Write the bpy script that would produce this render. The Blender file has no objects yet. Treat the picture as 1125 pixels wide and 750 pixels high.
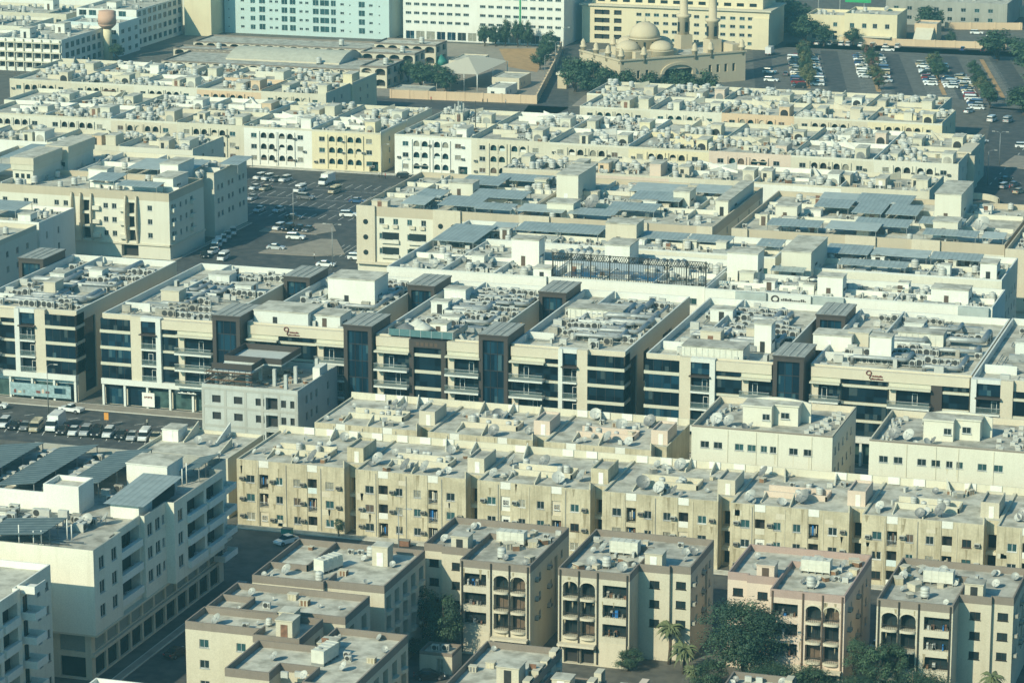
import bpy, math, random
from mathutils import Vector, Matrix
R = random.Random(7)
PI = math.pi
scene = bpy.context.scene
COL = scene.collection

# ---------------------------------------------------------------- materials
MATS = {}
def _nodes(name):
    m = bpy.data.materials.new(name); m.use_nodes = True
    nt = m.node_tree; b = nt.nodes['Principled BSDF']
    return m, nt, b
def _noise(nt, scale, detail=4, vec=None, rough=.6):
    n = nt.nodes.new('ShaderNodeTexNoise'); n.inputs['Scale'].default_value = scale
    n.inputs['Detail'].default_value = detail; n.inputs['Roughness'].default_value = rough
    if vec is not None: nt.links.new(vec, n.inputs['Vector'])
    return n
def _ramp(nt, src, a, b):
    r = nt.nodes.new('ShaderNodeMapRange'); nt.links.new(src, r.inputs[0])
    r.inputs[1].default_value = a; r.inputs[2].default_value = b
    return r.outputs[0]
def _mix(nt, fac, A, B, mode='MIX'):
    m = nt.nodes.new('ShaderNodeMix'); m.data_type = 'RGBA'; m.blend_type = mode
    for sock, v in ((m.inputs[0], fac), (m.inputs[6], A), (m.inputs[7], B)):
        if isinstance(v, (int, float)): sock.default_value = v
        elif isinstance(v, tuple): sock.default_value = (*v, 1)
        else: nt.links.new(v, sock)
    return m.outputs[2]
def _map(nt, pos, sc):
    m = nt.nodes.new('ShaderNodeMapping'); m.inputs['Scale'].default_value = sc
    nt.links.new(pos, m.inputs['Vector']); return m.outputs[0]
def weathered(name, c, dirt=None, amt=.35, streak=.3, rough=.88, fine=6., big=.12):
    """painted or rendered surface: blotches, rain streaks, fine grain, all with a shape of their own"""
    if name in MATS: return MATS[name]
    m, nt, b = _nodes(name)
    pos = nt.nodes.new('ShaderNodeNewGeometry').outputs['Position']
    d = dirt or tuple(x*.55 for x in c)
    n1 = _noise(nt, big if big != .12 or streak else .38, 6, pos); f1 = _ramp(nt, n1.outputs[0], .42, .75 if streak else .64)
    k = nt.nodes.new('ShaderNodeMath'); k.operation = 'MULTIPLY'; k.inputs[1].default_value = amt; nt.links.new(f1, k.inputs[0])
    col = _mix(nt, k.outputs[0], c, d)
    if streak:
        n2 = _noise(nt, 1., 5, _map(nt, pos, (1.1, 1.1, .09))); f2 = _ramp(nt, n2.outputs[0], .5, .78)
        k2 = nt.nodes.new('ShaderNodeMath'); k2.operation = 'MULTIPLY'; k2.inputs[1].default_value = streak; nt.links.new(f2, k2.inputs[0])
        col = _mix(nt, k2.outputs[0], col, d)
        if streak > .5:
            n4 = _noise(nt, 1., 3, _map(nt, pos, (4.,4.,.16))); k4 = nt.nodes.new('ShaderNodeMath'); k4.operation = 'MULTIPLY'; k4.inputs[1].default_value = .6; nt.links.new(_ramp(nt, n4.outputs[0], .56, .74), k4.inputs[0])
            col = _mix(nt, k4.outputs[0], col, tuple(x*.7 for x in d))
    n3 = _noise(nt, fine, 3, pos); f3 = _ramp(nt, n3.outputs[0], .25, .75)
    g = nt.nodes.new('ShaderNodeMapRange'); nt.links.new(f3, g.inputs[0]); g.inputs[3].default_value = .86; g.inputs[4].default_value = 1.1
    vm = nt.nodes.new('ShaderNodeVectorMath'); vm.operation = 'SCALE'; nt.links.new(col, vm.inputs[0]); nt.links.new(g.outputs[0], vm.inputs['Scale'])
    nt.links.new(vm.outputs[0], b.inputs['Base Color'])
    b.inputs['Roughness'].default_value = rough
    MATS[name] = m; return m
def plain(name, c, rough=.5, metal=0., var=.12, coat=0., scale=1.5):
    if name in MATS: return MATS[name]
    m, nt, b = _nodes(name)
    pos = nt.nodes.new('ShaderNodeNewGeometry').outputs['Position']
    n = _noise(nt, scale, 4, pos)
    g = nt.nodes.new('ShaderNodeMapRange'); nt.links.new(n.outputs[0], g.inputs[0])
    g.inputs[1].default_value = .3; g.inputs[2].default_value = .7
    g.inputs[3].default_value = 1-var; g.inputs[4].default_value = 1+var
    vm = nt.nodes.new('ShaderNodeVectorMath'); vm.operation = 'SCALE'; vm.inputs[0].default_value = c; nt.links.new(g.outputs[0], vm.inputs['Scale'])
    nt.links.new(vm.outputs[0], b.inputs['Base Color'])
    b.inputs['Roughness'].default_value = rough; b.inputs['Metallic'].default_value = metal
    b.inputs['Coat Weight'].default_value = coat
    MATS[name] = m; return m
def corrugated(name, c, c2, pitch=.6, axis='X', rough=.55, metal=.2):
    if name in MATS: return MATS[name]
    m, nt, b = _nodes(name)
    tc = nt.nodes.new('ShaderNodeTexCoord').outputs['Object']
    w = nt.nodes.new('ShaderNodeTexWave'); w.bands_direction = axis; w.inputs['Scale'].default_value = .314/pitch
    w.inputs['Distortion'].default_value = 0; nt.links.new(tc, w.inputs['Vector'])
    pos = nt.nodes.new('ShaderNodeNewGeometry').outputs['Position']
    n = _noise(nt, .5, 5, pos)
    col = _mix(nt, _ramp(nt, w.outputs['Fac'], .75, .95), c, c2)
    col = _mix(nt, _ramp(nt, n.outputs[0], .45, .9), col, tuple(x*.55 for x in c))
    nt.links.new(col, b.inputs['Base Color']); b.inputs['Roughness'].default_value = rough; b.inputs['Metallic'].default_value = metal
    bp = nt.nodes.new('ShaderNodeBump'); bp.inputs['Strength'].default_value = .4; bp.inputs['Distance'].default_value = .05
    nt.links.new(w.outputs['Fac'], bp.inputs['Height']); nt.links.new(bp.outputs[0], b.inputs['Normal'])
    MATS[name] = m; return m
def glass(name, c, rough=.08, var=.35, scale=.35):
    m = plain(name, c, rough, 0., var, 0., scale); m.node_tree.nodes['Principled BSDF'].inputs['Specular IOR Level'].default_value = .22; return m

cream   = weathered('cream_paint', (.62,.58,.46), (.36,.32,.22), .3, .3)
pale    = weathered('pale_paint', (.66,.635,.53), (.46,.43,.33), .25, .25)
white   = weathered('white_paint', (.74,.735,.67), (.5,.47,.38), .25, .22)
beige   = weathered('beige_stained_paint', (.56,.50,.36), (.28,.235,.145), .65, .75, .9, 4., .3)
beige2  = weathered('beige_roof_wall', (.62,.57,.44), (.38,.34,.24), .5, .45)
tan     = weathered('tan_paint', (.56,.51,.40), (.32,.275,.19), .3, .3)
tanl    = weathered('light_tan_paint', (.60,.54,.42), (.4,.34,.23), .3, .3)
pinkp   = weathered('pink_beige_paint', (.64,.52,.42), (.42,.32,.25), .3, .25)
brownb  = weathered('brown_band', (.235,.195,.16), (.14,.115,.095), .4, .3)
pinkb   = weathered('pink_band', (.40,.29,.25), (.27,.18,.15), .4, .3)
peach   = weathered('peach_paint', (.64,.48,.32), (.36,.25,.15), .3, .3)
yellowp = weathered('yellow_cream_paint', (.70,.62,.42), (.45,.38,.25), .3, .3)
greyw   = weathered('grey_concrete', (.36,.36,.32), (.2,.2,.17), .5, .5)
bluewh  = weathered('blue_white_paint', (.62,.70,.68), (.38,.44,.43), .25, .2)
hotelp  = weathered('hotel_cream', (.70,.61,.42), (.45,.38,.26), .25, .2)
mosqp   = weathered('mosque_stone', (.57,.475,.33), (.42,.35,.24), .3, .25)
roofp   = weathered('pale_roof', (.56,.535,.45), (.27,.25,.20), .85, 0, .92, 1.2)
roofg   = weathered('grey_roof', (.47,.45,.385), (.22,.205,.17), .85, 0, .92, 1.2)
roofd   = weathered('dusty_roof', (.54,.515,.435), (.27,.25,.2), .9, 0, .92, 1.2)
asphalt = weathered('asphalt', (.045,.048,.05), (.10,.098,.09), .8, 0, .85, 1.)
asphalt2= weathered('pale_asphalt', (.14,.135,.12), (.08,.078,.07), .9, 0, .9, .8)
ground_m= weathered('city_ground', (.13,.12,.10), (.07,.066,.058), .9, 0, .95, .5)
paving  = weathered('paving', (.30,.26,.21), (.2,.17,.14), .6, 0, .9, 2.)
kerbm   = plain('kerb', (.5,.48,.42), .9)
sandm   = weathered('sand', (.44,.27,.12), (.30,.18,.08), .7, 0, .97, .8)
markm   = plain('road_paint', (.62,.61,.56), .8, 0, .3)
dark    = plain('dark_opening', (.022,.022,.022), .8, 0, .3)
rail    = plain('dark_railing', (.045,.04,.035), .5, .3)
alu     = plain('aluminium', (.55,.56,.55), .4, .4)
wframe  = plain('white_frame', (.72,.72,.68), .5)
bframe  = plain('brown_frame', (.10,.065,.045), .5)
winA    = glass('window_glass_dark', (.02,.03,.033))
winB    = glass('window_glass_teal', (.03,.075,.08))
winC    = plain('window_curtain', (.26,.25,.2), .35, 0, .3)
winD    = plain('window_brown_blind', (.12,.085,.06), .4, 0, .3)
def paneglass(name, c, c2, c3, pw=1.5, ph=3.2):
    """glazing whose panes differ: blinds half drawn, lit-through or dark rooms, one value per pane"""
    m, nt, b = _nodes(name)
    pos = nt.nodes.new('ShaderNodeNewGeometry').outputs['Position']
    s = nt.nodes.new('ShaderNodeVectorMath'); s.operation = 'SNAP'; s.inputs[1].default_value = (pw, pw*3, ph); nt.links.new(pos, s.inputs[0])
    wn = nt.nodes.new('ShaderNodeTexWhiteNoise'); wn.noise_dimensions = '3D'; nt.links.new(s.outputs[0], wn.inputs['Vector'])
    col = _mix(nt, _ramp(nt, wn.outputs['Value'], .35, .8), c, c2)
    s2 = nt.nodes.new('ShaderNodeVectorMath'); s2.operation = 'SNAP'; s2.inputs[1].default_value = (pw*.5, pw*3, ph*.5); nt.links.new(pos, s2.inputs[0])
    w2 = nt.nodes.new('ShaderNodeTexWhiteNoise'); nt.links.new(s2.outputs[0], w2.inputs['Vector'])
    col = _mix(nt, _ramp(nt, w2.outputs['Value'], .90, .93), col, c3)
    nt.links.new(col, b.inputs['Base Color']); b.inputs['Roughness'].default_value = .06; b.inputs['Specular IOR Level'].default_value = .2
    n = _noise(nt, .4, 2, pos); bp = nt.nodes.new('ShaderNodeBump'); bp.inputs['Strength'].default_value = .08; bp.inputs['Distance'].default_value = .3
    nt.links.new(n.outputs[0], bp.inputs['Height']); nt.links.new(bp.outputs[0], b.inputs['Normal'])
    MATS[name] = m; return m
offg    = paneglass('office_glass', (.004,.009,.015), (.010,.026,.040), (.045,.065,.07))
offg2   = paneglass('office_glass_blue', (.006,.018,.032), (.012,.045,.075), (.05,.10,.12), 1.4, 3.2)
stainm  = weathered('drip_stain', (.33,.28,.18), (.24,.20,.13), .6, .4)
stainl  = weathered('pale_patch', (.60,.55,.42), (.42,.37,.26), .4, .4)
shopg   = glass('shop_glass', (.05,.09,.085), .1, .5, .6)
railg   = glass('rail_glass', (.10,.14,.14), .12, .25, .3)
railg.node_tree.nodes['Principled BSDF'].inputs['Alpha'].default_value = .55
spandrel= weathered('spandrel_cream', (.56,.54,.43), (.38,.36,.28), .25, .15)
offw    = weathered('office_white', (.66,.67,.62), (.42,.42,.38), .25, .2)
offb    = weathered('office_beige', (.60,.54,.42), (.40,.35,.26), .25, .2)
portal  = weathered('portal_brown', (.055,.043,.037), (.03,.025,.022), .3, .2, .6)
portalr = corrugated('portal_roof', (.33,.33,.29), (.43,.43,.38), 1.1, 'X', .6, 0.)
shed    = corrugated('shed_roof', (.10,.135,.135), (.27,.31,.29), 1.3, 'Y', .55, .1)
shedx   = corrugated('shed_roof_seam', (.375,.425,.405), (.30,.345,.33), 1., 'X', .5, .2)
slategr = weathered('slate_grey_sheet', (.40,.445,.425), (.27,.305,.295), .4, 0, .55, 1.)
vaultm  = weathered('vault_sheet', (.52,.50,.40), (.38,.36,.28), .35, 0, .6, .8)
tentm   = plain('tent_fabric', (.60,.54,.42), .7, 0, .06)
duct    = plain('duct_metal', (.33,.345,.34), .5, .25, .2)
acm     = plain('condenser_paint', (.47,.47,.43), .55, 0, .12)
acold   = plain('old_condenser_paint', (.33,.31,.26), .6, 0, .25)
grille  = plain('fan_grille', (.035,.035,.035), .6)
tankm   = plain('tank_white', (.50,.50,.46), .45, 0, .08)
panelt  = plain('panel_tank_grp', (.60,.59,.51), .6, 0, .1)
dishm   = plain('dish_grey', (.34,.345,.32), .5, .1, .12)
dishd   = plain('dish_dark', (.22,.22,.21), .5, .2, .2)
steel   = plain('galvanised_steel', (.30,.31,.30), .5, .5)
wood    = plain('wood_board', (.20,.11,.06), .8, 0, .35)
rust    = plain('rusty_metal', (.20,.10,.06), .8, 0, .4)
blueb   = plain('blue_plastic', (.03,.16,.42), .4)
orange  = plain('orange_sheet', (.62,.27,.04), .6)
greent  = plain('green_tent', (.04,.22,.18), .6)
redm    = plain('red_plastic', (.5,.05,.04), .5)
clay    = weathered('clay_tower', (.58,.36,.26), (.4,.25,.18), .3, .2)
bark    = plain('bark', (.09,.065,.045), .95, 0, .35, 0, 4)
leafA   = plain('leaf_dark', (.020,.050,.028), .75, 0, .5, 0, .9)
leafB   = plain('leaf_mid', (.045,.085,.040), .75, 0, .45, 0, .9)
leafC   = plain('leaf_yellow', (.14,.14,.055), .75, 0, .35, 0, .9)
leafR   = plain('leaf_rust', (.16,.075,.045), .75, 0, .35, 0, .9)
palmm   = plain('palm_leaf', (.11,.13,.055), .7, 0, .35, 0, 2)
tyre    = plain('tyre', (.02,.02,.02), .8)
rimm    = plain('rim', (.4,.4,.4), .3, .8)
carglass= glass('car_glass', (.015,.02,.022), .05, .2, 1)
lampm   = plain('car_lamp', (.7,.7,.68), .2)
tailm   = plain('tail_lamp', (.35,.02,.02), .3)
skinm   = plain('skin', (.28,.16,.1), .6)
signr   = plain('sign_maroon', (.17,.045,.035), .5)
signg   = plain('sign_letters_pale', (.72,.72,.66), .5)
signgreen = plain('sign_green', (.03,.34,.12), .5)
paintd  = {k: plain('car_paint_'+k, c, .25, .1, .04, .6) for k, c in dict(white=(.78,.78,.76), silver=(.46,.47,.47), grey=(.16,.165,.17), black=(.018,.018,.02), red=(.25,.02,.02), blue=(.03,.07,.17), beige=(.48,.41,.28)).items()}

# ---------------------------------------------------------------- mesh builder
class MB:
    def __init__(s): s.v = []; s.f = []; s.m = []; s.sm = []
    def face(s, pts, m=0, sm=False):
        i = len(s.v); s.v += [tuple(p) for p in pts]; s.f.append(tuple(range(i, i+len(pts)))); s.m.append(m); s.sm.append(sm)
    def face_(s, pts, m=0): s.face(pts, m); return s
    def box(s, x0, y0, z0, x1, y1, z1, m=0, top=None):
        i = len(s.v)
        s.v += [(x0,y0,z0),(x1,y0,z0),(x1,y1,z0),(x0,y1,z0),(x0,y0,z1),(x1,y0,z1),(x1,y1,z1),(x0,y1,z1)]
        for q in ((0,3,2,1),(4,5,6,7),(0,1,5,4),(1,2,6,5),(2,3,7,6),(3,0,4,7)):
            s.f.append(tuple(i+k for k in q)); s.m.append(top if (top is not None and q[0] == 4) else m); s.sm.append(False)
        return s
    def prism(s, poly, z0, z1, m=0, mt=None, bottom=False):
        n = len(poly); i = len(s.v)
        s.v += [(x,y,z0) for x,y in poly] + [(x,y,z1) for x,y in poly]
        for k in range(n):
            j = (k+1) % n; s.f.append((i+k,i+j,i+n+j,i+n+k)); s.m.append(m); s.sm.append(False)
        s.f.append(tuple(range(i+n, i+2*n))); s.m.append(m if mt is None else mt); s.sm.append(False)
        if bottom: s.f.append(tuple(reversed(range(i, i+n)))); s.m.append(m); s.sm.append(False)
        return s
    def lathe(s, prof, cx=0, cy=0, n=12, m=0, ax=None, cap=True):
        """prof: (r,z) bottom to top, round a vertical axis"""
        i = len(s.v)
        for r, z in prof:
            for k in range(n):
                a = 2*PI*k/n; s.v.append((cx+r*math.cos(a), cy+r*math.sin(a), z))
        for p in range(len(prof)-1):
            for k in range(n):
                j = (k+1) % n; s.f.append((i+p*n+k, i+p*n+j, i+(p+1)*n+j, i+(p+1)*n+k)); s.m.append(m); s.sm.append(True)
        if cap:
            s.f.append(tuple(i+(len(prof)-1)*n+k for k in range(n))); s.m.append(m); s.sm.append(False)
            s.f.append(tuple(i+k for k in reversed(range(n)))); s.m.append(m); s.sm.append(False)
        return s
    def tube(s, path, r, n=6, m=0, rs=None, sm=True):
        P = [Vector(p) for p in path]; i = len(s.v); up0 = Vector((.12,.31,1)).normalized()
        for k, p in enumerate(P):
            d = (P[min(k+1,len(P)-1)]-P[max(k-1,0)]).normalized()
            a = d.cross(up0)
            if a.length < 1e-3: a = d.cross(Vector((1,0,0)))
            a.normalize(); b = d.cross(a); rr = rs[k] if rs else r
            for q in range(n):
                t = 2*PI*(q+.5)/n; v = p + a*(rr*math.cos(t)) + b*(rr*math.sin(t)); s.v.append(tuple(v))
        for k in range(len(P)-1):
            for q in range(n):
                j = (q+1) % n; s.f.append((i+k*n+q, i+(k+1)*n+q, i+(k+1)*n+j, i+k*n+j)); s.m.append(m); s.sm.append(sm)
        s.f.append(tuple(i+q for q in range(n))); s.m.append(m); s.sm.append(False)
        s.f.append(tuple(i+(len(P)-1)*n+q for q in reversed(range(n)))); s.m.append(m); s.sm.append(False)
        return s
    def dome(s, cx, cy, z, r, h, n=20, m=0, k=7, bulge=1.):
        return s.lathe([(r*math.cos(PI/2*t/k)**bulge if t < k else .01, z+h*math.sin(PI/2*t/k)) for t in range(k+1)], cx, cy, n, m)
    def wall(s, o, u, n, W, z0, z1, holes=(), m=0, mr=None):
        """one facade plane with real openings; holes: (u0,z0,u1,z1,depth,back material or None)"""
        mr = m if mr is None else mr
        def P(a, d, z): return (o[0]+u[0]*a-n[0]*d, o[1]+u[1]*a-n[1]*d, z)
        zs = sorted({z0, z1, *[h[1] for h in holes], *[h[3] for h in holes]})
        zs = [z for z in zs if z0-1e-6 <= z <= z1+1e-6]
        for za, zb in zip(zs, zs[1:]):
            if zb-za < 1e-5: continue
            iv = sorted((h[0], h[2]) for h in holes if h[1] < zb-1e-5 and h[3] > za+1e-5)
            a = 0
            for b0, b1 in iv + [(W, W)]:
                if b0 > a+1e-5: s.face([P(a,0,za),P(b0,0,za),P(b0,0,zb),P(a,0,zb)], m)
                a = max(a, b1)
        for h in holes:
            a, za, b, zb, d, bk = h[:6]
            s.face([P(a,0,za),P(b,0,za),P(b,d,za),P(a,d,za)], mr)
            s.face([P(a,d,zb),P(b,d,zb),P(b,0,zb),P(a,0,zb)], mr)
            s.face([P(a,0,za),P(a,d,za),P(a,d,zb),P(a,0,zb)], mr)
            s.face([P(b,d,za),P(b,0,za),P(b,0,zb),P(b,d,zb)], mr)
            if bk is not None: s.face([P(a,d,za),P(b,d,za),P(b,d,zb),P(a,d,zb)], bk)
        return s
    def mesh(s, name, mats):
        me = bpy.data.meshes.new(name); me.from_pydata(s.v, [], s.f)
        for m in mats: me.materials.append(m)
        me.polygons.foreach_set('material_index', s.m); me.polygons.foreach_set('use_smooth', s.sm)
        me.update(); return me
    def build(s, name, mats, parent=None, loc=(0,0,0), rz=0):
        if not isinstance(mats, (list, tuple)): mats = [mats]
        return link(name, s.mesh(name, mats), parent, loc, rz)
def link(name, me, parent=None, loc=(0,0,0), rz=0):
    o = bpy.data.objects.new(name, me); COL.objects.link(o); o.location = loc; o.rotation_euler = (0,0,rz)
    if parent is not None: o.parent = parent
    return o
def tag(o, label, cat, group=None, kind=None):
    o['label'] = label; o['category'] = cat
    if group: o['group'] = group
    if kind: o['kind'] = kind
    return o
def thing(name, label, cat, x=0, y=0, z=0, rz=0, group=None):
    o = link(name, None, None, (x,y,z), rz); o.empty_display_size = .5
    return tag(o, label, cat, group)
def structure(name, mb, mats):
    o = mb.build(name, mats); o['kind'] = 'structure'; return o

# ---------------------------------------------------------------- windows
WC = {}
def win_mesh(w, h, style, fr, pn, far):
    key = (round(w,2), round(h,2), style, fr.name, pn.name, far)
    if key in WC: return WC[key]
    f = MB(); t = .07; y0, y1 = -.04, .05
    if style != 'bare':
        f.box(-.08,-.22,-.09,w+.08,y1,0)
        f.box(0,y0,0,t,y1,h); f.box(w-t,y0,0,w,y1,h); f.box(t,y0,0,w-t,y1,t); f.box(t,y0,h-t,w-t,y1,h)
        k = {'two':1,'three':2,'one':0,'four':3,'strip':max(1,int(w/1.6))}.get(style, 1)
        for i in range(k):
            x = w*(i+1)/(k+1); f.box(x-.03,y0,t,x+.03,y1,h-t)
    p = MB(); p.face([(0,.02,0),(w,.02,0),(w,.02,h),(0,.02,h)])
    if far:
        for q in p.f: pass
        i = len(f.v); f.v += p.v; f.f.append(tuple(i+k for k in p.f[0])); f.m.append(1); f.sm.append(False)
        WC[key] = (f.mesh('window', [fr, pn]), None)
    else:
        WC[key] = (f.mesh('window', [fr]), p.mesh('pane', [pn]))
    return WC[key]
def window(parent, P, rz, w, h, style='two', fr=alu, pn=winA, far=True, name='window'):
    a, b = win_mesh(w, h, style, fr, pn, far)
    o = link(name, a, parent, P, rz)
    if b is not None: link('pane', b, o)
    return o
def anypane(): return R.choice((winA, winA, winA, winA, winB, winB, winC, winC, winD))

# ---------------------------------------------------------------- buildings
def inset(poly, t):
    n = len(poly); out = []
    for k in range(n):
        a, b, c = poly[k-1], poly[k], poly[(k+1) % n]
        def nin(p, q):
            dx, dy = q[0]-p[0], q[1]-p[1]; L = math.hypot(dx, dy); return (-dy/L, dx/L)
        n1, n2 = nin(a, b), nin(b, c)
        if abs(n1[0]*n2[0]+n1[1]*n2[1]) > .99: out.append((b[0]+n1[0]*t, b[1]+n1[1]*t)); continue
        k1 = t/(1+n1[0]*n2[0]+n1[1]*n2[1])
        out.append((b[0]+(n1[0]+n2[0])*k1, b[1]+(n1[1]+n2[1])*k1))
    return out
def rect(x0, y0, x1, y1): return [(x0,y0),(x1,y0),(x1,y1),(x0,y1)]
def edge(poly, k):
    a, b = poly[k], poly[(k+1) % len(poly)]; L = math.hypot(b[0]-a[0], b[1]-a[1])
    u = ((b[0]-a[0])/L, (b[1]-a[1])/L); return a, u, (u[1], -u[0]), L
def shell(root, poly, z0, z1, wallm, roofm=roofp, op=None, ph=1., t=.2, band=0, bandm=None, far=True, capm=None, dk=dark, fr=alu, wname='wall'):
    """outer walls with openings, roof deck, parapet. op: {edge: [dict(u,z,w,h,...)]}"""
    op = op or {}
    zt = z1-band
    w = MB()
    for k in range(len(poly)):
        o, u, n, L = edge(poly, k); holes = []
        for q in op.get(k, ()):
            d = q.get('d', .18); back = q.get('back')
            if q['u'] < .02 or q['u']+q['w'] > L-.02: continue
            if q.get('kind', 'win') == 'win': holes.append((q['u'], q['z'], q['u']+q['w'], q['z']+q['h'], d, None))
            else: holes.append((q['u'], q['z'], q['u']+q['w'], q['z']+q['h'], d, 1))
        w.wall(o, u, n, L, z0, zt, holes, 0, 0)
        rz = math.atan2(u[1], u[0])
        for q in op.get(k, ()):
            if q['u'] < .02 or q['u']+q['w'] > L-.02: continue
            if q.get('kind', 'win') == 'win':
                d = q.get('d', .18)-.05
                P = (o[0]+u[0]*q['u']-n[0]*d, o[1]+u[1]*q['u']-n[1]*d, q['z'])
                window(root, P, rz, q['w'], q['h'], q.get('style', 'two'), q.get('fr', fr), q.get('pn') or anypane(), far)
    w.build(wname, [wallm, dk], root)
    r = MB(); inn = inset(poly, t); zr = z1-ph
    n = len(poly)
    for k in range(n):
        j = (k+1) % n; a, b, c, d = poly[k], poly[j], inn[j], inn[k]
        r.face([(*a,z1),(*b,z1),(*c,z1),(*d,z1)], 1)
        r.face([(*d,zr),(*d,z1),(*c,z1),(*c,zr)], 1)
    r.face([(x,y,zr) for x,y in inn], 0)
    r.build('roof', [roofm, capm or bandm or wallm], root)
    if band:
        b = MB()
        for k in range(n):
            o, u, nn, L = edge(poly, k); b.wall(o, u, nn, L, zt, z1)
        b.build('parapet', [bandm], root)
    return zr
def grid(us, zs, w, h, **k): return [dict(u=u, z=z, w=w, h=h, **k) for u in us for z in zs]
def steps(a, b, n): return [a+(b-a)*i/max(1, n-1) for i in range(n)]
def hut(root, x0, y0, z0, x1, y1, z1, m, rm=roofp, door=None, name='stair_house', lip=.15):
    """small house on a roof: part of the building; door on one side"""
    b = MB(); b.box(x0,y0,z0,x1,y1,z1-lip,0); b.box(x0-.12,y0-.12,z1-lip,x1+.12,y1+.12,z1,0,1)
    o = b.build(name, [m, rm], root)
    if door:
        d = MB()
        c = (x0+x1)/2 if door[0] in 'fb' else (y0+y1)/2
        if len(door) > 1: c += float(door[1:])
        if door[0] == 'f': d.box(c-.5, y0-.06, z0, c+.5, y0+.02, z0+2.05)
        if door[0] == 'r': d.box(x1-.02, c-.5, z0, x1+.06, c+.5, z0+2.05)
        if door[0] == 'l': d.box(x0-.06, c-.5, z0, x0+.02, c+.5, z0+2.05)
        d.build('door', [R.choice((dark, bframe, rust, wframe))], o)
    return o
def partitions(root, segs, z0, h, m, t=.18, name='roof_wall', tops=None):
    for s_ in segs:
        x0, y0, x1, y1 = s_[:4]; hh = s_[4] if len(s_) > 4 else h
        b = MB(); b.box(min(x0,x1)-t/2, min(y0,y1)-t/2, z0, max(x0,x1)+t/2, max(y0,y1)+t/2, z0+hh); b.build(name, [m], root)
def wedge(root, x0, y0, x1, y1, z0, ha, hb, m, name='roof_wall', t=.18):
    """low wall whose top slopes from ha to hb"""
    b = MB(); dx, dy = x1-x0, y1-y0; L = math.hypot(dx, dy); nx, ny = -dy/L*t/2, dx/L*t/2
    A = [(x0+nx,y0+ny),(x0-nx,y0-ny),(x1-nx,y1-ny),(x1+nx,y1+ny)]
    lo = [(*p, z0) for p in A]; hi = [(*A[0],z0+ha),(*A[1],z0+ha),(*A[2],z0+hb),(*A[3],z0+hb)]
    b.face(hi); 
    for k in range(4): j = (k+1) % 4; b.face([lo[k],lo[j],hi[j],hi[k]])
    b.build(name, [m], root)

# ---------------------------------------------------------------- movable things, collected and placed at the end
def clumps(x0, y0, x1, y1, n=3):
    cs = [(R.uniform(x0,x1), R.uniform(y0,y1)) for _ in range(n)]
    def pick():
        c = R.choice(cs); return min(max(c[0]+R.gauss(0,2.5), x0), x1), min(max(c[1]+R.gauss(0,2.2), y0), y1)
    return pick
def stain(root, u, z, w, h, m=None, y=-.004):
    """a drip of dirt running down a front wall, ragged and tapering"""
    q = [R.uniform(.7,1.1) for _ in range(4)]
    MB().face_([(u-w*.5,y,z),(u-w*.28*q[0],y,z-h*.5),(u-w*.3,y,z-h*.8*q[1]),(u-w*.08,y,z-h),(u+w*.1,y,z-h*.7*q[2]),(u+w*.24,y,z-h*.85),(u+w*.3*q[3],y,z-h*.4),(u+w*.5,y,z)]).build('stain', [m or stainm], root)
def patch(root, u, z, w, h, y=-.004):
    MB().face_([(u,y,z),(u+w,y,z+R.uniform(-.06,.06)),(u+w*R.uniform(.94,1.05),y,z+h),(u+w*R.uniform(0,.08),y,z+h*R.uniform(.92,1.05))]).build('paint_patch', [R.choice((stainl,stainl,cream,tanl))], root)
PROPS = []
def put(kind, x, y, z, rz=None, label='', group=None, s=1., tilt=0.):
    if kind == 'satellite_dish': s *= .55
    PROPS.append((kind, x, y, z, R.uniform(0, 2*PI) if rz is None else rz, label, group, s, tilt))
def ordinal(k): return ('first','second','third','fourth','fifth','sixth','seventh','eighth','ninth','tenth')[k]
# ================================================================ front row of four storey villas blocks
def roof_ac(root, P, n, wallm=None):
    b = MB(); b.box(P[0]-.45, P[1]-.3, P[2], P[0]+.45, P[1]+.3, P[2]+.65); return b
AC_ME = {}
def wall_ac(root, P, rz, old=False):
    key = old
    if key not in AC_ME:
        b = MB(); b.box(-.42,-.62,0,.42,.04,.5,0); b.box(-.36,-.645,.05,.36,-.62,.45,1); b.box(-.5,-.5,-.08,-.44,0,.02,1); b.box(.44,-.5,-.08,.5,0,.02,1)
        AC_ME[key] = b.mesh('air_conditioner', [acold if old else acm, grille])
    return link('air_conditioner', AC_ME[key], root, P, rz)

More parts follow.
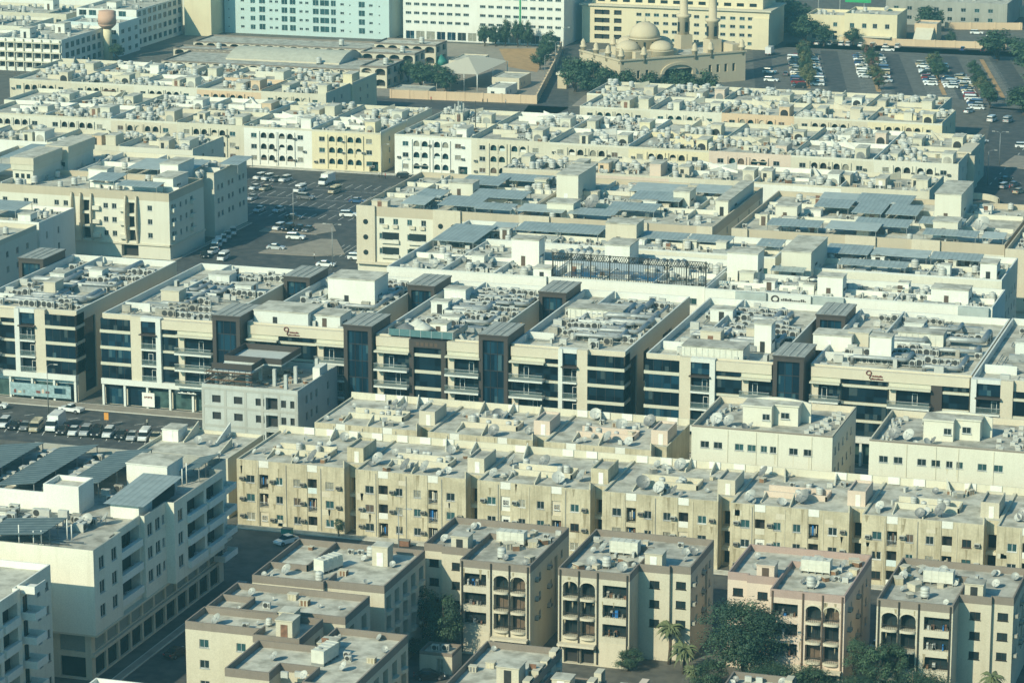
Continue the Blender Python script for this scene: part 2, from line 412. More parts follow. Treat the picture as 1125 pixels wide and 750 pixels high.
def villa(x, y, label, ref, mirror=False, wallm=tan, bandm=brownb, frontm=tanl, pink=False, clutter=1):
    W, D, WW, WD = 10.8, 20., 7.6, 5.2     # main width, depth, wing width, wing set back
    X0 = x - (WW if mirror else 0)
    root = thing('villa_block', label, 'apartment block', X0, y, 0)
    mx = (lambda u: W+WW-u) if mirror else (lambda u: u)
    # plan, built for the main part at low u and flipped for the mirrored kind
    poly = [(0,0),(W,0),(W,WD),(W+4.6,WD),(W+4.6,WD+.7),(W+WW,WD+.7),(W+WW,D),(0,D)]
    if mirror: poly = [(mx(px), py) for px, py in poly][::-1]
    zt = 14.5
    fl = (4.1, 7.05, 10.0)
    def flip(u, w, L): return L-u-w if mirror else u
    ops = {}
    n = len(poly)
    for k in range(n):
        o, u, nn, L = edge(poly, k)
        if abs(nn[1]+1) < .01 and abs(L-W) < .01:            # main front
            q = []
            for i, z in enumerate(fl):
                for ux in (.75, 3.35):
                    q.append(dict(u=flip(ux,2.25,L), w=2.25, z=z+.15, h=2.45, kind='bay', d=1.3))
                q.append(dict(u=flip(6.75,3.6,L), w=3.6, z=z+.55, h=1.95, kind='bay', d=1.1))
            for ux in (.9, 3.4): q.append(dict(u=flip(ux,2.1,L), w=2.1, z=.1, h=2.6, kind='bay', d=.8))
            ops[k] = q; mainedge = (o, u, nn, L)
        elif abs(nn[1]+1) < .01 and L < 5:                    # wing front
            ops[k] = grid([L/2-.7], [z+1.0 for z in fl], 1.5, 1.15, pn=winA, fr=rail)
        elif abs(nn[0]) > .9 and L > 6:
            ops[k] = grid([L*.22, L*.5, L*.78], [z+.9 for z in fl], 1.1, 1.2) + ([dict(u=L*.62, w=1.6, z=fl[0]-.2, h=8.2, kind='bay', d=.7)] if nn[0] > 0 else [])
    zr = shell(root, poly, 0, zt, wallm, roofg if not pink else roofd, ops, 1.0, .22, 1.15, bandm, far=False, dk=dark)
    # front: arched heads, bowed balconies, drain pipes, glazing, base cladding
    o, u, nn, L = mainedge
    def FX(a): return flip(a, 0, L)+o[0]
    for i, z in enumerate(fl):
        for ux in (.75, 3.35):
            a = FX(ux+1.125)
            if i == 2:                                        # arch head over the top opening
                b = MB(); N = 10; top = z+2.6; r = 1.125
                for k in range(N):
                    t0, t1 = PI*k/N, PI*(k+1)/N
                    p0, p1 = (a+r*math.cos(t0), top+.15-.95+.8*math.sin(t0)), (a+r*math.cos(t1), top+.15-.95+.8*math.sin(t1))
                    b.face([(p0[0],.06,p0[1]),(p0[0],.06,top),(p1[0],.06,top),(p1[0],.06,p1[1])])
                    q0, q1 = (a+1.3*math.cos(t0), top-.8+1.02*math.sin(t0)), (a+1.3*math.cos(t1), top-.8+1.02*math.sin(t1))
                    b.face([(q0[0],-.08,q0[1]),(p0[0],-.08,p0[1]),(p1[0],-.08,p1[1]),(q1[0],-.08,q1[1])])
                    b.face([(q0[0],0,q0[1]),(q0[0],-.08,q0[1]),(q1[0],-.08,q1[1]),(q1[0],0,q1[1])])
                    b.face([(p0[0],-.08,p0[1]),(p0[0],.06,p0[1]),(p1[0],.06,p1[1]),(p1[0],-.08,p1[1])])
                b.build('arch', [frontm], root)
            bal = MB(); N = 12
            pts = [(a-1.15*math.cos(PI*k/N), -.62*math.sin(PI*k/N)) for k in range(N+1)]
            bal.prism(pts+[(a+1.15,.4),(a-1.15,.4)], z-.12, z+.2, 0, 0, True)
            bo = bal.build('balcony', [frontm], root)
            rl = MB()
            rp = [(px*.98+a*.02, py*.95, z+.95) for px, py in pts]
            rl.tube(rp, .035, 4); rl.tube([(p[0],p[1],z+.62) for p in rp], .025, 4)
            for p in rp[1:-1:1]: rl.tube([(p[0],p[1],z+.3),(p[0],p[1],z+.95)], .02, 4)
            rl.build('railing', [rail], bo)
            window(root, (a-.95, 1.25, z+.2), 0, 1.9, 2.2, 'two', rail, R.choice((winA, winA, winD)), False, 'balcony_door')
        a0 = min(FX(6.75), FX(10.35))
        window(root, (a0+.1, 1.0, z+.6), 0, 3.4, 1.8, 'three', rail, winA, False, 'balcony_door')
        b = MB(); b.tube([(a0,.05,z+1.35),(a0+3.6,.05,z+1.35)], .035, 4)
        for k in range(13): b.tube([(a0+.3*k,.05,z+.55),(a0+.3*k,.05,z+1.35)], .018, 4)
        b.build('railing', [rail], root)
        for k in range(R.randint(3, 6)):                      # washing and boxes on the balcony
            xx = a0+.3+R.random()*2.8; c = MB(); c.box(xx, .35, z+.56, xx+R.uniform(.15,.5), .75, z+.56+R.uniform(.3,1.1)); c.build(R.choice(('washing','balcony_box')), [R.choice((tankm,wood,dishd,dishd,rust,acold,blueb))], root)
    for a in (.35, 3.17, 6.0, 10.45):
        xx = FX(a); MB().box(xx-.11, -.16, .3, xx+.11, -.01, zt-.2).build('drain_pipe', [rail if not pink else bframe], root)
    a0, a1 = sorted((FX(6.3), FX(10.7))); b = MB(); b.box(a0, -.09, .02, a1, -.004, 3.6); b.build('base_panel', [frontm], root)
    a0, a1 = sorted((FX(.2), FX(5.8))); b = MB(); b.box(a0, -1.3, 2.95, a1, -.01, 3.3); b.build('entrance_canopy', [frontm], root)
    # side: condensers boxes on the shaded wall, roof houses
    sx = (W+WW+.0)
    for z in fl:
        for t in (6.8, 13.0):
            wall_ac(root, (sx, t if not mirror else t-4, z+1.4), PI/2, True)
    for k in range(8): stain(root, R.uniform(.4,W-.4)+o[0], R.choice((4.,7.,10.,13.2)), R.uniform(.2,.5), R.uniform(.8,2.2))
    wx = mx(W+2.0); hx0 = min(mx(W+.6), mx(W+3.4))
    hut(root, hx0, WD+.9, zr, hx0+2.6, WD+3.4, zr+2.5, wallm, roofg, 'f')
    rm = root.location
    for k in range(9):
        put('crate', rm.x+mx(R.uniform(1, W-2)), y+R.uniform(1.5, D-2), zr, R.uniform(0,3), 'wooden roof box on '+ref, 'wooden boxes on '+ref, R.uniform(.8,1.5))
    partitions(root, [(mx(W-.1), WD+.3, mx(W-.1), D-6), (mx(W-4), D-6, mx(W-.2), D-6)], zr, .9, bandm)
    g = 'roof gear on ' + ref
    put('panel_tank', rm.x+mx(W*.62), y+D*.62, zr+.35, 0, 'white sectional water tank on '+ref, None, 1.)
    for k in range(8):
        put('satellite_dish', rm.x+mx(R.uniform(.8, W-.8)), y+R.uniform(.9, D-1.5), zr, R.uniform(3.6, 5.2), 'grey satellite dish on '+ref, 'satellite dishes on '+ref, R.choice((.7,.8,.9,1.1,1.4)))
    for k in range(4): put('satellite_dish', rm.x+mx(W+R.uniform(2.8, WW-1)), y+R.uniform(WD+4, D-1.5), zr, R.uniform(3.6, 5.2), 'grey satellite dish on '+ref, 'satellite dishes on '+ref, R.uniform(.8, 1.2))
    for k in range(6): put('condenser', rm.x+mx(R.uniform(1, W+4)), y+R.uniform(WD+3.5, D-1.2), zr, R.choice((0,PI/2,PI)), 'pale condenser box on '+ref, 'condensers on '+ref, 1.)
    put('water_tank', rm.x+mx(W*.55), y+5, zr, 0, 'white round water tank on '+ref, None, .9)
    return root
villa(-134.9, 402.4, 'tan four storey block with a brown parapet beside the driveway trees', 'the block beside the driveway trees', True)
villa(-120.0, 402.9, 'tan four storey block with a brown parapet beside the two palms', 'the block beside the two palms', False)
villa(-88.4, 402.6, 'pink banded four storey block behind the large round tree', 'the pink banded block', True, pinkp, pinkb, tanl, True)
villa(-73.1, 402.9, 'tan four storey block behind the three slim trees at the corner', 'the block behind the slim trees', False)

# ---------------------------------------------------------------- the stepped cluster of villas seen over their roofs
def cluster(poly, label, ref, ops=None, gear=(), huts=(), walls_=(), zt=14.5, bandm=brownb, wallm=tan, rm=roofp, arcs=None):
    x0, y0 = min(p[0] for p in poly), min(p[1] for p in poly)
    root = thing('villa_block', label, 'apartment block', x0, y0, 0)
    lp = [(a-x0, b-y0) for a, b in poly]
    op = {}
    for k in range(len(lp)):
        o, u, n, L = edge(lp, k)
        if n[0] > .9 and L > 5:
            m = max(1, int(L/3.4)); q = []
            for i in range(m):
                for z in (4.1, 7.05, 10.0): q.append(dict(u=L*(i+.5)/m-1.0, w=2.0, z=z+.3, h=2.2, kind='bay', d=1.0))
            op[k] = q
        elif n[1] < -.9 and L > 3:
            m = max(1, int(L/5)); op[k] = grid([L*(i+.5)/m-.7 for i in range(m)], [4.9, 7.9, 10.9], 1.4, 1.2)
    zr = shell(root, lp, 0, zt, wallm, rm, op, .95, .22, 1.15, bandm, False)
    for k in range(len(lp)):
        o, u, n, L = edge(lp, k)
        if n[0] > .9 and L > 5:
            m = max(1, int(L/3.4))
            for i in range(m):
                for z in (4.1, 7.05, 10.0):
                    yy = o[1]+L*(i+.5)/m; b = MB(); N = 8
                    pts = [(o[0]+.55*math.sin(PI*k2/N), yy-1.05*math.cos(PI*k2/N)) for k2 in range(N+1)]
                    b.prism(pts+[(o[0]-.3,yy+1.05),(o[0]-.3,yy-1.05)], z-.15, z+.35, 0, 0, True); b.build('balcony', [tanl], root)
    for h in huts: hut(root, h[0]-x0, h[1]-y0, zr, h[2]-x0, h[3]-y0, zr+h[4], h[5] if len(h) > 5 else wallm, roofp, 'f')
    partitions(root, [(a-x0,b-y0,c-x0,d-y0) for a,b,c,d in walls_], zr, .95, bandm, .22, 'roof_wall')
    for g in gear:
        kind, gx, gy = g[:3]; s = g[3] if len(g) > 3 else 1; rz = g[4] if len(g) > 4 else R.uniform(3.7,5)
        nm = {'satellite_dish':'grey satellite dish on ','panel_tank':'white sectional water tank on ','water_tank':'white round water tank on ','condenser':'pale condenser box on ','crate':'brown wooden roof box on '}[kind]
        put(kind, gx, gy, zr+(.35 if kind == 'panel_tank' else 0), rz, nm+ref, {'satellite_dish':'satellite dishes on ','panel_tank':'sectional tanks on ','water_tank':'round tanks on ','condenser':'condensers on ','crate':'wooden boxes on '}[kind]+ref, s)
    return root
cluster([(-161.2,386.4),(-150.2,386.4),(-150.2,387.2),(-141.2,387.2),(-141.2,405),(-161.2,405)],
    'stepped tan villa block beside the road bend, last roof before the street', 'the villa roof nearest the street',
    gear=[('satellite_dish',-157.5,390.5,1.5,4.2),('panel_tank',-152.5,394.5,1.),('satellite_dish',-160.2,388.5,.8),('satellite_dish',-159.4,389.5,.8),('satellite_dish',-158.9,388.2,.7),('satellite_dish',-145,390,.7,5.4),
      ('condenser',-152,402.6,1,0),('condenser',-150.5,402.8,1,0),('water_tank',-148.6,402,.9),('satellite_dish',-149,400,.9),('satellite_dish',-144,398.5,.9),('water_tank',-151.8,389,.8),('crate',-149.6,393,1.2,0),('crate',-158.5,403,.8)],
    huts=[(-147.2,398.6,-144.8,401,3.0)], walls_=[(-155.2,393,-155.2,404.8),(-161,393,-155.2,393),(-150,387.4,-150,391)])
cluster([(-162,371.6),(-162,371.6),(-151.4,371.6),(-151.4,372.7),(-141.7,372.7),(-141.7,382.6),(-162,382.6)][1:],
    'stepped tan villa block in the middle of the roof cluster', 'the middle villa roof of the cluster',
    gear=[('satellite_dish',-158.6,380,1.1,4.4),('satellite_dish',-158,373.6,.6),('satellite_dish',-147.5,378,.5),('satellite_dish',-144.5,378,.6),('crate',-152.5,380.5,1.3,0),('crate',-150,378.6,1.3,0),('condenser',-154.5,375.5,1.2,0),('satellite_dish',-155,379,.5)],
    huts=[], walls_=[(-157,371.8,-157,377),(-162,377,-157,377)], rm=roofd)
cluster([(-162.2,364.6),(-151.2,364.6),(-151.2,362.2),(-144.4,362.2),(-144.4,371.2),(-162.2,371.2)],
    'plain fronted tan villa block with a window unit on its wall', 'the villa roof with the low brick hut',
    gear=[('satellite_dish',-158.5,366.8,1.5,4.0),('condenser',-154,366.5,1.1,.2),('water_tank',-151.4,368.6,.6),('satellite_dish',-153,368.5,.6)],
    huts=[(-148.6,364.2,-146.2,367,2.7),(-149.8,368.3,-147.6,370.8,2.4)], walls_=[(-151,362.4,-151,366)])
cluster([(-149.6,348.6),(-143.3,348.6),(-143.3,352.6),(-138,352.6),(-138,346.8),(-131,346.8),(-131,368.4),(-141.4,368.4),(-141.4,360.4),(-149.6,360.4)],
    'tan villa block with brown parapet, lowest of the roof cluster', 'the lowest villa roof of the cluster',
    gear=[('satellite_dish',-145.4,355.6,1.2,4.0),('panel_tank',-138.9,357.6,1.),('condenser',-136.5,359.6,1.1,0),('condenser',-135.9,358.4,1,0),('satellite_dish',-135.2,354.6,1.2,3.9),('satellite_dish',-139,350,1.1,4.4),('crate',-132.8,359,1.1,0),('satellite_dish',-132.4,363,.9),('satellite_dish',-134.8,367.4,.9),('satellite_dish',-140.4,365.4,.7),('satellite_dish',-140.2,366.4,.7),('condenser',-141.6,349.8,1.1,PI),('condenser',-140,350.6,1,PI)],
    huts=[(-141.2,360.8,-139,363.6,1.3)], walls_=[(-141.3,360.6,-138.5,360.6)])
cluster([(-122.2,356),(-111.4,356),(-111.4,376.1),(-122.2,376.1)], 'low tan block at the very bottom with a skylight hut', 'the low block at the bottom edge', zt=12,
    gear=[('satellite_dish',-120.8,374.8,.7),('crate',-119.2,368.6,1.2,0),('crate',-121,366.5,1.1,0)], huts=[(-116.5,362.6,-113.4,365.6,2.5),(-113.2,366,-111.8,369,1.2)])
cluster([(-111.1,352),(-103.2,352),(-103.2,369.5),(-111.1,369.5)], 'narrow tan annex beside the low bottom block', 'the narrow annex roof', zt=10.6, huts=[(-109.4,364.5,-106.9,367,2.3)], gear=[('satellite_dish',-110,360,.7)])
cluster([(-101,352),(-96.5,352),(-96.5,367.6),(-101,367.6)], 'small pink stair tower block at the bottom edge', 'the pink stair tower block', zt=10.4, wallm=pinkp, bandm=pinkb, huts=[(-100.2,363,-98,366,2.4,pinkp)])
cluster([(-87,350),(-78.4,350),(-78.4,374.4),(-87,374.4)], 'low tan block with two condensers on its roof edge', 'the bottom roof with two condensers', zt=12,
    gear=[('condenser',-84.7,373.4,1.,PI),('condenser',-83.2,373.4,1.,PI),('satellite_dish',-80,373,1.1,4.2),('satellite_dish',-86.2,372.4,.9),('satellite_dish',-86.4,371.2,.8)])

# ================================================================ the big white block with the balcony side (left)
lwall = weathered('bright_cream_paint', (.74,.71,.60), (.46,.42,.32), .35, .35)
def left_block():
    x0, y0 = -214., 374.2
    root = thing('apartment_block', 'large cream apartment block with corrugated roof sheds and recessed side balconies', 'apartment block', x0, y0, 0)
    W, D, zt = 33.6, 50., 20.
    fl = (8.6, 12.2, 15.8)
    # side bays along +X: y ranges read off the photo
    poly = [(0,0),(W,0),(W,9.5),(W-.7,9.5),(W-.7,17.6),(W,17.6),(W,25.2),(W+1.4,25.2),(W+1.4,44.),(W-.6,44.),(W-.6,D),(0,D)]
    op = {0: [], 1: grid([1.8, 6.0], [z+.7 for z in fl], 1.8, 1.9, pn=winA, fr=white),
          3: [dict(u=.3, w=7.4, z=z+.1, h=2.9, kind='bay', d=1.5) for z in fl],
          5: grid([1.0, 3.8], [z+.7 for z in fl], 1.8, 1.9, pn=winA, fr=white)+grid([6.2], [z+1.1 for z in fl], 1.0, 1.4, pn=winA, fr=white),
          7: [dict(u=.6+k, w=6.4, z=z+.1, h=2.9, kind='bay', d=1.6) for z in fl for k in (4.2, 11.6)] + grid([1.4], [z+.7 for z in fl], 1.8, 1.9, pn=winA, fr=white)}
    zr = shell(root, poly, 7.3, zt, lwall, roofg, op, 1.2, .25, 0, None, False, greyw)
    b = MB()
    for k in (3, 7):
        o, u, n, L = edge(poly, k)
        for q in op[k]:
            if q.get('kind') == 'bay':
                bb = MB(); ya, yb = o[1]+q['u'], o[1]+q['u']+q['w']
                bb.box(o[0]-.2, ya-.1, q['z']-.35, o[0]+.55, yb+.1, q['z']+.75)
                bb.build('balcony', [white], root)
                yc = R.uniform(ya+1.3, yb-1.3); window(root, (o[0]-1.4, yc-1, q['z']+.05), PI/2, 2.0, 2.2, 'two', rail, winA, False, 'balcony_door')
                put('condenser', x0+o[0]-.55, y0+R.uniform(ya+.8, yb-.8), q['z']+.02, -PI/2, 'condenser on a balcony of the cream block with side balconies', 'balcony condensers of the cream block', .95)
    for z in fl+(5.,):
        b = MB(); b.box(W-.58,44.4,z-.25,W+1.3,49.6,z-.02); b.box(W+1.2,44.4,z-.02,W+1.3,49.6,z+.7); b.box(W-.58,44.4,z-.02,W+1.2,44.5,z+.7); b.box(W-.58,49.5,z-.02,W+1.2,49.6,z+.7); b.build('balcony', [white], root)
        window(root, (W-.62,46,z), PI/2, 1.8, 2.2, 'two', rail, winA, False, 'balcony_door')
    # podium: set back shops with grey shutters
    p = MB(); pz = 7.3
    holes = [(1.2+4.2*k, .3, 1.2+4.2*k+3.6, 3.3, .35, 1) for k in range(11)] + [(1.2+4.2*k, 4.2, 1.2+4.2*k+3.6, 6.9, .3, 2) for k in range(11)]
    p.wall((W-1.2,.9), (0,1), (1,0), D-1.4, 0, pz, holes, 0, 0)
    p.wall((0,.9), (1,0), (0,-1), W-1.2, 0, pz, [(W-6.2,.3,W-2.2,3.4,.4,1),(W-6.2,4.2,W-2.2,6.9,.3,2)], 0, 0)
    p.box(0,0,7.0,W+.2,D,7.296)
    p.box(W-1.2,.9,3.5,W-.7,D-.6,4.0)
    p.build('podium', [tanl, winA, weathered('shutter', (.24,.27,.25), (.15,.16,.15), .3, .2)], root)
    # roof: cross wall, lift house, tank house, stair house with seam roof
    b = MB(); b.box(.3,19.4,zr,16.4,19.8,21.6); b.build('roof_wall', [white], root)
    b = MB(); b.box(16.6,19.0,zr,22.4,24.2,zr+3.6); b.box(16.9,19.3,zr+3.6,22.1,23.9,zr+3.604,1)
    for a in ((16.6,19.,22.4,19.3),(16.6,23.9,22.4,24.2),(16.6,19.3,16.9,23.9),(22.1,19.3,22.4,23.9)): b.box(a[0],a[1],zr+3.6,a[2],a[3],zr+4.3)
    b.build('lift_house', [white, roofp], root)
    hut(root, 22.6, 35.5, zr, 29.4, 41.5, zr+3.6, white, roofp, 'f1')
    b = MB(); b.box(27.4,19.2,zr,32.,24.,zr+2.2); b.face([(26.6,18.4,zr+2.3),(33.1,18.4,zr+2.3),(33.1,33,zr+3.0),(26.6,33,zr+3.0)],1); b.box(27.4,24.05,zr,31.8,32.6,zr+1.8,2)
    b.build('stair_house', [white, shedx, winA], root)
    for i, (ax, ay, bx, by) in enumerate(((-6,6,1.5,19.6),(15.2,1.2,25,9.8),(-4,24,3.6,46),(5.6,24.4,12.4,47.4),(15.2,27.6,21.6,47.8),(29.2,40,32.8,48.6))):
        t = thing('roof_shed', 'long corrugated lean-to roof over machinery, '+('beside the front parapet','lowest, beside the pipes','cut by the photo edge','between two rows of boxes','beside the white hut','smallest, in the far corner')[i], 'roof shed', x0+ax, y0+ay, zr)
        w_, d_ = bx-ax, by-ay
        s = MB(); s.face([(0,0,1.5),(w_,0,2.5),(w_,d_,2.5),(0,d_,1.5)]); s.face([(0,d_,1.42),(w_,d_,2.42),(w_,0,2.42),(0,0,1.42)])
        s.face([(0,0,1.42),(w_,0,2.42),(w_,0,2.5),(0,0,1.5)]); s.face([(w_,0,2.42),(w_,d_,2.42),(w_,d_,2.5),(w_,0,2.5)])
        s.build('shed_roof', [shed], t)
        for px in (.2, w_-.2):
            for py in steps(.3, d_-.3, 4):
                l = MB(); l.box(px-.06,py-.06,0,px+.06,py+.06,1.4+px/w_); l.build('post', [steel], t)
    ref = 'the cream block roof with corrugated sheds'
    for k in range(120):
        gx, gy = R.choice(((R.uniform(2,14),R.uniform(4,17)),(R.uniform(3,15),R.uniform(8,17)),(R.uniform(4,6),R.uniform(24,46)),(R.uniform(12.6,15),R.uniform(24,46)),(R.uniform(21.8,31),R.uniform(25,35)),(R.uniform(17,27),R.uniform(11,18))))
        put('condenser', x0+gx, y0+gy, zr, R.choice((0,PI/2,PI)), 'condenser box on '+ref, 'condensers on '+ref, R.uniform(1.3,1.8))
    for k in range(22):
        gx, gy = R.choice(((R.uniform(1.5,14), R.uniform(3,18)),(R.uniform(3,24), R.uniform(2,18)))); L = R.uniform(3,9); b = MB(); b.tube([(gx,gy,zr+.3),(gx+L,gy+.2,zr+.3)], .12, 5); b.build('pipe', [steel], root)
    for k, (gx, gy) in enumerate(((26.3,13.4),(28.2,15.4),(25.2,10.5))): put('satellite_dish', x0+gx, y0+gy, zr, (4.4,3.6,5)[k], 'large grey satellite dish on '+ref, 'satellite dishes on '+ref, (1.9,1.7,.9)[k])
    for k, (gx, gy) in enumerate(((21,2),(23.2,2.2),(24.3,2.5),(26.5,6.4),(27,6.8),(31,37.5),(31.3,38.5))):
        b = MB(); b.tube([(gx,gy,zr),(gx,gy,zr+R.uniform(2.4,3.6))], .09, 5); b.build('vent_pipe', [white], root)
    for gx, gy, h in ((5,9,.9),(9,10.5,.9),(11,14,1),(7,13.5,.9),(13.5,36,1.2),(4.8,30,1.),(13.6,29,1.1)): hut(root, gx, gy, zr, gx+1.8, gy+2.4, zr+h, white, roofp, None, 'duct_box')
left_block()
def left_front():
    x0, y0 = -206., 344.
    root = thing('apartment_block', 'cream apartment block with a stack of projecting balconies cut by the photo edge', 'apartment block', x0, y0, 0)
    W, D, zt = 23.4, 22.6, 20.
    poly = [(0,0),(W,0),(W,11.6),(W-.8,11.6),(W-.8,D),(0,D)]
    fl = (1.6, 5.1, 8.6, 12.1, 15.6)
    op = {1: [dict(u=.6+k, w=4.4, z=z+.1, h=2.6, kind='bay', d=1.4) for z in fl for k in (.2,5.6)], 3: grid([2.2], [z+.2 for z in fl], 1.4, 2.2, fr=rail, pn=winA)+grid([6.6, 9.2], [z+1 for z in fl], 1.0, 1.2)}
    zr = shell(root, poly, 0, zt, lwall, roofp, op, 1., .25, 0, None, False, white)
    for z in fl:
        b = MB(); b.box(W-.78,12.2,z-.3,W+1.9,15.6,z-.05); b.box(W+1.75,12.2,z-.05,W+1.9,15.6,z+.75); b.box(W-.78,12.2,z-.05,W+1.75,12.35,z+.75); b.box(W-.78,15.45,z-.05,W+1.75,15.6,z+.75)
        b.build('balcony', [white], root)
        for k in (.2, 5.6):
            b = MB(); b.box(W-.2,.5+k,z-.35,W+.5,5.1+k,z+.75); b.build('balcony', [white], root)
    b = MB(); b.box(W-.78,12.2,zt-.9,W+1.9,15.6,zt-.6); b.box(W+1.75,12.2,zt-.6,W+1.9,15.6,zt+.2); b.box(W-.78,12.2,zt-.6,W+1.75,12.35,zt+.2); b.build('balcony_roof', [white], root)
left_front()
def left_low():
    root = thing('apartment_block', 'white roof corner peeping in at the bottom of the picture', 'apartment block', -157.5, 306, 0)
    shell(root, rect(0,0,19,20.3), 0, 20, white, roofp, {0: grid(steps(2,16,5), [5,8.5,12,15.5], 1.3, 1.5)}, .9, .25)
left_low()

# ================================================================ long beige terrace: eight blocks between stair slots
def beige_terrace(x, y, label, ref, depth=19.4, front=True, front_clutter=True, xlen=21.2):
    root = thing('beige_block', label, 'apartment block', x, y, 0)
    W, D, zt = xlen-2.0, depth, 11.5
    fl = (1.05, 4.3, 7.55)
    poly = [(0,0),(3.9,0),(3.9,.12),(5.75,.12),(5.75,0),(12.6,0),(12.6,.12),(14.45,.12),(14.45,0),(W,0),(W,2.8),(xlen-.004,2.8),(xlen-.004,D),(0,D)]
    op = {}
    if front:
        win = lambda u, w: [dict(u=u, w=w, z=z, h=1.3, fr=R.choice((alu,alu,wframe,bframe)), pn=anypane()) for z in fl]
        op[0] = win(1.7, 1.5); op[4] = win(7.05-5.75, 1.2)+win(10.2-5.75, 1.25); op[8] = win(15.9-14.45, 1.45)
        for e in (2, 6): op[e] = [dict(u=.12, w=1.6, z=z-.95, h=2.5, kind='bay', d=1.2) for z in fl]
        op[10] = [dict(u=.15, w=1.7, z=z-.95, h=2.6, kind='bay', d=1.6) for z in fl]
    zr = shell(root, poly, 0, zt, beige, roofd, op, .35, .25, 0, None, False, beige2)
    if front:
        for a in (3.9, 12.6):
            b = MB(); b.box(a+.06,.04,10.35,a+1.79,.115,11.52); b.build('white_panel', [white], root)
            for z in fl:
                s = R.random()
                if s < .35:
                    b = MB(); b.box(a+.14,.08,z-.95,a+1.71,.2,z+.05); 
                    for k in range(8): b.box(a+.14+k*.2,.1,z+.05,a+.17+k*.2,.13,z+1.5,1)
                    b.build('balcony_front', [R.choice((white, bluewh, cream)), rail], root)
                elif s < .6:
                    b = MB(); b.box(a+.14,.3,z-.95,a+1.71,.4,z+1.54); bo = b.build('balcony_front', [R.choice((bluewh, white, tanl))], root)
                    window(root, (a+.45,.28,z), 0, .95, .9, 'two', alu, anypane(), False)
                else:
                    b = MB(); b.tube([(a+.1,.15,z),(a+1.75,.15,z)], .04, 4)
                    for k in range(9): b.box(a+.14+k*.19,.13,z-.95,a+.17+k*.19,.16,z)
                    b.build('railing', [R.choice((rail, alu))], root)
                    for k in range(4): c = MB(); xx = a+.2+k*.34; yy = .5+R.random()*.3; c.box(xx,yy,z-.1-R.random()*.5,xx+R.uniform(.1,.28),yy+.08,z+R.uniform(.5,1.2)); c.build('washing', [R.choice((tentm, dishm, rust, dishd, dishd, dishm, bframe, blueb))], root)
        for u in (1.05, 6.5, 11.9, 18.3):
            for z in fl:
                if R.random() < .85: wall_ac(root, (u, 0, z+.35+R.uniform(-.2,.3)), 0, R.random() < .6)
        for u in (3.6, 8.9, 15.1): MB().box(u-.05,-.08,.3,u+.05,-.003,11.1).build('drain_pipe', [R.choice((beige2, steel))], root)
        for z in (2.6,5.9): MB().box(W+.004,2.6,z,xlen-.01,2.79,z+.5).build('slot_slab', [cream], root)
    if front:
        for k in range(12): stain(root, R.choice((1.05,6.5,11.9,18.3,2.4,7.7,10.8,16.6))+R.uniform(-.3,.3), R.choice((3.9,4.2,7.2,7.5,10.4,11.4)), R.uniform(.25,.7), R.uniform(1.,3.))
        for k in range(4): patch(root, R.choice((.2,7.,9.8,15.))+R.uniform(0,.6), R.choice((.4,3.1,6.3,9.4)), R.uniform(.8,1.8), R.uniform(.6,1.2))
    # roof: stair house with a tank tray, big sloping party walls, low yards
    hx = W-1.4
    h = MB(); h.box(hx,5.2,zr,hx+2.9,11.6,zr+2.1,0); 
    for a in ((hx,5.2,hx+2.9,5.4),(hx,11.4,hx+2.9,11.6),(hx,5.4,hx+.2,11.4),(hx+2.7,5.4,hx+2.9,11.4)): h.box(a[0],a[1],zr+2.1,a[2],a[3],zr+2.5)
    h.box(hx+.2,5.4,zr+2.1,hx+2.7,11.4,zr+2.104,1); ho = h.build('stair_house', [R.choice((beige, tan, pinkp)), roofg], root)
    d = MB(); d.box(hx+1.3,5.14,zr,hx+2.1,5.21,zr+1.9); d.build('door', [R.choice((white, wframe, cream))], ho)
    m = R.choice((beige2, tanl, pinkp, cream))
    partitions(root, [(4.2,6.2,14.2,6.2,.95),(4.2,9.8,14.2,9.8,.95),(14.2,6.2,14.2,9.8,.8)], zr, .9, m, .25)
    partitions(root, [(0.1,D-.2,xlen-.1,D-.2,1.25)], zr, 1.2, cream, .22)
    for px, a, b_ in ((3.7, D-.4, D-4.4), (10.2, D-.4, D-3.6), (13.8, D-.4, D-4.)):
        if R.random() < .7: px += R.uniform(-1.2,1.2); wedge(root, px, a, px+R.uniform(-.3,1.2), b_, zr, R.uniform(1.2,1.9), .4, R.choice((beige2, cream, pale)))
    for u in steps(.6, W-2, 5):
        if R.random() < .6: MB().box(u,D-.5,zr+.1,u+1.9,D-.312,zr+1.3).build('white_panel', [white], root)
    wedge(root, 9.4, 1.2, 9.4, 4.6, zr, .3, 1.5, beige2); wedge(root, W-.1, .1, W-.1, 2.6, zr, 1.6, .4, beige2)
    wedge(root, 4.4, 6.2, 4.4, 2.4, zr, .9, .2, cream)
    gd = 'satellite dishes on '+ref; gt = 'water tanks on '+ref
    for k in range(R.randint(8, 13)):
        put('satellite_dish', x+R.uniform(1,W-2), y+R.choice((R.uniform(1.2,5.6),R.uniform(10.2,D-1))), zr, R.uniform(3.5,5.3), ('dark ' if k == 0 else 'grey ')+'satellite dish on '+ref, gd if k else None, R.choice((.7,.8,.9,1.,1.2,1.5,1.9)) if k else 2.1)
    for k in range(R.randint(4, 6)):
        put('water_tank', x+R.uniform(4.6,13.6), y+R.choice((7,8,9,10.8)), zr, 0, 'white water tank on '+ref, gt, R.uniform(.6,.8))
    for k in range(R.randint(2, 4)):
        put('condenser', x+R.uniform(2,16), y+R.uniform(2,D-2), zr, R.uniform(0,6), 'weathered condenser on '+ref, 'condensers on '+ref, 1.)
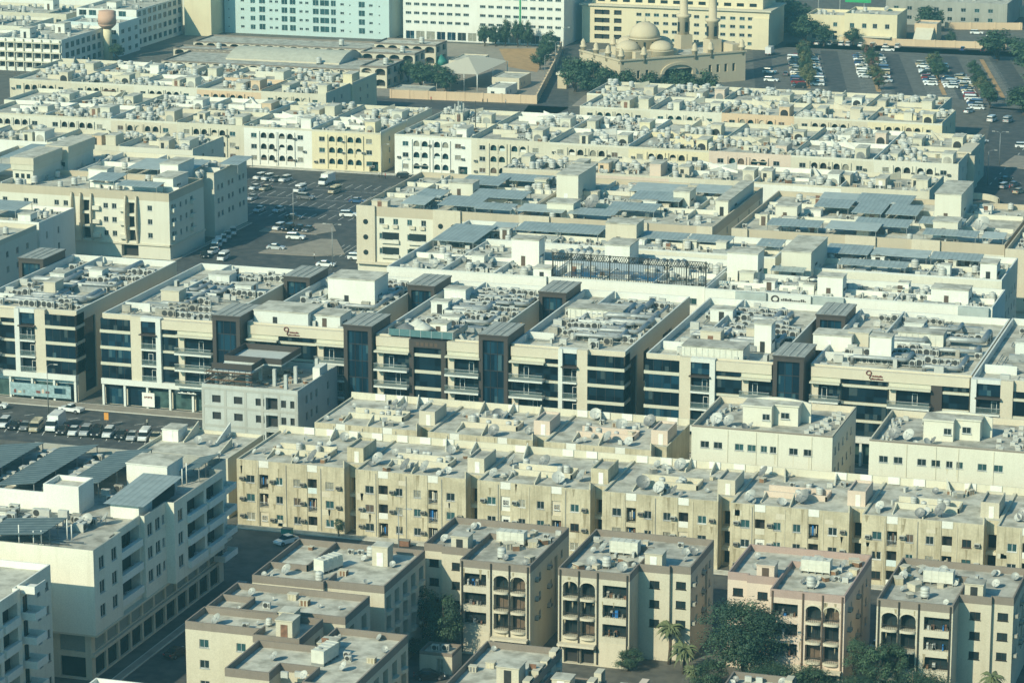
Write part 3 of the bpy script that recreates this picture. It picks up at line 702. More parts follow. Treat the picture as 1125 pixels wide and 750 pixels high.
    for k in range(3): put('crate', x+R.uniform(2,16), y+R.uniform(1.5,D-2), zr, R.uniform(0,3), 'wooden lumber box on '+ref, 'lumber boxes on '+ref, R.uniform(.7,1.2))
    return root
for k in range(-1, 8):
    if k == -1: continue
    nm = ('nearest the white corner block','with the street tree at its wall','behind the driveway trees block','behind the two palms block','behind the gap with parked cars','behind the pink banded block','behind the slim trees block','at the picture edge')[k]
    beige_terrace(-191.1+21.25*k, 452.4, f'stained beige terrace block, {ordinal(k)} along its street, '+nm, f'the {ordinal(k)} beige terrace block on the street', xlen=21.25)
def low_corner(x):
    root = thing('beige_block', 'white plastered low terrace end next to the parked cars', 'house', x, 455, 0)
    shell(root, rect(0,0,17,16), 0, 10.6, cream, roofp, {}, .6, .25)
    zr = 10.0
    wedge(root, 5, 15.6, 5, 9, zr, 2.2, .3, cream); wedge(root, 11, 15.6, 11, 9, zr, 2.4, .4, white); wedge(root, 14, 9, 14, 3, zr, 1.6, .3, cream)
    hut(root, 1, 9, zr, 4, 13, zr+2.2, white, roofp, 'f')
    for k in range(6): put('satellite_dish', x+R.uniform(1,16), 455+R.uniform(2,14), zr, R.uniform(3.5,5.3), 'grey dish on the white terrace end by the parked cars', 'dishes on the white terrace end', R.uniform(.8,1.4))
low_corner(-210.8)
for k in range(3):
    beige_terrace(-187.1+21.0*k, 478.3, f'stained beige terrace block behind the street terrace, {ordinal(k)} from the unfinished building', f'the {ordinal(k)} beige rear block', 18.8, xlen=21.0)

# ================================================================ two pale apartment blocks with the curved roof houses
def pale_apt(x0, x1, label, ref):
    y0, D, zt = 480.3, 20.2, 16.
    root = thing('apartment_block', label, 'apartment block', x0, y0, 0); W = x1-x0
    us = [1.6, 3.9, 7.6, 9.8, 12.1, 13.7, 17.0, 19.5]
    op = {0: [dict(u=u*W/24.4, w=1.5 if i not in (4,5) else 1.1, z=z, h=1.15, pn=R.choice((winA,winA,winB))) for i, u in enumerate(us) for z in (1.8,5.2,8.7,12.2)],
          1: grid([2,5,8.5,12,15.5], [1.8,5.2,8.7,12.2], 1.1, 1.3)}
    zr = shell(root, rect(0,0,W,D), 0, zt, pale, roofg, op, 1.1, .25, .28, brownb, False, tanl)
    for u in (6.3, 11.2, 14.9, 20.7): MB().box(u-.05,-.09,.2,u+.05,-.003,zt-.4).build('drain_pipe', [cream], root)
    for k in range(14): stain(root, R.choice(us)*W/24.4+R.uniform(0,1.4), R.choice((5.,8.5,12.)), R.uniform(.2,.5), R.uniform(.8,2.4), stainl)
    # roof house: stepped front, one arched back
    hx = 7.4*W/24.4
    h = MB(); h.box(hx,6.4,zr,hx+5,11,zr+3.4); h.box(hx+5,8.2,zr,hx+9.2,11,zr+3.4); h.box(hx-.2,6.2,zr+3.4,hx+5.1,11.1,zr+3.65,0,1); h.box(hx+5.1,8.0,zr+3.4,hx+9.4,11.1,zr+3.65,0,1)
    N = 14; pts = [(hx-.2+11*k/N, zr+3.3+.75*math.sin(PI*k/N)**.7) for k in range(N+1)]
    for k in range(N):
        (xa,za),(xb,zb) = pts[k], pts[k+1]
        h.face([(xa,11.1,zr),(xb,11.1,zr),(xb,11.1,zb),(xa,11.1,za)]); h.face([(xa,11.5,za),(xa,11.1,za),(xb,11.1,zb),(xb,11.5,zb)]); h.face([(xb,11.5,zr),(xa,11.5,zr),(xa,11.5,za),(xb,11.5,zb)])
    h.face([(pts[-1][0],11.1,zr),(pts[-1][0],11.5,zr),(pts[-1][0],11.5,pts[-1][1]),(pts[-1][0],11.1,pts[-1][1])])
    h.build('roof_house', [pale, roofp], root)
    window(root, (hx+3.4,6.36,zr+1.2), 0, 1.3, 1.1, 'two', alu, winA, False); window(root, (hx+6.2,8.16,zr+1.2), 0, 1.5, 1.1, 'two', alu, winA, False)
    for k in range(5): put('satellite_dish', x0+(3.2,5.4,8.6,6.8,9.4)[k]*W/24.4, y0+(4.8,4.6,2.8,2.4,4.)[k], zr, (4.4,4.2,5.6,4.8,3.6)[k], 'grey satellite dish on '+ref, 'satellite dishes on '+ref, (2.,1.9,1.2,.8,1.2)[k])
    for k in range(22): put('condenser', x0+W*.78+R.uniform(0,W*.17), y0+1.6+k*.75, zr, PI, 'black condenser packed along the roof edge of '+ref, 'edge condensers on '+ref, .9)
    for k in range(18): put('condenser', x0+1.+R.uniform(0,2.2), y0+2+k*.85, zr, PI*1.5, 'condenser packed at the other roof edge of '+ref, 'other edge condensers on '+ref, .9)
    for k in range(8): put('condenser', x0+R.uniform(.1,.7)*W, y0+R.uniform(12.5,18), zr, R.choice((0,PI)), 'condenser behind the roof house of '+ref, 'condensers behind the roof house of '+ref, 1.)
pale_apt(-119.6, -95.4, 'pale four storey block with a curved roof house, behind the fourth beige block', 'the pale block nearer the alley')
pale_apt(-89.2, -63.2, 'pale four storey block with a curved roof house, at the picture edge', 'the pale block at the edge')
# ================================================================ dark glazed office blocks
BANDS = ((5.4,8.0),(8.6,11.2),(11.8,14.4),(15.0,17.2))
def office(x, y, W, label, segs, ref, D=49., sideR=False, sideL=False, shop=True, seed=0, logo=None, big=None):
    root = thing('office_block', label, 'office block', x, y, 0)
    zt, zr = 18., 16.7
    poly = [(0,.9),(W,.9),(W,D),(0,D)]
    core = MB()
    hl = []
    if sideR: hl = [(3.2,1,8.4,15.6,.25,1),(13,9,17,15,.25,1),(27,9,34,15,.25,1)]
    core.wall((W,.9),(0,1),(1,0),D-.9,0,zt,hl,0,0)
    core.wall((W,D),(-1,0),(0,1),W,0,zt); core.wall((0,D),(0,-1),(-1,0),D-.9,0,zt,[(D-9,1,D-4,15.6,.25,1)] if sideL else [],0,0)
    core.wall((0,.9),(1,0),(0,-1),W,0,zt)
    core.build('wall', [offb, offg], root)
    r = MB(); inn = inset(poly, .3)
    r.face([(a,b,zr) for a,b in inn], 0)
    for k in range(4):
        j = (k+1)%4; r.face([(*poly[k],zt),(*poly[j],zt),(*inn[j],zt),(*inn[k],zt)],1); r.face([(*inn[k],zr),(*inn[k],zt),(*inn[j],zt),(*inn[j],zr)],1)
    r.build('roof', [roofp, offw], root)
    gl = offg
    for a, b, t in segs:
        if t == 'glass':
            for z0, z1 in BANDS:
                g = MB(); g.face([(a,-.05,z0),(b,-.05,z0),(b,-.05,z1),(a,-.05,z1)])
                if sideR and b > W-.1: g.face([(b,-.05,z0),(b,4.2,z0),(b,4.2,z1),(b,-.05,z1)])
                if sideL and a < .1: g.face([(a,4.2,z0),(a,-.05,z0),(a,-.05,z1),(a,4.2,z1)])
                g.build('window', [R.choice((offg,offg,offg2))], root)
            m = MB()
            ex = .15 if sideR and b > W-.1 else 0; el = .15 if sideL and a < .1 else 0
            for z0, z1 in ((8.0,8.6),(11.2,11.8),(14.4,15.0)): m.box(a-el,-.18,z0,b+ex,.88 if not (ex or el) else 4.2,z1)
            m.build('spandrel', [spandrel], root)
    
            mu = MB()
            for k in range(1, max(2,int((b-a)/1.5))):
                xx = a+(b-a)*k/max(2,int((b-a)/1.5))
                for z0, z1 in BANDS: mu.box(xx-.025,-.08,z0,xx+.025,-.052,z1)
            mu.build('mullion', [rail], root)
        elif t == 'pier': MB().box(a,-.12,5.4,b,.88,zt-.02).build('pier', [offb], root)
        elif t == 'wpier': MB().box(a,-.45,4.3,b,.88,zt).build('pier', [offw], root)
        elif t == 'brown': MB().box(a,-.1,4.4,b,.88,16.2).build('pier', [portal], root)
        elif t in ('balc', 'pbalc'):
            g = MB(); g.face([(a,.7,5.4),(b,.7,5.4),(b,.7,16.0),(a,.7,16.0)]); g.build('window', [offg], root)
            pr = -.4 if t == 'balc' else -1.7
            for i, (z0, z1) in enumerate(BANDS):
                if i == 3 and t == 'pbalc':
                    s = MB(); s.box(a-.1,pr*.7,14.85,b+.1,.88,15.15); s.box(a,.1,15.15,b,.88,16.0); s.build('balcony_roof', [spandrel], root); continue
                if i == 3:
                    g = MB(); g.face([(a,.2,15.0),(b,.2,15.0),(b,.2,17.2),(a,.2,17.2)]); g.build('window', [offg2], root)
                    MB().box(a,-.2,17.2,b,.88,zt).build('cornice', [offw], root); MB().box(a-.2,-.9,14.55,b+.2,.88,14.75).build('ledge', [portal], root); continue
                s = MB(); s.box(a,pr,z0-.35,b,.88,z0); so = s.build('balcony', [offw], root)
                q = MB(); q.face([(a+.05,pr+.04,z0),(b-.05,pr+.04,z0),(b-.05,pr+.04,z0+1.05),(a+.05,pr+.04,z0+1.05)]); q.box(a,pr,z0+1.05,b,pr+.07,z0+1.12,1)
                if t == 'pbalc':
                    for xx in (a+.02, b-.02): q.face([(xx,pr+.04,z0),(xx,.6,z0),(xx,.6,z0+1.05),(xx,pr+.04,z0+1.05)])
                q.build('balustrade', [railg, alu], so)
                xx = a+(b-a)*R.choice((.35,.55,.62)); window(root, (xx,.66,z0+.02), 0, .95, 2.1, 'one', wframe, offg, False, 'balcony_door')
                if t == 'pbalc' and R.random() < .9: MB().box(a+.1,.2,z0,a+1.3,.85,z0+2.6).build('pier', [offb], root)
        elif t == 'dglass':
            for z0, z1 in BANDS:
                g = MB(); g.face([(a,.3,z0),(b,.3,z0),(b,.3,z1+(.3 if z1 < 17 else -1.1)),(a,.3,z1+(.3 if z1 < 17 else -1.1))]); g.build('window', [offg], root)
                if z1 < 17: MB().box(a,.1,z1,b,.88,z1+.45).build('spandrel', [spandrel], root)
        elif t == 'bglass':
            f = MB(); f.box(a,-.3,4.4,a+.9,.88,17.6); f.box(b-.9,-.3,4.4,b,.88,17.6); f.box(a+.9,-.3,16.2,b-.9,.88,17.6)
            for k in range(5): f.box(a+1.4+k*.9,-.34,16.5,a+2.0+k*.9,-.302,17.2,1)
            f.build('brown_frame', [portal, bframe], root)
            for z0, z1 in BANDS[:3]+((15.,16.2),):
                g = MB(); g.face([(a+.9,.2,z0),(b-.9,.2,z0),(b-.9,.2,z1),(a+.9,.2,z1)]); g.build('window', [offg], root)
                if z1 < 16: MB().box(a+.9,.0,z1,b-.9,.88,z1+.6).build('spandrel', [spandrel], root)
        elif t == 'fascia':
            MB().box(a,-.12,15.9,b,.88,zt-.35).build('fascia', [offb], root)
    # slab over the shops, columns, shop fronts
    s = MB(); s.box(-.05,-.5,4.3,W+.05,.88,5.39); s.build('shop_slab', [offw], root)
    n = int(W/4.2)
    for k in range(n):
        a, b = W*k/n+.25, W*(k+1)/n-.25
        g = MB(); g.face([(a,.86,.1),(b,.86,.1),(b,.86,3.4),(a,.86,3.4)]); g.build('shop_window', [R.choice((shopg,shopg,offg2,winC))], root)
    c = MB()
    for k in range(n+1): xx = min(max(W*k/n,.25),W-.25); c.box(xx-.22,-.3,0,xx+.22,.2,4.3)
    c.build('column', [offw], root)
    b = MB(); b.box(.1,.6,3.45,W-.1,.84,4.28); b.build('sign_band', [bluewh if seed == 1 else offg], root)
    ofx = x; ref2 = ref
    # plant on the roof: silver ducts, condenser ranks, box houses
    rr = random.Random(100+seed)
    lay = MB()
    for k in range(11 if seed in (5,1,7) else 6):
        a, b_ = rr.uniform(2,W-8), rr.uniform(5,D-10); L1, L2 = rr.uniform(4,10), rr.uniform(3,9); r_ = rr.choice((.3,.4,.45,.6)); z = zr+rr.uniform(.7,1.5)
        a2 = min(a+L1, W-2); b2 = min(b_+L2, D-2)
        d = MB(); d.tube([(a,b_,zr+.1),(a,b_,z),(a+.4,b_,z+.1),(a2-.5,b_,z+.1),(a2,b_+.5,z+.1),(a2,b2,z+.1),(a2,b2+.4,zr)], r_, 8)
        d.build('air_duct', [duct], root)
    for k in range(4):
        a, b_ = rr.uniform(2,W-9), rr.uniform(4,D-6); d = MB(); d.box(a,b_,zr+.05,a+rr.uniform(4,7),b_+.9,zr+1.2); d.build('air_duct', [duct], root)
    for k in range(14):
        a, b_ = rr.uniform(1,W-9), rr.uniform(2,D-4); pp = MB(); pp.tube([(a+rr.uniform(3,8),b_,zr+.35),(a,b_,zr+.35),(a,min(b_+rr.uniform(2,9),D-1),zr+.35)], .1, 5); pp.build('pipe', [steel], root)
    for k in range(big or 3):
        a, b_ = rr.uniform(2,W-7), rr.uniform(8,D-9); hut(root, a, b_, zr, a+rr.uniform(2.4,4.6), b_+rr.uniform(2.5,4), zr+rr.uniform(1.6,3.4), rr.choice((offw,white,offb)), roofp, rr.choice((None,'f','r')), 'plant_house')
    partitions(root, [(W*.3,D*.45,W*.3,D-1),(W*.3,D*.45,W*.62,D*.45),(1,D*.2,W*.25,D*.2)], zr, 1.6, offw, .25)
    for gy in steps(3.5, D-4, 15):
        if rr.random() < .3: continue
        a = rr.uniform(2, W*.55)
        for k in range(rr.randint(5, 11)):
            put('condenser', x+min(a+k*1.25, W-1.2), y+gy+rr.uniform(-.3,.3), zr, rr.choice((0,0,PI)) if k == 0 else (0), 'condenser on the plant filled roof of '+ref, 'condensers on the roof of '+ref, rr.choice((1.4,1.6,1.9)))
    for k in range(40): put('condenser', x+rr.uniform(1.2,W-1.2), y+rr.uniform(2.5,D-2), zr, rr.choice((0,PI/2,PI)), 'condenser on the plant filled roof of '+ref, 'condensers on the roof of '+ref, rr.choice((1.1,1.5,1.9)))
    return root
def entrance_tower(cx, y, label, depth=10.4, z=20., front=True):
    w = 5.6; t = thing('entrance_tower', label, 'stair tower', cx-w/2, y, 0)
    f = MB(); f.box(0,0,0,.75,depth,z-.5); f.box(w-.75,0,0,w,depth,z-.5); f.box(.75,0,z-1.3,w-.75,depth,z-.5); f.box(.75,depth-.3,0,w-.75,depth,z-1.3); f.build('frame', [portal], t)
    g = MB(); g.face([(.75,.5,.1),(w-.75,.5,.1),(w-.75,.5,z-1.3),(.75,.5,z-1.3)])
    g.build('window', [offg2], t)
    m = MB()
    for k in range(1,6): m.box(.75,.42,k*3.2,w-.75,.49,k*3.2+.12)
    for k in (1,2): m.box(.75+1.37*k-.03,.42,.1,.75+1.37*k+.03,.49,z-1.3)
    m.build('mullion', [rail], t)
    r = MB(); r.box(-.15,-.15,z-.5,w+.15,depth+.15,z-.2,0,1)
    for k in range(1,4): r.box(k*1.4-.06,0,z-.2,k*1.4+.06,depth,z-.1,1)
    r.build('roof', [portal, portalr], t)
S1 = lambda W: [(0,6.3,'glass'),(6.3,8.5,'pier'),(8.5,11.7,'balc'),(11.7,12.7,'wpier'),(12.7,16,'dglass'),(16,23.6,'pbalc'),(12.7,23.6,'fascia')]
S1m = lambda W: [(W-b,W-a,t) for a,b,t in S1(W)]
SC = [(0.4,7.0,'pbalc'),(7.0,14.2,'bglass'),(14.4,21.0,'pbalc'),(0.4,7,'fascia'),(14.4,21,'fascia')]
SF = [(0.4,6.6,'pbalc'),(6.6,14.2,'dglass'),(14.4,21.0,'pbalc'),(.4,21,'fascia')]
O = {}
office(-275.6, 518, 23.6, 'dark glazed office block with pale shop signs under it, at the picture edge', S1m(23.6), 'the office block at the picture edge', 49, True, False, seed=1)
office(-246.5, 518, 23.8, 'dark glazed office block over a shop with a dark sign, beside the alley', S1(23.8), 'the office block over the dark shop sign', 49, False, True, seed=2)
office(-217.0, 519.6, 21.0, 'office block with a maroon emblem on its fascia, behind the unfinished building', SF, 'the office block behind the unfinished building', 47, seed=3, big=4)
office(-190.4, 518, 21.0, 'office block with a brown framed glass front and glass rail terrace', SC, 'the office block with the glass rail terrace', 49, seed=4, big=4)
office(-163.7, 518, 21.8, 'dark glazed office block with a web of silver ducts on its roof, beside the alley', [(0.2,6.7,'pbalc'),(6.7,9.4,'dglass'),(9.4,10.2,'wpier'),(10.2,12.9,'balc'),(12.9,14.9,'pier'),(14.9,21.8,'glass'),(.2,9.4,'fascia')], 'the office block with the duct web', 49, True, False, seed=5, big=1)
office(-138.0, 518.4, 23.8, 'dark glazed office block with fat ducts and a corrugated plant box, across the alley', [(0,6.5,'glass'),(6.5,8.6,'pier'),(8.6,12.2,'balc'),(12.2,13.2,'wpier'),(13.2,18,'dglass'),(18,23.6,'pbalc'),(13.2,23.6,'fascia')], 'the office block with the corrugated plant box', 49, False, True, seed=6)
office(-107.7, 519.6, 29.0, 'long office block with a maroon emblem, behind the pale blocks with curved roof houses', [(.3,5.6,'pbalc'),(5.8,14.2,'dglass'),(14.4,22,'pbalc'),(22,24,'brown'),(24,28.8,'dglass'),(.3,28.8,'fascia')], 'the long office block with the emblem', 47, False, False, seed=7, big=4)
office(-78.4, 518.4, 26.0, 'office block with slim pale piers, cut by the picture edge', [(0,1,'wpier'),(1,5.2,'balc'),(5.2,7.4,'pier'),(7.4,12,'dglass'),(12,13.4,'wpier'),(13.4,20,'pbalc')], 'the office block with slim piers', 49, False, False, seed=8)
for cx, y, lb in ((-219.9,516.9,'brown framed stair tower behind the unfinished building'),(-193.3,516.9,'brown framed stair tower between the emblem office and the terrace office'),(-166.7,517.1,'brown framed stair tower beside the duct web office'),(-111.2,517.6,'brown framed stair tower above the pale blocks'),
                  (-278.5,553.,'brown roofed rear stair tower at the picture edge'),(-219.7,553,'brown roofed rear stair tower behind the condenser ranks'),(-193.3,553,'brown roofed rear stair tower near the tall white box'),(-166.7,555,'brown roofed rear stair tower near the roof pool'),(-110.6,552,'brown roofed rear stair tower on the long office')):
    entrance_tower(cx, y, lb)
def emblem(x, y, z, label, s=1.):
    t = thing('wall_emblem', label, 'sign', x, y, z)
    b = MB(); b.tube([(.55*s*math.cos(a)*(1 if a < 6 else .9), -.06, .55*s*math.sin(a)*.9+.75*s) for a in [k*PI/8 for k in range(17)]], .13*s, 6)
    b.tube([(.5*s,-.06,.75*s),(.42*s,-.06,.2*s),(.12*s,-.06,-.35*s),(.5*s,-.06,-.75*s)], .13*s, 6); b.build('swirl', [signr], t)
    w = MB(); rr = random.Random(3)
    xx = .75*s
    while xx < 3.1*s:                                        # the upper, joined script line
        d = rr.uniform(.12,.3)*s; w.box(xx,-.09,-.08*s,xx+d,-.02,rr.uniform(.08,.34)*s); xx += d
    w.build('lettering', [signr], t)
    l = MB(); xx = .6*s
    while xx < 3.1*s:
        d = rr.uniform(.12,.2)*s; l.box(xx,-.09,-.72*s,xx+d,-.02,-.36*s-rr.choice((0,.1))*s); xx += d+.06*s
    l.build('lettering', [signr], t)
emblem(-208.6, 519.42, 16.75, 'maroon swirl emblem with script on the fascia behind the unfinished building', .8)
emblem(-96.9, 519.42, 16.75, 'maroon swirl emblem with script on the long office fascia', .8)
# corrugated plant box, terrace, orange sheets, white lift boxes on the office roofs
def plant_box(x, y, z, w, d, h, label):
    t = thing('plant_box', label, 'plant room', x, y, z); b = MB(); b.box(0,0,0,w,d,h)
    for k in range(int(w/1.1)): b.box(k*1.1+.1,-.09,.1,k*1.1+.5,-.003,h-.2)
    b.build('body', [panelt], t); MB().box(-.1,-.2,h+.004,w+.1,d+.1,h+.16).build('roof', [roofg], t)
plant_box(-131.6, 520.4, 16.7, 11.4, 5.4, 2.9, 'corrugated cream plant box on the office front beside the alley')
plant_box(-96.4, 545, 16.7, 8.5, 4, 2.4, 'corrugated cream plant box on the long office roof')
plant_box(-161, 546.5, 16.7, 11, 4, 2.2, 'corrugated cream plant box near the rear stair tower')
def roof_box(x0, y0, x1, y1, z0, z1, label, m=white):
    t = thing('roof_house', label, 'roof house', x0, y0, z0); w, d, h = x1-x0, y1-y0, z1-z0
    b = MB(); b.box(0,0,0,w,d,h-.2); b.build('wall', [m], t); MB().box(-.12,-.12,h-.2,w+.12,d+.12,h).build('roof', [roofp], t)
    MB().box(w*.35,-.05,.02,w*.35+.9,-.003,2.1).build('door', [R.choice((dark,wframe,bframe))], t)
    v = MB()
    for k in range(3): v.box(w+.003,d*.25+k*.8,h*.3,w+.05,d*.25+k*.8+.5,h*.3+.5)
    v.build('vent', [dark], t)
roof_box(-120.6, 531, -117.4, 534.4, 16.7, 22.2, 'tall white lift house near the alley side of the roofs')
roof_box(-98.9, 530, -94.9, 533, 16.7, 21.6, 'tall white lift house on the long office')
roof_box(-110.6, 536, -103.4, 541, 16.7, 19.8, 'wide white plant house with tanks on the long office')
roof_box(-216.5, 522.6, -205.4, 530.6, 16.7, 20., 'broad white roof house above the maroon emblem', offw)
roof_box(-205.2, 524.4, -199.6, 530.6, 16.7, 19.4, 'lower white roof house beside the emblem roof house', offw)
roof_box(-209.6, 544.2, -199.8, 552, 16.7, 22.2, 'biggest white roof house, beside the brown rear tower', white)
roof_box(-181.6, 524.6, -178.3, 527.6, 16.7, 19.4, 'small white hut with two round tanks on the terrace', white)
def terrace():
    t = thing('roof_terrace', 'roof terrace with a teal glass balustrade and folded awnings', 'roof terrace', -187.6, 518.4, 16.7)
    MB().box(.3,.5,0,12,9,1.2).build('deck', [roofd], t)
    g = MB(); g.face([(0,0,1.3),(12.6,0,1.3),(12.6,0,2.6),(0,0,2.6)]); g.face([(12.6,0,1.3),(12.6,9,1.3),(12.6,9,2.6),(12.6,0,2.6)]); g.face([(0,9,1.3),(0,0,1.3),(0,0,2.6),(0,9,2.6)])
    for k in range(7): g.box(k*2.1-.04,-.05,1.2,k*2.1+.04,.05,2.62,1)
    g.build('balustrade', [plain('teal_glass', (.10,.19,.20), .15), alu], t)
    for k, (a, b_) in enumerate(((2.2,3.2),(5.2,4.4),(3.4,6.6))):
        u = MB(); u.lathe([(2.2,1.9),(1.5,2.3),(.1,3.1)], a, b_, 8); u.lathe([(.07,1.2),(.07,3.2)], a, b_, 6); u.build('awning', [(dishd,panelt,panelt)[k]], t)
terrace()
t = thing('sheet_pile', 'orange plastic sheets leaning by the duct roof', 'sheets', -169.6, 529.6, 16.7)
for k in range(3):
    b = MB(); b.face([(k*1.2,.2*k,.2),(k*1.2+1.6,.1,.2),(k*1.2+2.0,.6,2.0+.3*k),(k*1.2+.5,.8,1.6+.2*k)]); b.face([(k*1.2+.5,.86,1.6+.2*k),(k*1.2+2.0,.66,2.0+.3*k),(k*1.2+1.6,.16,.2),(k*1.2,.26+.2*k,.2)]); b.build('sheet', [orange], t)

# ================================================================ the unfinished concrete building
rawc = weathered('bare_block_wall', (.50,.52,.49), (.30,.31,.29), .5, .5)
def unfinished():
    x0, y0, W, D = -216.6, 497.2, 18.9, 20.4; zt = 11.6
    root = thing('unfinished_building', 'unfinished grey concrete block with formwork and columns on its top', 'building site', x0, y0, 0)
    us = [2.0, 6.3, 10.6, 15.6, 17.4]
    op = {0: [dict(u=u, w=(1.7 if i < 3 else 1.0), z=z, h=1.4, kind='bay', d=.3) for i, u in enumerate(us) for z in (1.4,5.0,8.2)] + [dict(u=12.6, w=2.4, z=z, h=2.4, kind='bay', d=1.2) for z in (1.,4.2,7.5)],
          1: [dict(u=u, w=1.0, z=z, h=1.5, kind='bay', d=.3) for u in (4,6.4,9,15) for z in (1.4,5.,8.2)]}
    zr = shell(root, rect(0,0,W,D), 0, zt, rawc, roofg, op, 1.0, .25, 0, None, False)
    b = MB()
    for z in (.2,3.6,7.2,10.6): b.box(-.06,-.07,z,W+.06,-.003,z+.45)
    for u in (.2,4.6,8.6,11.9,15.2,18.5): b.box(u-.25,-.05,.2,u+.25,-.004,10.6)
    b.build('frame', [weathered('raw_concrete', (.44,.44,.40), (.25,.25,.22), .4, .3)], root)
    for u, v in ((2,2.6),(8,2.6),(15.6,2.6),(2,9),(8,9),(15,9),(2,16),(9,16),(16.5,16),(12,6)):
        MB().box(u-.3,v-.3,zr,u+.3,v+.3,zr+3.2).build('column', [rawc], root)
    s = MB(); s.box(1.2,8,zr+3.2,12.6,18,zr+3.5); s.box(1.2,2,zr+2.9,9,8,zr+3.2); s.build('upper_slab', [rawc], root)
    for a in ((1.2,8,12.6,8.2),(1.2,17.8,12.6,18),(1.2,8.2,1.4,17.8),(12.4,8.2,12.6,17.8),(1.2,2.,9,2.15),(9,2,9.15,8)):
        MB().box(a[0],a[1],zr+3.5,a[2],a[3],zr+4.6).build('formwork', [portal], root)
    for z in (zr+.6, zr+1.5, zr+2.4, zr+3.0):
        p = MB(); p.tube([(.4,1.2,z),(9.6,1.2,z)], .07, 4); p.tube([(.4,.5,z),(.4,9,z)], .07, 4); p.box(.4,.9,z+.1,9.6,1.5,z+.16); p.build('scaffold_pole', [R.choice((portal,wood))], root)
    for k in range(9):
        p = MB(); xx = .5+k*1.1; p.tube([(xx,1.2,zr),(xx,1.2,zr+3.6)], .05, 4); p.build('scaffold_pole', [portal], root)
    for k in range(26):
        xx, yy = R.uniform(8.5,17.8), R.uniform(1.2,16); put('crate', x0+xx, y0+yy, zr, R.uniform(0,3), 'scrap of lumber on the unfinished building', 'lumber on the unfinished building', R.uniform(.4,1.))
    MB().box(17.2,12,zr,18.6,16,zr+2.4).build('block_wall', [white], root)
unfinished()

# ================================================================ rows behind the offices
def slate(x0, y0, x1, y1, z, label, grp=None, h=2.0, m=slategr, name='shade_roof'):
    t = thing(name, label, 'shade roof', x0, y0, z, 0, grp); w, d = x1-x0, y1-y0
    b = MB(); b.face([(0,0,h),(w,0,h),(w,d,h+.45),(0,d,h+.45)]); b.face([(0,d,h+.37),(w,d,h+.37),(w,0,h-.08),(0,0,h-.08)])
    b.face([(0,0,h-.08),(w,0,h-.08),(w,0,h),(0,0,h)]); b.face([(w,0,h-.08),(w,d,h+.37),(w,d,h+.45),(w,0,h)])
    b.build('sheet', [shedx if m is slategr and R.random() < .75 else m], t)
    for px in steps(.3, w-.3, max(2,int(w/5))):
        for py in (.25, d-.25): MB().box(px-.06,py-.06,0,px+.06,py+.06,h-.06+.4*py/d).build('post', [steel], t)
def roof_mess(x0, y0, x1, y1, z, ref, nt=4, nd=4, nc=6, far=True):
    for k in range(nt): put('water_tank', R.uniform(x0,x1), R.uniform(y0,y1), z, 0, 'white water tank on '+ref, 'water tanks on '+ref, R.uniform(.8,1.1))
    for k in range(nd): put('satellite_dish', R.uniform(x0,x1), R.uniform(y0,y1), z, R.uniform(3.5,5.3), 'grey satellite dish on '+ref, 'satellite dishes on '+ref, R.choice((.8,1,1.2,1.8)))
    for k in range(nc): put('condenser', R.uniform(x0,x1), R.uniform(y0,y1), z, R.choice((0,PI/2,PI)), 'condenser box on '+ref, 'condensers on '+ref, R.uniform(1,1.3))
def dblock(x0, x1, y0, y1, label, ref, zt=18., m=white, ph=1.3, nt=10, nd=8, nc=90, parts=True, op=None):
    root = thing('white_block', label, 'apartment block', x0, y0, 0); W, D = x1-x0, y1-y0
    zr = shell(root, rect(0,0,W,D), 0, zt, m, roofp, op or {0: grid(steps(3,W-4,max(2,int(W/7))), [14.2], 2.4, 1.3, pn=winB), 1: grid(steps(3,D-4,5), [5,8.5,12], 1.2, 1.4)}, ph, .3, .35, offw)
    if parts:
        partitions(root, [(W*f,.5,W*f,D-.5) for f in (.33,.66)]+[(1,D*.5,W-1,D*.5)], zr, 1.1, m, .25)
        for k in range(int(W/5)):
            a = R.uniform(1,W-8); b_ = R.uniform(2,D-3); d = MB(); d.box(a,b_,zr+.1,a+R.uniform(3,6),b_+.8,zr+1.0); d.build('air_duct', [duct], root)
            d = MB(); d.tube([(a,b_+1.5,zr+.3),(a+6,b_+1.5,zr+.3)], .15, 5); d.build('pipe', [steel], root)
        for k in range(int(W/8)):
            a = R.uniform(1,W-5); b_ = R.uniform(3,D-5); hut(root, a, b_, zr, a+R.uniform(1.6,3.4), b_+R.uniform(1.6,3), zr+R.uniform(1.2,2.6), R.choice((white,pale,offw)), roofp, R.choice((None,'f')), 'plant_house')
    roof_mess(x0+1.5, y0+2, x1-1.5, y1-1.5, zr, ref, nt, nd, nc)
    return zr
dblock(-208.6,-174.2,575.6,608,'white plant roofed block behind the terrace office with a tall blank box','the white block with the tall blank box')
dblock(-173.9,-141.2,576.2,603,'white block with a trellis screened roof pool','the white block with the roof pool', nc=80)
dblock(-140.9,-83.4,575.2,592,'long white block with grey panels and ranks of condensers behind the long office','the long white block with grey panels', nc=150, nt=10)
dblock(-131.5,-85.4,600.6,623,'cream block with slate shade roofs, behind the condenser ranks','the cream block behind the condenser ranks', m=pale, nc=80)
dblock(-207.8,-134,608.4,627,'cream block with long slate shade roofs, behind the white blocks','the cream block with long slate roofs', m=pale, nc=90)
roof_box(-186.2, 590.2, -180.2, 594.4, 16.7, 22.4, 'tall blank white box on the plant roofed white block', white)
roof_box(-177.2, 576.4, -173.4, 580, 16.7, 19.6, 'short white box beside the roof pool screen', white)
roof_box(-166.6, 592.3, -161.2, 599.4, 16.7, 22., 'white box above the roof pool', white)
roof_box(-139.8, 589.4, -133.4, 595, 16.7, 22.6, 'white box at the end of the roof pool screen', white)
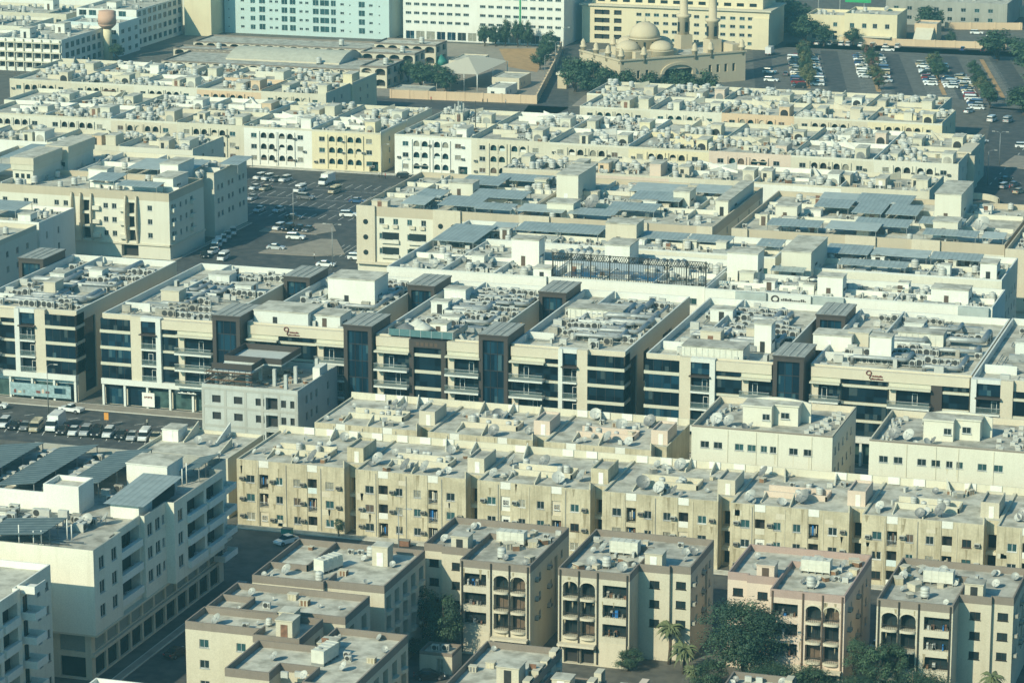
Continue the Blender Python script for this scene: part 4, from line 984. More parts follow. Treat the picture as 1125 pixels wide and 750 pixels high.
roof_box(-130.2, 597, -124., 613.5, 16.7, 22., 'broad cream roof house among slate shade roofs', pale)
roof_box(-172.9, 615.3, -166, 621.4, 16.7, 21.8, 'beige roof house with a dark opening above the pool', tanl)
roof_box(-118.9, 579.2, -113.8, 583, 16.7, 21.2, 'white lift house between two ranks of condensers', white)
roof_box(-96.2, 579.4, -88.8, 584, 16.7, 20.2, 'wide white lift house at the end of the condenser ranks', white)
roof_box(-90.4, 604, -87, 608.6, 16.7, 20.6, 'white hut with a pale door near the picture edge', white)
for k, (a, b, c, d) in enumerate(((-134.5,574.4,-128.2,575.1),(-118.8,574.4,-112.6,575.1),(-90,574.4,-84,575.1))):
    t = thing('grey_panel', ('grey panel beside the fascia sign, nearer the white box','grey panel beside the fascia sign, nearer the lift house','grey panel at the end of the long white block')[k], 'wall panel', a, b, 15.4); MB().box(0,0,0,c-a,d-b,2.5).build('panel', [slategr], t)
def fascia_sign():
    t = thing('fascia_sign', 'white fascia sign with a dark round emblem and script', 'sign', -127.8, 574.5, 15.4)
    MB().box(0,0,0,8.6,.5,2.5).build('board', [offw], t)
    b = MB(); b.tube([(1.4+.7*math.cos(k*PI/8),-.05,1.55+.6*math.sin(k*PI/8)) for k in range(17)], .16, 6); b.tube([(2.0,-.05,1.4),(1.9,-.05,.7),(1.5,-.05,.3)], .16, 6); b.build('emblem', [portal], t)
    l = MB(); rr = random.Random(9)
    for z0, z1 in ((1.25,1.75),(.45,.95)):
        xx = 2.6
        l = MB()
        while xx < 7.4: d = rr.uniform(.2,.45); l.box(xx,-.06,z0,xx+d,-.003,z1-rr.choice((0,.15,.25))); xx += d+.1
        l.build('lettering', [portal], t)
fascia_sign()
def pool_screen():
    t = thing('trellis_screen', 'tall dark trellis screen round a blue roof pool', 'screen', -173.2, 577, 16.7)
    L = 32.; b = MB()
    for k in range(9): b.box(k*L/8-.12,-.12,0,k*L/8+.12,.12,6.3)
    for k in range(65): b.box(k*.5-.05,-.03,.9,k*.5+.05,.03,4.9)
    for k in range(66): b.tube([(k*.5-.3,0,4.9),(k*.5+.3,0,6.1)], .06, 4); b.tube([(k*.5-.3,0,6.1),(k*.5+.3,0,4.9)], .06, 4)
    b.box(0,-.08,4.8,L,.08,4.95); b.box(0,-.08,6.05,L,.08,6.2); b.box(0,-.05,.85,L,.05,.92)
    b.build('trellis', [rail], t)
    w = MB(); w.box(1.2,2.2,0,21.,11,.9); w.build('pool_edge', [pale], t)
    MB().box(1.6,2.6,.904,20.6,10.6,.96).build('pool_water', [glass('pool_water', (.025,.085,.15), .08)], t)
    MB().box(.5,12.4,0,20,12.6,2.2).build('pool_wall', [plain('blue_wall', (.28,.34,.40), .7)], t)
pool_screen()
t = thing('pergola', 'small dark curved pergola among the condenser ranks', 'pergola', -121.8, 583.4, 16.7)
for px in (0,2.8):
    for py in (0,2): MB().box(px-.08,py-.08,0,px+.08,py+.08,2.3).build('post', [rail], t)
b = MB(); 
for k in range(8):
    a0, a1 = PI*k/8, PI*(k+1)/8; b.face([(1.4-1.7*math.cos(a0),-.3,2.3+.7*math.sin(a0)),(1.4-1.7*math.cos(a1),-.3,2.3+.7*math.sin(a1)),(1.4-1.7*math.cos(a1),2.3,2.3+.7*math.sin(a1)),(1.4-1.7*math.cos(a0),2.3,2.3+.7*math.sin(a0))])
b.build('roof', [rail], t)
def tank_rank(x, y, z, n, label, s=1.):
    t = thing('tank_rank', label, 'water tanks', x, y, z)
    for k in range(n):
        b = MB(); i0 = 0; b.tube([(k*1.5,0,.95),(k*1.5,3.2,.95)], .68, 10); b.box(k*1.5-.5,.4,0,k*1.5+.5,.7,.4); b.box(k*1.5-.5,2.5,0,k*1.5+.5,2.8,.4); b.build('tank', [tankm], t)
tank_rank(-177, 600, 16.7, 6, 'rank of lying white tanks above the pool screen'); tank_rank(-158.6, 596, 16.7, 6, 'rank of lying white tanks behind the white box')
for k, a in enumerate(((-199.6,616,-194.4,622),(-194,617,-184,624.5),(-184,617.2,-175,625),(-207.6,601,-198,617.5),(-165.8,616.6,-155.8,622.4),(-155.4,616.6,-146,622.4),(-125,613.6,-115.4,621.4),(-115,614.4,-103,620),(-102.6,614.4,-92,619.8),(-119.8,603,-105.4,607.4),(-131.6,592.8,-124.6,595.6),(-140,616,-134.6,622))):
    slate(*a, 16.7, f'slate grey shade roof, {ordinal(k) if k < 10 else ("eleventh","twelfth")[k-10]} along the roofs behind the white blocks', None, 1.9)

# ---------------------------------------------------------------- tan-and-cream row with the round windows
def mrow(x0, x1, y0, y1, label, ref, pil=(), zt=16., full=False, nt=18, nd=16, nc=70, m=pale, rm=roofp):
    root = thing('apartment_block', label, 'apartment block', x0, y0, 0); W, D = x1-x0, y1-y0
    zs = (12.0, 8.5, 5.0)
    us = [u for u in steps(2, W-3, max(2,int(W/3.3))) if not any(a-x0-1.5 < u < b-x0+.3 for a, b in pil)]
    op = {0: [dict(u=u, w=1.2, z=z, h=1.35, pn=R.choice((winA,winB))) for u in us for z in (zs if full else zs[:1])], 1: grid(steps(2.5,D-4,5), zs, 1.1, 1.4)}
    zr = shell(root, rect(0,0,W,D), 0, zt, m, rm, op, 1.2, .3, 2.3, weathered('taupe_band', (.50,.43,.32), (.33,.28,.2), .3, .3))
    for a, b in pil:
        MB().box(a-x0,-.6,2.6,b-x0,-.004,zt+.15).build('pilaster', [tanl], root)
        rw = MB()
        for z in (12.4, 8.8, 5.2):
            for f in ((.5,) if b-a < 5.2 else (.28,.75)):
                cx = a-x0+(b-a)*f; pts = [(cx+.62*math.cos(k*PI/8), -.64, z+.62*math.sin(k*PI/8)) for k in range(16)]
                q = MB(); q.face(pts); q.face([(p[0],p[1]+.03,p[2]) for p in reversed(pts)])
                for k in range(16):
                    j = (k+1)%16; q.face([pts[k],(pts[k][0],-.605,pts[k][2]),(pts[j][0],-.605,pts[j][2]),pts[j]])
                q.build('round_window', [winA], root)
    partitions(root, [(W*f,D*.25,W*f,D-1) for f in steps(.2,.8,max(2,int(W/16)))]+[(1,D*.4,W-1,D*.4),(1,D*.72,W-1,D*.72)], zr, 1.0, pale, .25)
    for k in range(int(W/6)):
        a, b_ = R.uniform(2,W-6), R.choice((R.uniform(2,D*.3),R.uniform(D*.42,D*.66),R.uniform(D*.74,D-4))); hut(root, a, b_, zr, a+R.uniform(1.8,4), b_+R.uniform(1.6,3), zr+R.uniform(1.1,2.7), R.choice((white,pale,tanl,cream)), roofp, R.choice((None,'f')), 'roof_hut')
    roof_mess(x0+1, y0+2, x1-1, y1-1, zr, ref, nt, nd, nc)
    return root, zr
r1, z1 = mrow(-240.9,-201.8,645,690,'tan and cream block with round windows facing the car park','the round windowed block by the car park', ((-240.9,-236.4),(-222.2,-215.6)), full=True)
b = MB(); b.box(0,-1.,2.5,39,-.004,3.0); b.build('ledge', [tanl], r1)
for u in (6.4,8.8,13.0,15.4): 
    b = MB(); b.box(u-.1,-.5,11.2,u+1.2,-.004,11.9); b.build('window_box', [tanl], r1)
for z in (7.9, 4.4):
    for u in (6.2,12.8): 
        MB().box(u-.1,-.05,z,u+4.0,-.002,z+2.2).build('window', [winA], r1); b = MB(); b.box(u-.2,-.6,z-.3,u+4.1,-.004,z+.5); b.build('balcony', [pale], r1)
mrow(-201.6,-156.4,645,695,'tan and cream block with slate shade roofs in the middle of its row','the middle round windowed block', ((-201.6,-194.4),(-180.4,-171.4),(-160,-156.4)), nt=6)
mrow(-152,-91.4,645,692,'long tan and cream block with many slate shade roofs','the long round windowed block', ((-152,-148.4),(-126.4,-119.6),(-111.6,-105.4)), nt=7)
mrow(-90.6,-60,641,690,'tan and cream block cut by the picture edge','the tan block at the picture edge', ((-90.6,-84),), nt=6)
SL_ = ((-231,642.9+4,-225,655),(-230.9,656,-224.4,664),(-222.4,648,-213,658),(-218.5,660,-205.6,668),(-226.4,674.6,-216,684),(-219.7,682,-206.3,688.6),(-213,646.4,-204,652),(-203,647,-192,653.5),(-191,647,-180,652.5),(-184,655,-172.5,662),(-182.2,668,-170,677),(-184.9,678,-172.6,687),(-170.5,680.9,-162.3,689),(-145,648,-133,654),(-131.7,648,-120,655),(-139.3,672,-131,680),(-140.1,682,-131.5,688),(-129.7,667.5,-122.7,678),(-122,668,-114.7,678),(-126.6,654,-114.2,661),(-131.5,680,-118.6,689.6),(-110,648,-98,653),(-97,648,-92,653),(-113,660,-103,666))
st_ = lambda a: min(2,int((a[1]-642)/17))
for a in SL_:
    n_ = sorted(b_[0] for b_ in SL_ if st_(b_) == st_(a)).index(a[0])
    slate(*a, 14.8, f'slate grey shade roof, {ordinal(n_) if n_ < 10 else "last" if n_ > 10 else "eleventh"} from the car park in the {("front","middle","rear")[st_(a)]} strip of the round windowed row', 'slate shade roofs of the round windowed row', 1.9)
for a, lb in (((-200,669,-194.7,684),'big cream roof house at the end of the middle round windowed block'),((-196.6,650,-190.3,656),'cream roof house with a slatted top near the round windows'),((-111.4,672,-105.4,689),'big cream roof house near the arched gateway'),((-108.8,655,-103.3,661),'cream roof house with a slatted top on the long tan block'),((-226,667,-220,672),'white roof house near the car park end of the tan row'),((-172.5,672,-168.6,678),'white lift house between two slate roofs'),((-146,662,-141,667),'white hut on the long tan block'),((-160.5,664,-157.5,690),'narrow cream ridge house along the alley')):
    roof_box(*a, 14.8, 21.4 if 'big' in lb else 18.4, lb, pale)
for k, (sx, sy) in enumerate(((-189,661,),(-99.,662))): put('satellite_dish', sx, sy, 14.8, 4.3, 'very large cream dish on '+('the middle round windowed block','the long round windowed block')[k], None, 3.4)

# ---------------------------------------------------------------- the white corner block by the car park and its neighbours
def corner_block():
    x0, y0, W, D, zt = -352., 645., 63.8, 20.6, 16.
    root = thing('apartment_block', 'cream block with curved balcony fins, corner to the car park', 'apartment block', x0, y0, 0)
    zs = (5.0, 8.3, 11.6)
    us = [6,9,12,18,20.4,26,28.4,34,36.4,46.8,49.0,58.2]
    op = {0: [dict(u=u, w=1.2, z=z, h=1.25, pn=winA) for u in us for z in zs]+[dict(u=u, w=2.2, z=z-1, h=2.7, kind='bay', d=1.2) for u in (41.2,53.) for z in zs]+[dict(u=51.2,w=4.4,z=.2,h=3,kind='bay',d=1.5)],
          1: grid([3,6.2,9.5], zs, 1.0, 1.3)+grid([1.2,12.4], zs, 1.6, 1.5)}
    zr = shell(root, rect(0,0,W,D), 0, zt, pale, roofp, op, 1.2, .3, 2.0, weathered('taupe_band', (.5,.43,.32)), False)
    for u in (8,10.6,38.6,40.9,43.7,52.6,55.4):
        f = MB(); N = 8
        for k in range(N):
            z0, z1 = 3.6+11.4*k/N, 3.6+11.4*(k+1)/N; c = lambda z: -.5-.9*math.sin(PI*(z-3.6)/12.5)
            f.face([(u,0,z0),(u,c(z0),z0),(u,c(z1),z1),(u,0,z1)]); f.face([(u+.35,0,z1),(u+.35,c(z1),z1),(u+.35,c(z0),z0),(u+.35,0,z0)]); f.face([(u,c(z0),z0),(u+.35,c(z0),z0),(u+.35,c(z1),z1),(u,c(z1),z1)])
        f.build('balcony_fin', [tanl], root)
    for z in zs:
        for u in (44.2, 51.0): b = MB(); b.box(u,-.9,z-.4,u+1.8,-.004,z+.5); b.build('balcony', [pale], root)
        for v in (1.0,12.2): b = MB(); b.box(W+.004,v,z-.3,W+.8,v+2.2,z+.6); b.build('balcony', [pale], root)
    b = MB(); b.box(0,-.35,3.2,W+.35,-.004,3.6); b.box(W+.004,-.35,3.2,W+.35,D,3.6); b.build('ledge', [cream], root)
    partitions(root, [(W*.3,2,W*.3,D-1),(W*.62,8,W*.62,D-1),(W*.62,8,W-1,8)], zr, 1.2, white, .25)
    roof_mess(x0+20, y0+2, x0+W-3, y0+D-2, zr, 'the block with curved balcony fins', 8, 7, 10)
    r2 = thing('apartment_block', 'cream block beside the car park with a grey roof plate', 'apartment block', -352, 666, 0)
    zr = shell(r2, [(0,0),(52,0),(52,7),(63.4,7),(63.4,28),(0,28)], 0, 16, pale, roofp, {3: grid([2,4.4,8.6,11,15.6,18], (4.6,8.,11.4), 1.3, 1.3), 2: grid([4], (5,8.3,11.6), 1.2, 1.2)}, 1.2, .3, .5, cream, False)
    roof_mess(-345, 668, -291, 692, zr, 'the block with a grey roof plate', 14, 8, 14)
    partitions(r2, [(30,1,30,27),(42,1,42,27),(30,14,62,14)], zr, 1.2, white, .25)
corner_block()
for k, a in enumerate(((-302.4,646.4,-291.8,651),(-312,651,-305,659),(-309.6,668,-301,680),(-298.4,672,-293,682),(-290.3,680,-285,690),(-345,648,-336,662),(-346,672,-336,690))): slate(*a, 14.8, ('long flat','green tinted','broad square','narrow','small corner','picture edge front','picture edge rear')[k]+' slate shade roof on the car park corner blocks', None, 2.2)
def stepped_tower(x0, y0, x1, y1, label):
    t = thing('roof_house', label, 'roof house', x0, y0, 14.8); w, d = x1-x0, y1-y0
    b = MB(); b.box(.3,.3,0,w-.3,d-.3,3.2); b.build('lower_wall', [pale], t); MB().box(0,0,3.2,w,d,4.6).build('wall', [cream], t); MB().box(-.12,-.12,4.6,w+.12,d+.12,6.3).build('parapet', [tanl], t); MB().box(.2,.2,6.304,w-.2,d-.2,6.32).build('roof', [roofp], t)
    for k in range(3): MB().box(1+1.5*k,.24,1.2,1.9+1.5*k,.299,2.3).build('window', [winA], t)
stepped_tower(-333,652.6,-327,668.4,'stepped cream tower house, nearer one of the pair on the corner blocks'); stepped_tower(-332,669.8,-326,685,'stepped cream tower house, farther one of the pair on the corner blocks')
roof_box(-295.8,653,-290.6,662,14.8,18.2,'long white roof house over the curved fin block',white); roof_box(-298.4,663,-293.6,672.6,14.8,19.6,'square white roof house between slate plates',white); roof_box(-316,660,-311,664,14.8,18,'small white roof hut among dishes',white)
def blue_block():
    r = thing('apartment_block', 'white block whose shaded blue side faces the alley', 'apartment block', -330, 618, 0)
    zr = shell(r, rect(0,0,21.2,18.6), 0, 13, white, roofp, {1: grid([3.4,9.5], [4.8,8.6], 1.0, 1.6)}, 1.0, .3, 0, None)
    roof_mess(-318, 620, -310, 634, zr, 'the white block with a shaded side', 2, 3, 14)
    slate(-326, 622, -316.5, 631, zr, 'tilted green grey shade roof on the white block with a shaded side', None, 2.6)
    roof_box(-314.6, 619, -311.4, 622.5, zr, zr+2.6, 'white hut at the front of the shaded sided block')
    r = thing('apartment_block', 'cream block with a white ledge, cut by the picture edge behind the offices', 'apartment block', -345, 592, 0)
    zr = shell(r, rect(0,0,36.8,23.6), 0, 13, pale, roofp, {1: grid([3,8,13,18], [5,8.4], 1.3, 1.4), 0: grid(steps(3,32,7), [5,8.4], 1.3, 1.4)}, 1.0, .3, 1.2, tanl)
    roof_mess(-330, 594, -312, 612, zr, 'the cream block behind the edge office', 3, 2, 6)
blue_block()
roof_mess(-272, 530, -256, 562, 16.7, 'the office block at the picture edge', 0, 1, 10)
# ================================================================ arched balcony terraces, house by house
ARC = {}
def arcade(root, x, z, m, w=4.8, h=2.55, rz=0, y=0.):
    key = (m.name, w, h)
    if key not in ARC:
        b = MB(); n = 2; cw = w/n; r = cw*.36; N = 8; sp = h-r-.15
        def col(a0, a1, zb0, zb1): b.face([(a0,0,zb0),(a1,0,zb1),(a1,0,h),(a0,0,h)])
        for k in range(n):
            c = cw*(k+.5)
            for a0, a1 in ((cw*k, c-r),(c+r, cw*(k+1))): b.face([(a0,0,0),(a1,0,0),(a1,0,h),(a0,0,h)])
            for i in range(N):
                t0, t1 = PI-PI*i/N, PI-PI*(i+1)/N
                p, q = (c+r*math.cos(t0), sp+r*math.sin(t0)), (c+r*math.cos(t1), sp+r*math.sin(t1))
                b.face([(p[0],0,p[1]),(q[0],0,q[1]),(q[0],0,h),(p[0],0,h)]); b.face([(p[0],0,p[1]),(p[0],.2,p[1]),(q[0],.2,q[1]),(q[0],0,q[1])])
            b.face([(c-r,0,0),(c+r,0,0),(c+r,0,.85),(c-r,0,.85)])
        b.box(-.25,-.3,-.3,.05,-.003,h+.25,0); b.box(w-.05,-.3,-.3,w+.25,-.003,h+.25,0); b.box(cw-.12,-.2,0,cw+.12,-.003,h,0)
        ARC[key] = b.mesh('arcade', [m])
    return link('arcade', ARC[key], root, (x,y,z), rz)
def arch_house(x, y, W, D, label, ref, m, front=True, side=False, dens=1., stair_u=None, far=True):
    root = thing('arched_house', label, 'terraced house', x, y, 0)
    zt = 11.; zs = (1.2,4.3,7.4); s = W/21.2
    op = {}
    if front:
        q = []
        for z in zs:
            for u in (2.2, 16.7): q.append(dict(u=u*s, w=1.7, z=z+.5, h=1.25, pn=anypane()))
            for u in (4.9, 10.6): q.append(dict(u=u*s, w=4.8, z=z-.35, h=2.55, kind='bay', d=.9))
        op[0] = q
        if R.random() < .5: op[0] = [k for k in q if not (k['z'] < 2.5 and k['u'] > 16)] + [dict(u=17.6*s, w=2.6, z=.1, h=2.9, kind='bay', d=1.5)]
    if side: op[1] = grid([D*.3, D*.6], [z+.4 for z in zs], 1.2, 1.3)
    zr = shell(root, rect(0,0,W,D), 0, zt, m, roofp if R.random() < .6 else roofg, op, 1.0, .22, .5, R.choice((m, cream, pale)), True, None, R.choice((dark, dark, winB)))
    if front:
        for z in zs:
            for u in (4.9, 10.6):
                arcade(root, u*s, z-.35, m, 4.8, 2.55, 0, .0-.02)
                q = R.random()
                if q < .4: a = u*s+R.choice((.15,2.55)); MB().box(a,.35,z-.3,a+2.1,.42,z+R.choice((1.1,2.1))).build('balcony_screen', [R.choice((white,bluewh,cream,winD,winC,tanl))], root)
                elif q < .55: MB().box(u*s+.3,-.9,z+1.5,u*s+4.5,-.02,z+1.56).build('awning', [R.choice((greyw,rust,bluewh,tanl))], root)
            for u in (1.2,9.9,15.9,18.9):
                if R.random() < .45: wall_ac(root, (u*s, 0, z+.4+R.uniform(-.2,.4)), 0, R.random() < .6)
    hx = W-5.2+R.uniform(-1.2,1.2); hh = R.uniform(2.2,3.1); hd = R.uniform(8.5,11.5)
    h = MB(); h.box(hx,4.6,zr,hx+2.9,hd,zr+hh); h.box(hx-.1,4.5,zr+hh,hx+3.,hd+.1,zr+hh+.25,0,1)
    ho = h.build('stair_house', [m, roofp], root)
    a = MB(); N = 10; ah = hh-2.9; pts = [(hx+1.45+1.1*math.cos(PI*k/N), zr+1.+(1.1+.3*ah)*math.sin(PI*k/N)) for k in range(N+1)]
    a.face([(hx+.35,4.54,zr+.3),(hx+2.55,4.54,zr+.3)]+[(p[0],4.54,p[1]) for p in pts])
    if R.random() < .7: a.build('arch_niche', [R.choice((greyw, dishd, roofg, dark))], ho)
    if R.random() < .45: qx = R.uniform(2,W-9); hut(root, qx, R.uniform(3,9), zr, qx+2.4, R.uniform(11,14), zr+R.uniform(1.8,2.6), R.choice((m,cream,white,tanl)), roofp, R.choice(('f','r',None)))
    mm = R.choice((m, cream, white))
    partitions(root, [(W-.15,.3,W-.15,D-.2)], zr, 1.35, mm, .22)
    partitions(root, [(.4,D-.18,W-.4,D-.18)], zr, 1.2, mm, .2)
    for k in range(R.randint(1,2)):
        a0 = R.uniform(1, W*.5); partitions(root, [(a0, 7+R.random()*4, a0+R.uniform(4,8), 7+R.random()*4)][:0] or [(a0, 9.5+k*4, a0+R.uniform(4,8), 9.5+k*4)], zr, R.uniform(.8,1.5), mm, .2)
    for k in range(R.randint(1,2)): wedge(root, R.uniform(3,W-7), D-.4, R.uniform(3,W-7), D-5, zr, 1.9, .5, mm)
    nt, nd, nc, nl = (max(1, int(v*dens)) for v in (R.randint(8,13), R.randint(13,19), R.randint(20,30), R.randint(11,18)))
    P_ = clumps(x+1, y+1, x+W-1, y+D-1, R.randint(3,5))
    for k in range(nt): put('water_tank', *P_(), zr, 0, 'white water tank on '+ref, 'water tanks on '+ref, R.uniform(.85,1.2))
    for k in range(nd): put('satellite_dish', *P_(), zr, R.uniform(3.4,5.4), 'satellite dish on '+ref, 'satellite dishes on '+ref, R.choice((.8,1.,1.2,1.5)))
    for k in range(nc): put('condenser', *P_(), zr, R.choice((0,PI/2,PI)), 'condenser box on '+ref, 'condensers on '+ref, R.uniform(.9,1.3))
    for k in range(nl): put('crate', *P_(), zr, R.uniform(0,3), 'storage box on '+ref, 'storage boxes on '+ref, R.uniform(.8,1.6))
    return root
hues = [cream, pale, tanl, white, yellowp, pinkp, cream, beige2]
names = {cream:'cream', pale:'pale cream', tanl:'tan', white:'white', yellowp:'yellow cream', pinkp:'pinkish', beige2:'beige', peach:'peach orange'}
ROWSPEC = [  # row phrase, x start, x end, front y, depth, faces camera, count, colours, density
    ('ridge terrace behind the car park corner blocks', -402.5, -317.6, 727, 21., False, 4, None, 1.),
    ('arcaded terrace facing the car park', -400.3, -279.5, 767.4, 21.4, True, 6, (pale,pale,tanl,cream,white,yellowp), 1.),
    ('rear terrace behind the car park arcades', -404, -279.5, 789.0, 21.6, False, 6, (pale,cream,white,peach,cream,pale), 1.1),
    ('far left arcaded terrace below the water tower', -421, -318, 826.4, 20.8, True, 5, (tanl,cream,pale,peach,cream), 1.1),
    ('back terrace beside the school wall', -424, -317.6, 847.4, 21.4, False, 5, None, 1.1),
    ('ridge terrace behind the slate shade roofs', -232, -122, 727.6, 21., False, 5, None, 1.),
    ('arcaded terrace right of the car park', -275.5, -121.4, 767.4, 23., True, 7, (white,cream,cream,yellowp,pinkp,cream,pale), 1.2),
    ('rear terrace right of the car park', -275.5, -121.6, 790.6, 21.6, False, 7, None, 1.2),
    ('arcaded terrace two streets before the mosque', -240.8, -136.0, 828.6, 23., True, 5, (cream,pale,peach,tanl,yellowp), 1.),
    ('last terrace before the mosque hedge', -245.4, -141.0, 851.8, 23., False, 5, None, 1.)]
for ri, (ph, xa, xb, fy, D, fr_, n, cols, dens) in enumerate(ROWSPEC):
    W = (xb-xa)/n
    for k in range(n):
        m = cols[k] if cols else hues[(k*3+ri*2) % len(hues)]
        arch_house(xa+W*k, fy, W-.004, D, f'{names[m]} terraced house, {ordinal(k)} along the {ph}', f'{ordinal(k)} house of the {ph}', m, fr_, k == n-1, dens)
def yard_extension(x, y, k):
    t = thing('roof_stair', 'small stair house with a dark doorway, '+ordinal(k)+' along the ridge terraces', 'roof house', x, y, 10.0)
    b = MB(); b.box(0,0,0,2.8,4,2.6); b.build('wall', [R.choice((tanl, peach, cream))], t); MB().box(-.1,-.1,2.6,2.9,4.1,2.75).build('roof', [roofp], t); MB().box(.5,-.05,0,1.4,-.003,2.05).build('doorway', [dark], t)
for k, (a, b) in enumerate(((-369,733),(-349,734),(-328.5,732),(-208,735),(-187,735.5),(-165.8,736.5),(-146,737),(-128,738))): yard_extension(a, b-2.2, k)

# ================================================================ gateway at the end of the terraces
t = thing('gateway', 'tan arched gateway tower at the end of the arcaded terrace', 'gateway', -124.2, 783.5)
b = MB(); b.wall((0,0),(1,0),(0,-1),3.2,0,11,[(.5,.1,2.7,8.4,2.,1)]); b.wall((3.2,0),(0,1),(1,0),14,0,11); b.wall((3.2,14),(-1,0),(0,1),3.2,0,11); b.wall((0,14),(0,-1),(-1,0),14,0,11); b.face([(0,0,11),(3.2,0,11),(3.2,14,11),(0,14,11)]); b.build('wall', [tan, dark], t)
MB().box(2.6,-1.2,0,4.6,-.01,10.6).build('pillar', [tan], t); MB().box(-.3,-.3,11.004,3.5,14.3,11.5).build('cornice', [tanl], t)
t = thing('entrance_wall', 'low curved pale entrance wall beside the arched gateway', 'wall', -118, 770)
b = MB()
for k in range(10):
    a0, a1 = PI*.1+PI*.75*k/10, PI*.1+PI*.75*(k+1)/10; p, q = (7*math.cos(a0), 9*math.sin(a0)), (7*math.cos(a1), 9*math.sin(a1))
    b.face([(*p,0),(*q,0),(*q,1.6),(*p,1.6)]); b.face([(q[0]*.95,q[1]*.95,0),(p[0]*.95,p[1]*.95,0),(p[0]*.95,p[1]*.95,1.6),(q[0]*.95,q[1]*.95,1.6)]); b.face([(*p,1.6),(*q,1.6),(q[0]*.95,q[1]*.95,1.6),(p[0]*.95,p[1]*.95,1.6)])
b.build('wall', [cream], t)

# ================================================================ school
def wallrun(name, label, pts, h, m, t=.35, piers=0):
    r = thing(name, label, 'wall', pts[0][0], pts[0][1])
    b = MB()
    for (xa,ya),(xb,yb) in zip(pts, pts[1:]):
        dx, dy = xb-xa, yb-ya; L = math.hypot(dx,dy); nx, ny = -dy/L*t/2, dx/L*t/2; o = pts[0]
        b.prism([(xa+nx-o[0],ya+ny-o[1]),(xa-nx-o[0],ya-ny-o[1]),(xb-nx-o[0],yb-ny-o[1]),(xb+nx-o[0],yb+ny-o[1])], 0, h)
        if piers:
            for k in range(int(L/piers)+1):
                f = k*piers/L; cx, cy = xa+dx*f-o[0], ya+dy*f-o[1]; b.box(cx-.3,cy-.3,0,cx+.3,cy+.3,h+.12)
    b.build('wall', [m], r)
wallrun('school_wall', 'peach boundary wall of the school along the street and the mosque road', [(-321,891),(-273.8,893.6),(-290.6,970),(-301,1012)], 2.7, peach, .35, 6)
def arcade_block(x0, y0, x1, y1, z, label, m=tanl, rm=roofp, fl=2):
    t = thing('school_block', label, 'school building', x0, y0); W, D = x1-x0, y1-y0; n = max(2, int(W/4.2)); hz = z/fl
    q = []
    for f in range(fl):
        for k in range(n): q.append(dict(u=W*(k+.12)/n, w=W*.76/n, z=f*hz+.5, h=hz*.66, kind='bay', d=1.6))
    m2 = max(1,int(D/4.5)); q2 = [dict(u=D*(k+.2)/m2, w=D*.6/m2, z=f*hz+.6, h=hz*.6, kind='bay', d=.6) for f in range(fl) for k in range(m2)]
    shell(t, rect(0,0,W,D), 0, z, m, rm, {0:q, 1:q2}, .5, .25, .6, brownb if m is tanl else m)
    for f in range(fl):
        for k in range(n):
            a, w = W*(k+.12)/n, W*.76/n; b = MB(); N = 8; zc = f*hz+.5+hz*.66-w*.3
            for i in range(N):
                t0, t1 = PI*i/N, PI*(i+1)/N; p = (a+w/2+w/2*math.cos(t0), zc+w*.3*math.sin(t0)); r = (a+w/2+w/2*math.cos(t1), zc+w*.3*math.sin(t1)); zt = zc+w*.3+.01
                b.face([(r[0],-.01,r[1]),(p[0],-.01,p[1]),(p[0],-.01,zt),(r[0],-.01,zt)])
            b.build('arch', [m], t)
    put('water_tank', x0+W*.7, y0+D*.4, z-.5, 0, 'white water tank on the '+label.split(',')[0], None, 1.2)
arcade_block(-338,909,-328.8,926,7,'tan school gatehouse with arched storeys, nearest the boundary wall')
arcade_block(-349,939.5,-330,950,7,'tan school block with a row of dark arches, behind the gatehouse')
arcade_block(-352,961,-330,973,7,'tan school block with arches, farthest of the three by the yard')
arcade_block(-408,910,-334,934,5.6,'long peach school block with arches, below the vaulted hall', tanl, roofg)
arcade_block(-416,938,-394,946,5.6,'short school block with arches, left of the vaulted hall', tanl, roofg)
arcade_block(-416,955,-342,972,5.6,'long school block with arches, behind the vaulted hall', tanl, roofg)
t = thing('vaulted_hall', 'school hall under a wide pale vaulted roof', 'hall', -389.5, 937.4)
b = MB(); N = 14; W, D, zb, rise = 40, 22, 5.6, 2.5
arc = [(D*k/N, zb+rise*math.sin(PI*k/N)) for k in range(N+1)]
for k in range(N): b.face([(0,arc[k][0],arc[k][1]),(W,arc[k][0],arc[k][1]),(W,arc[k+1][0],arc[k+1][1]),(0,arc[k+1][0],arc[k+1][1])], 0, True)
b.build('roof', [vaultm], t)
for xx in (0, W):
    b = MB(); f = [(xx,0,0)]+[(xx,p[0],p[1]) for p in arc]+[(xx,D,0)]; b.face(f if xx else f[::-1]); b.build('gable', [slategr], t)
b = MB(); b.wall((0,0),(1,0),(0,-1),W,0,zb); b.build('wall', [tanl], t)
t.location = (-389.5, 920.5, 0)
t = thing('tent_canopy', 'big cream tent canopy on thin posts over the school yard', 'canopy', -317, 911)
b = MB(); A = [(0,0,5.6),(17.8,1,5.4),(18.4,31,5.6),(6,40,5.6)]; c = (9.5,17,8.6); b_ = (2,20,7.)
for k in range(4): b.face([A[k],A[(k+1)%4],c]); b.face([(*A[(k+1)%4][:2],A[(k+1)%4][2]-.05),(*A[k][:2],A[k][2]-.05),(c[0],c[1],c[2]-.05)])
b.build('fabric', [tentm], t)
for p in A: MB().tube([(p[0],p[1],0),p], .16, 6).build('post', [white], t)
for p in ((4,1.2),(9,.6),(13.4,.8),(18.2,16)): MB().tube([(p[0],p[1],0),(p[0],p[1],5.4)], .1, 6).build('post', [white], t)
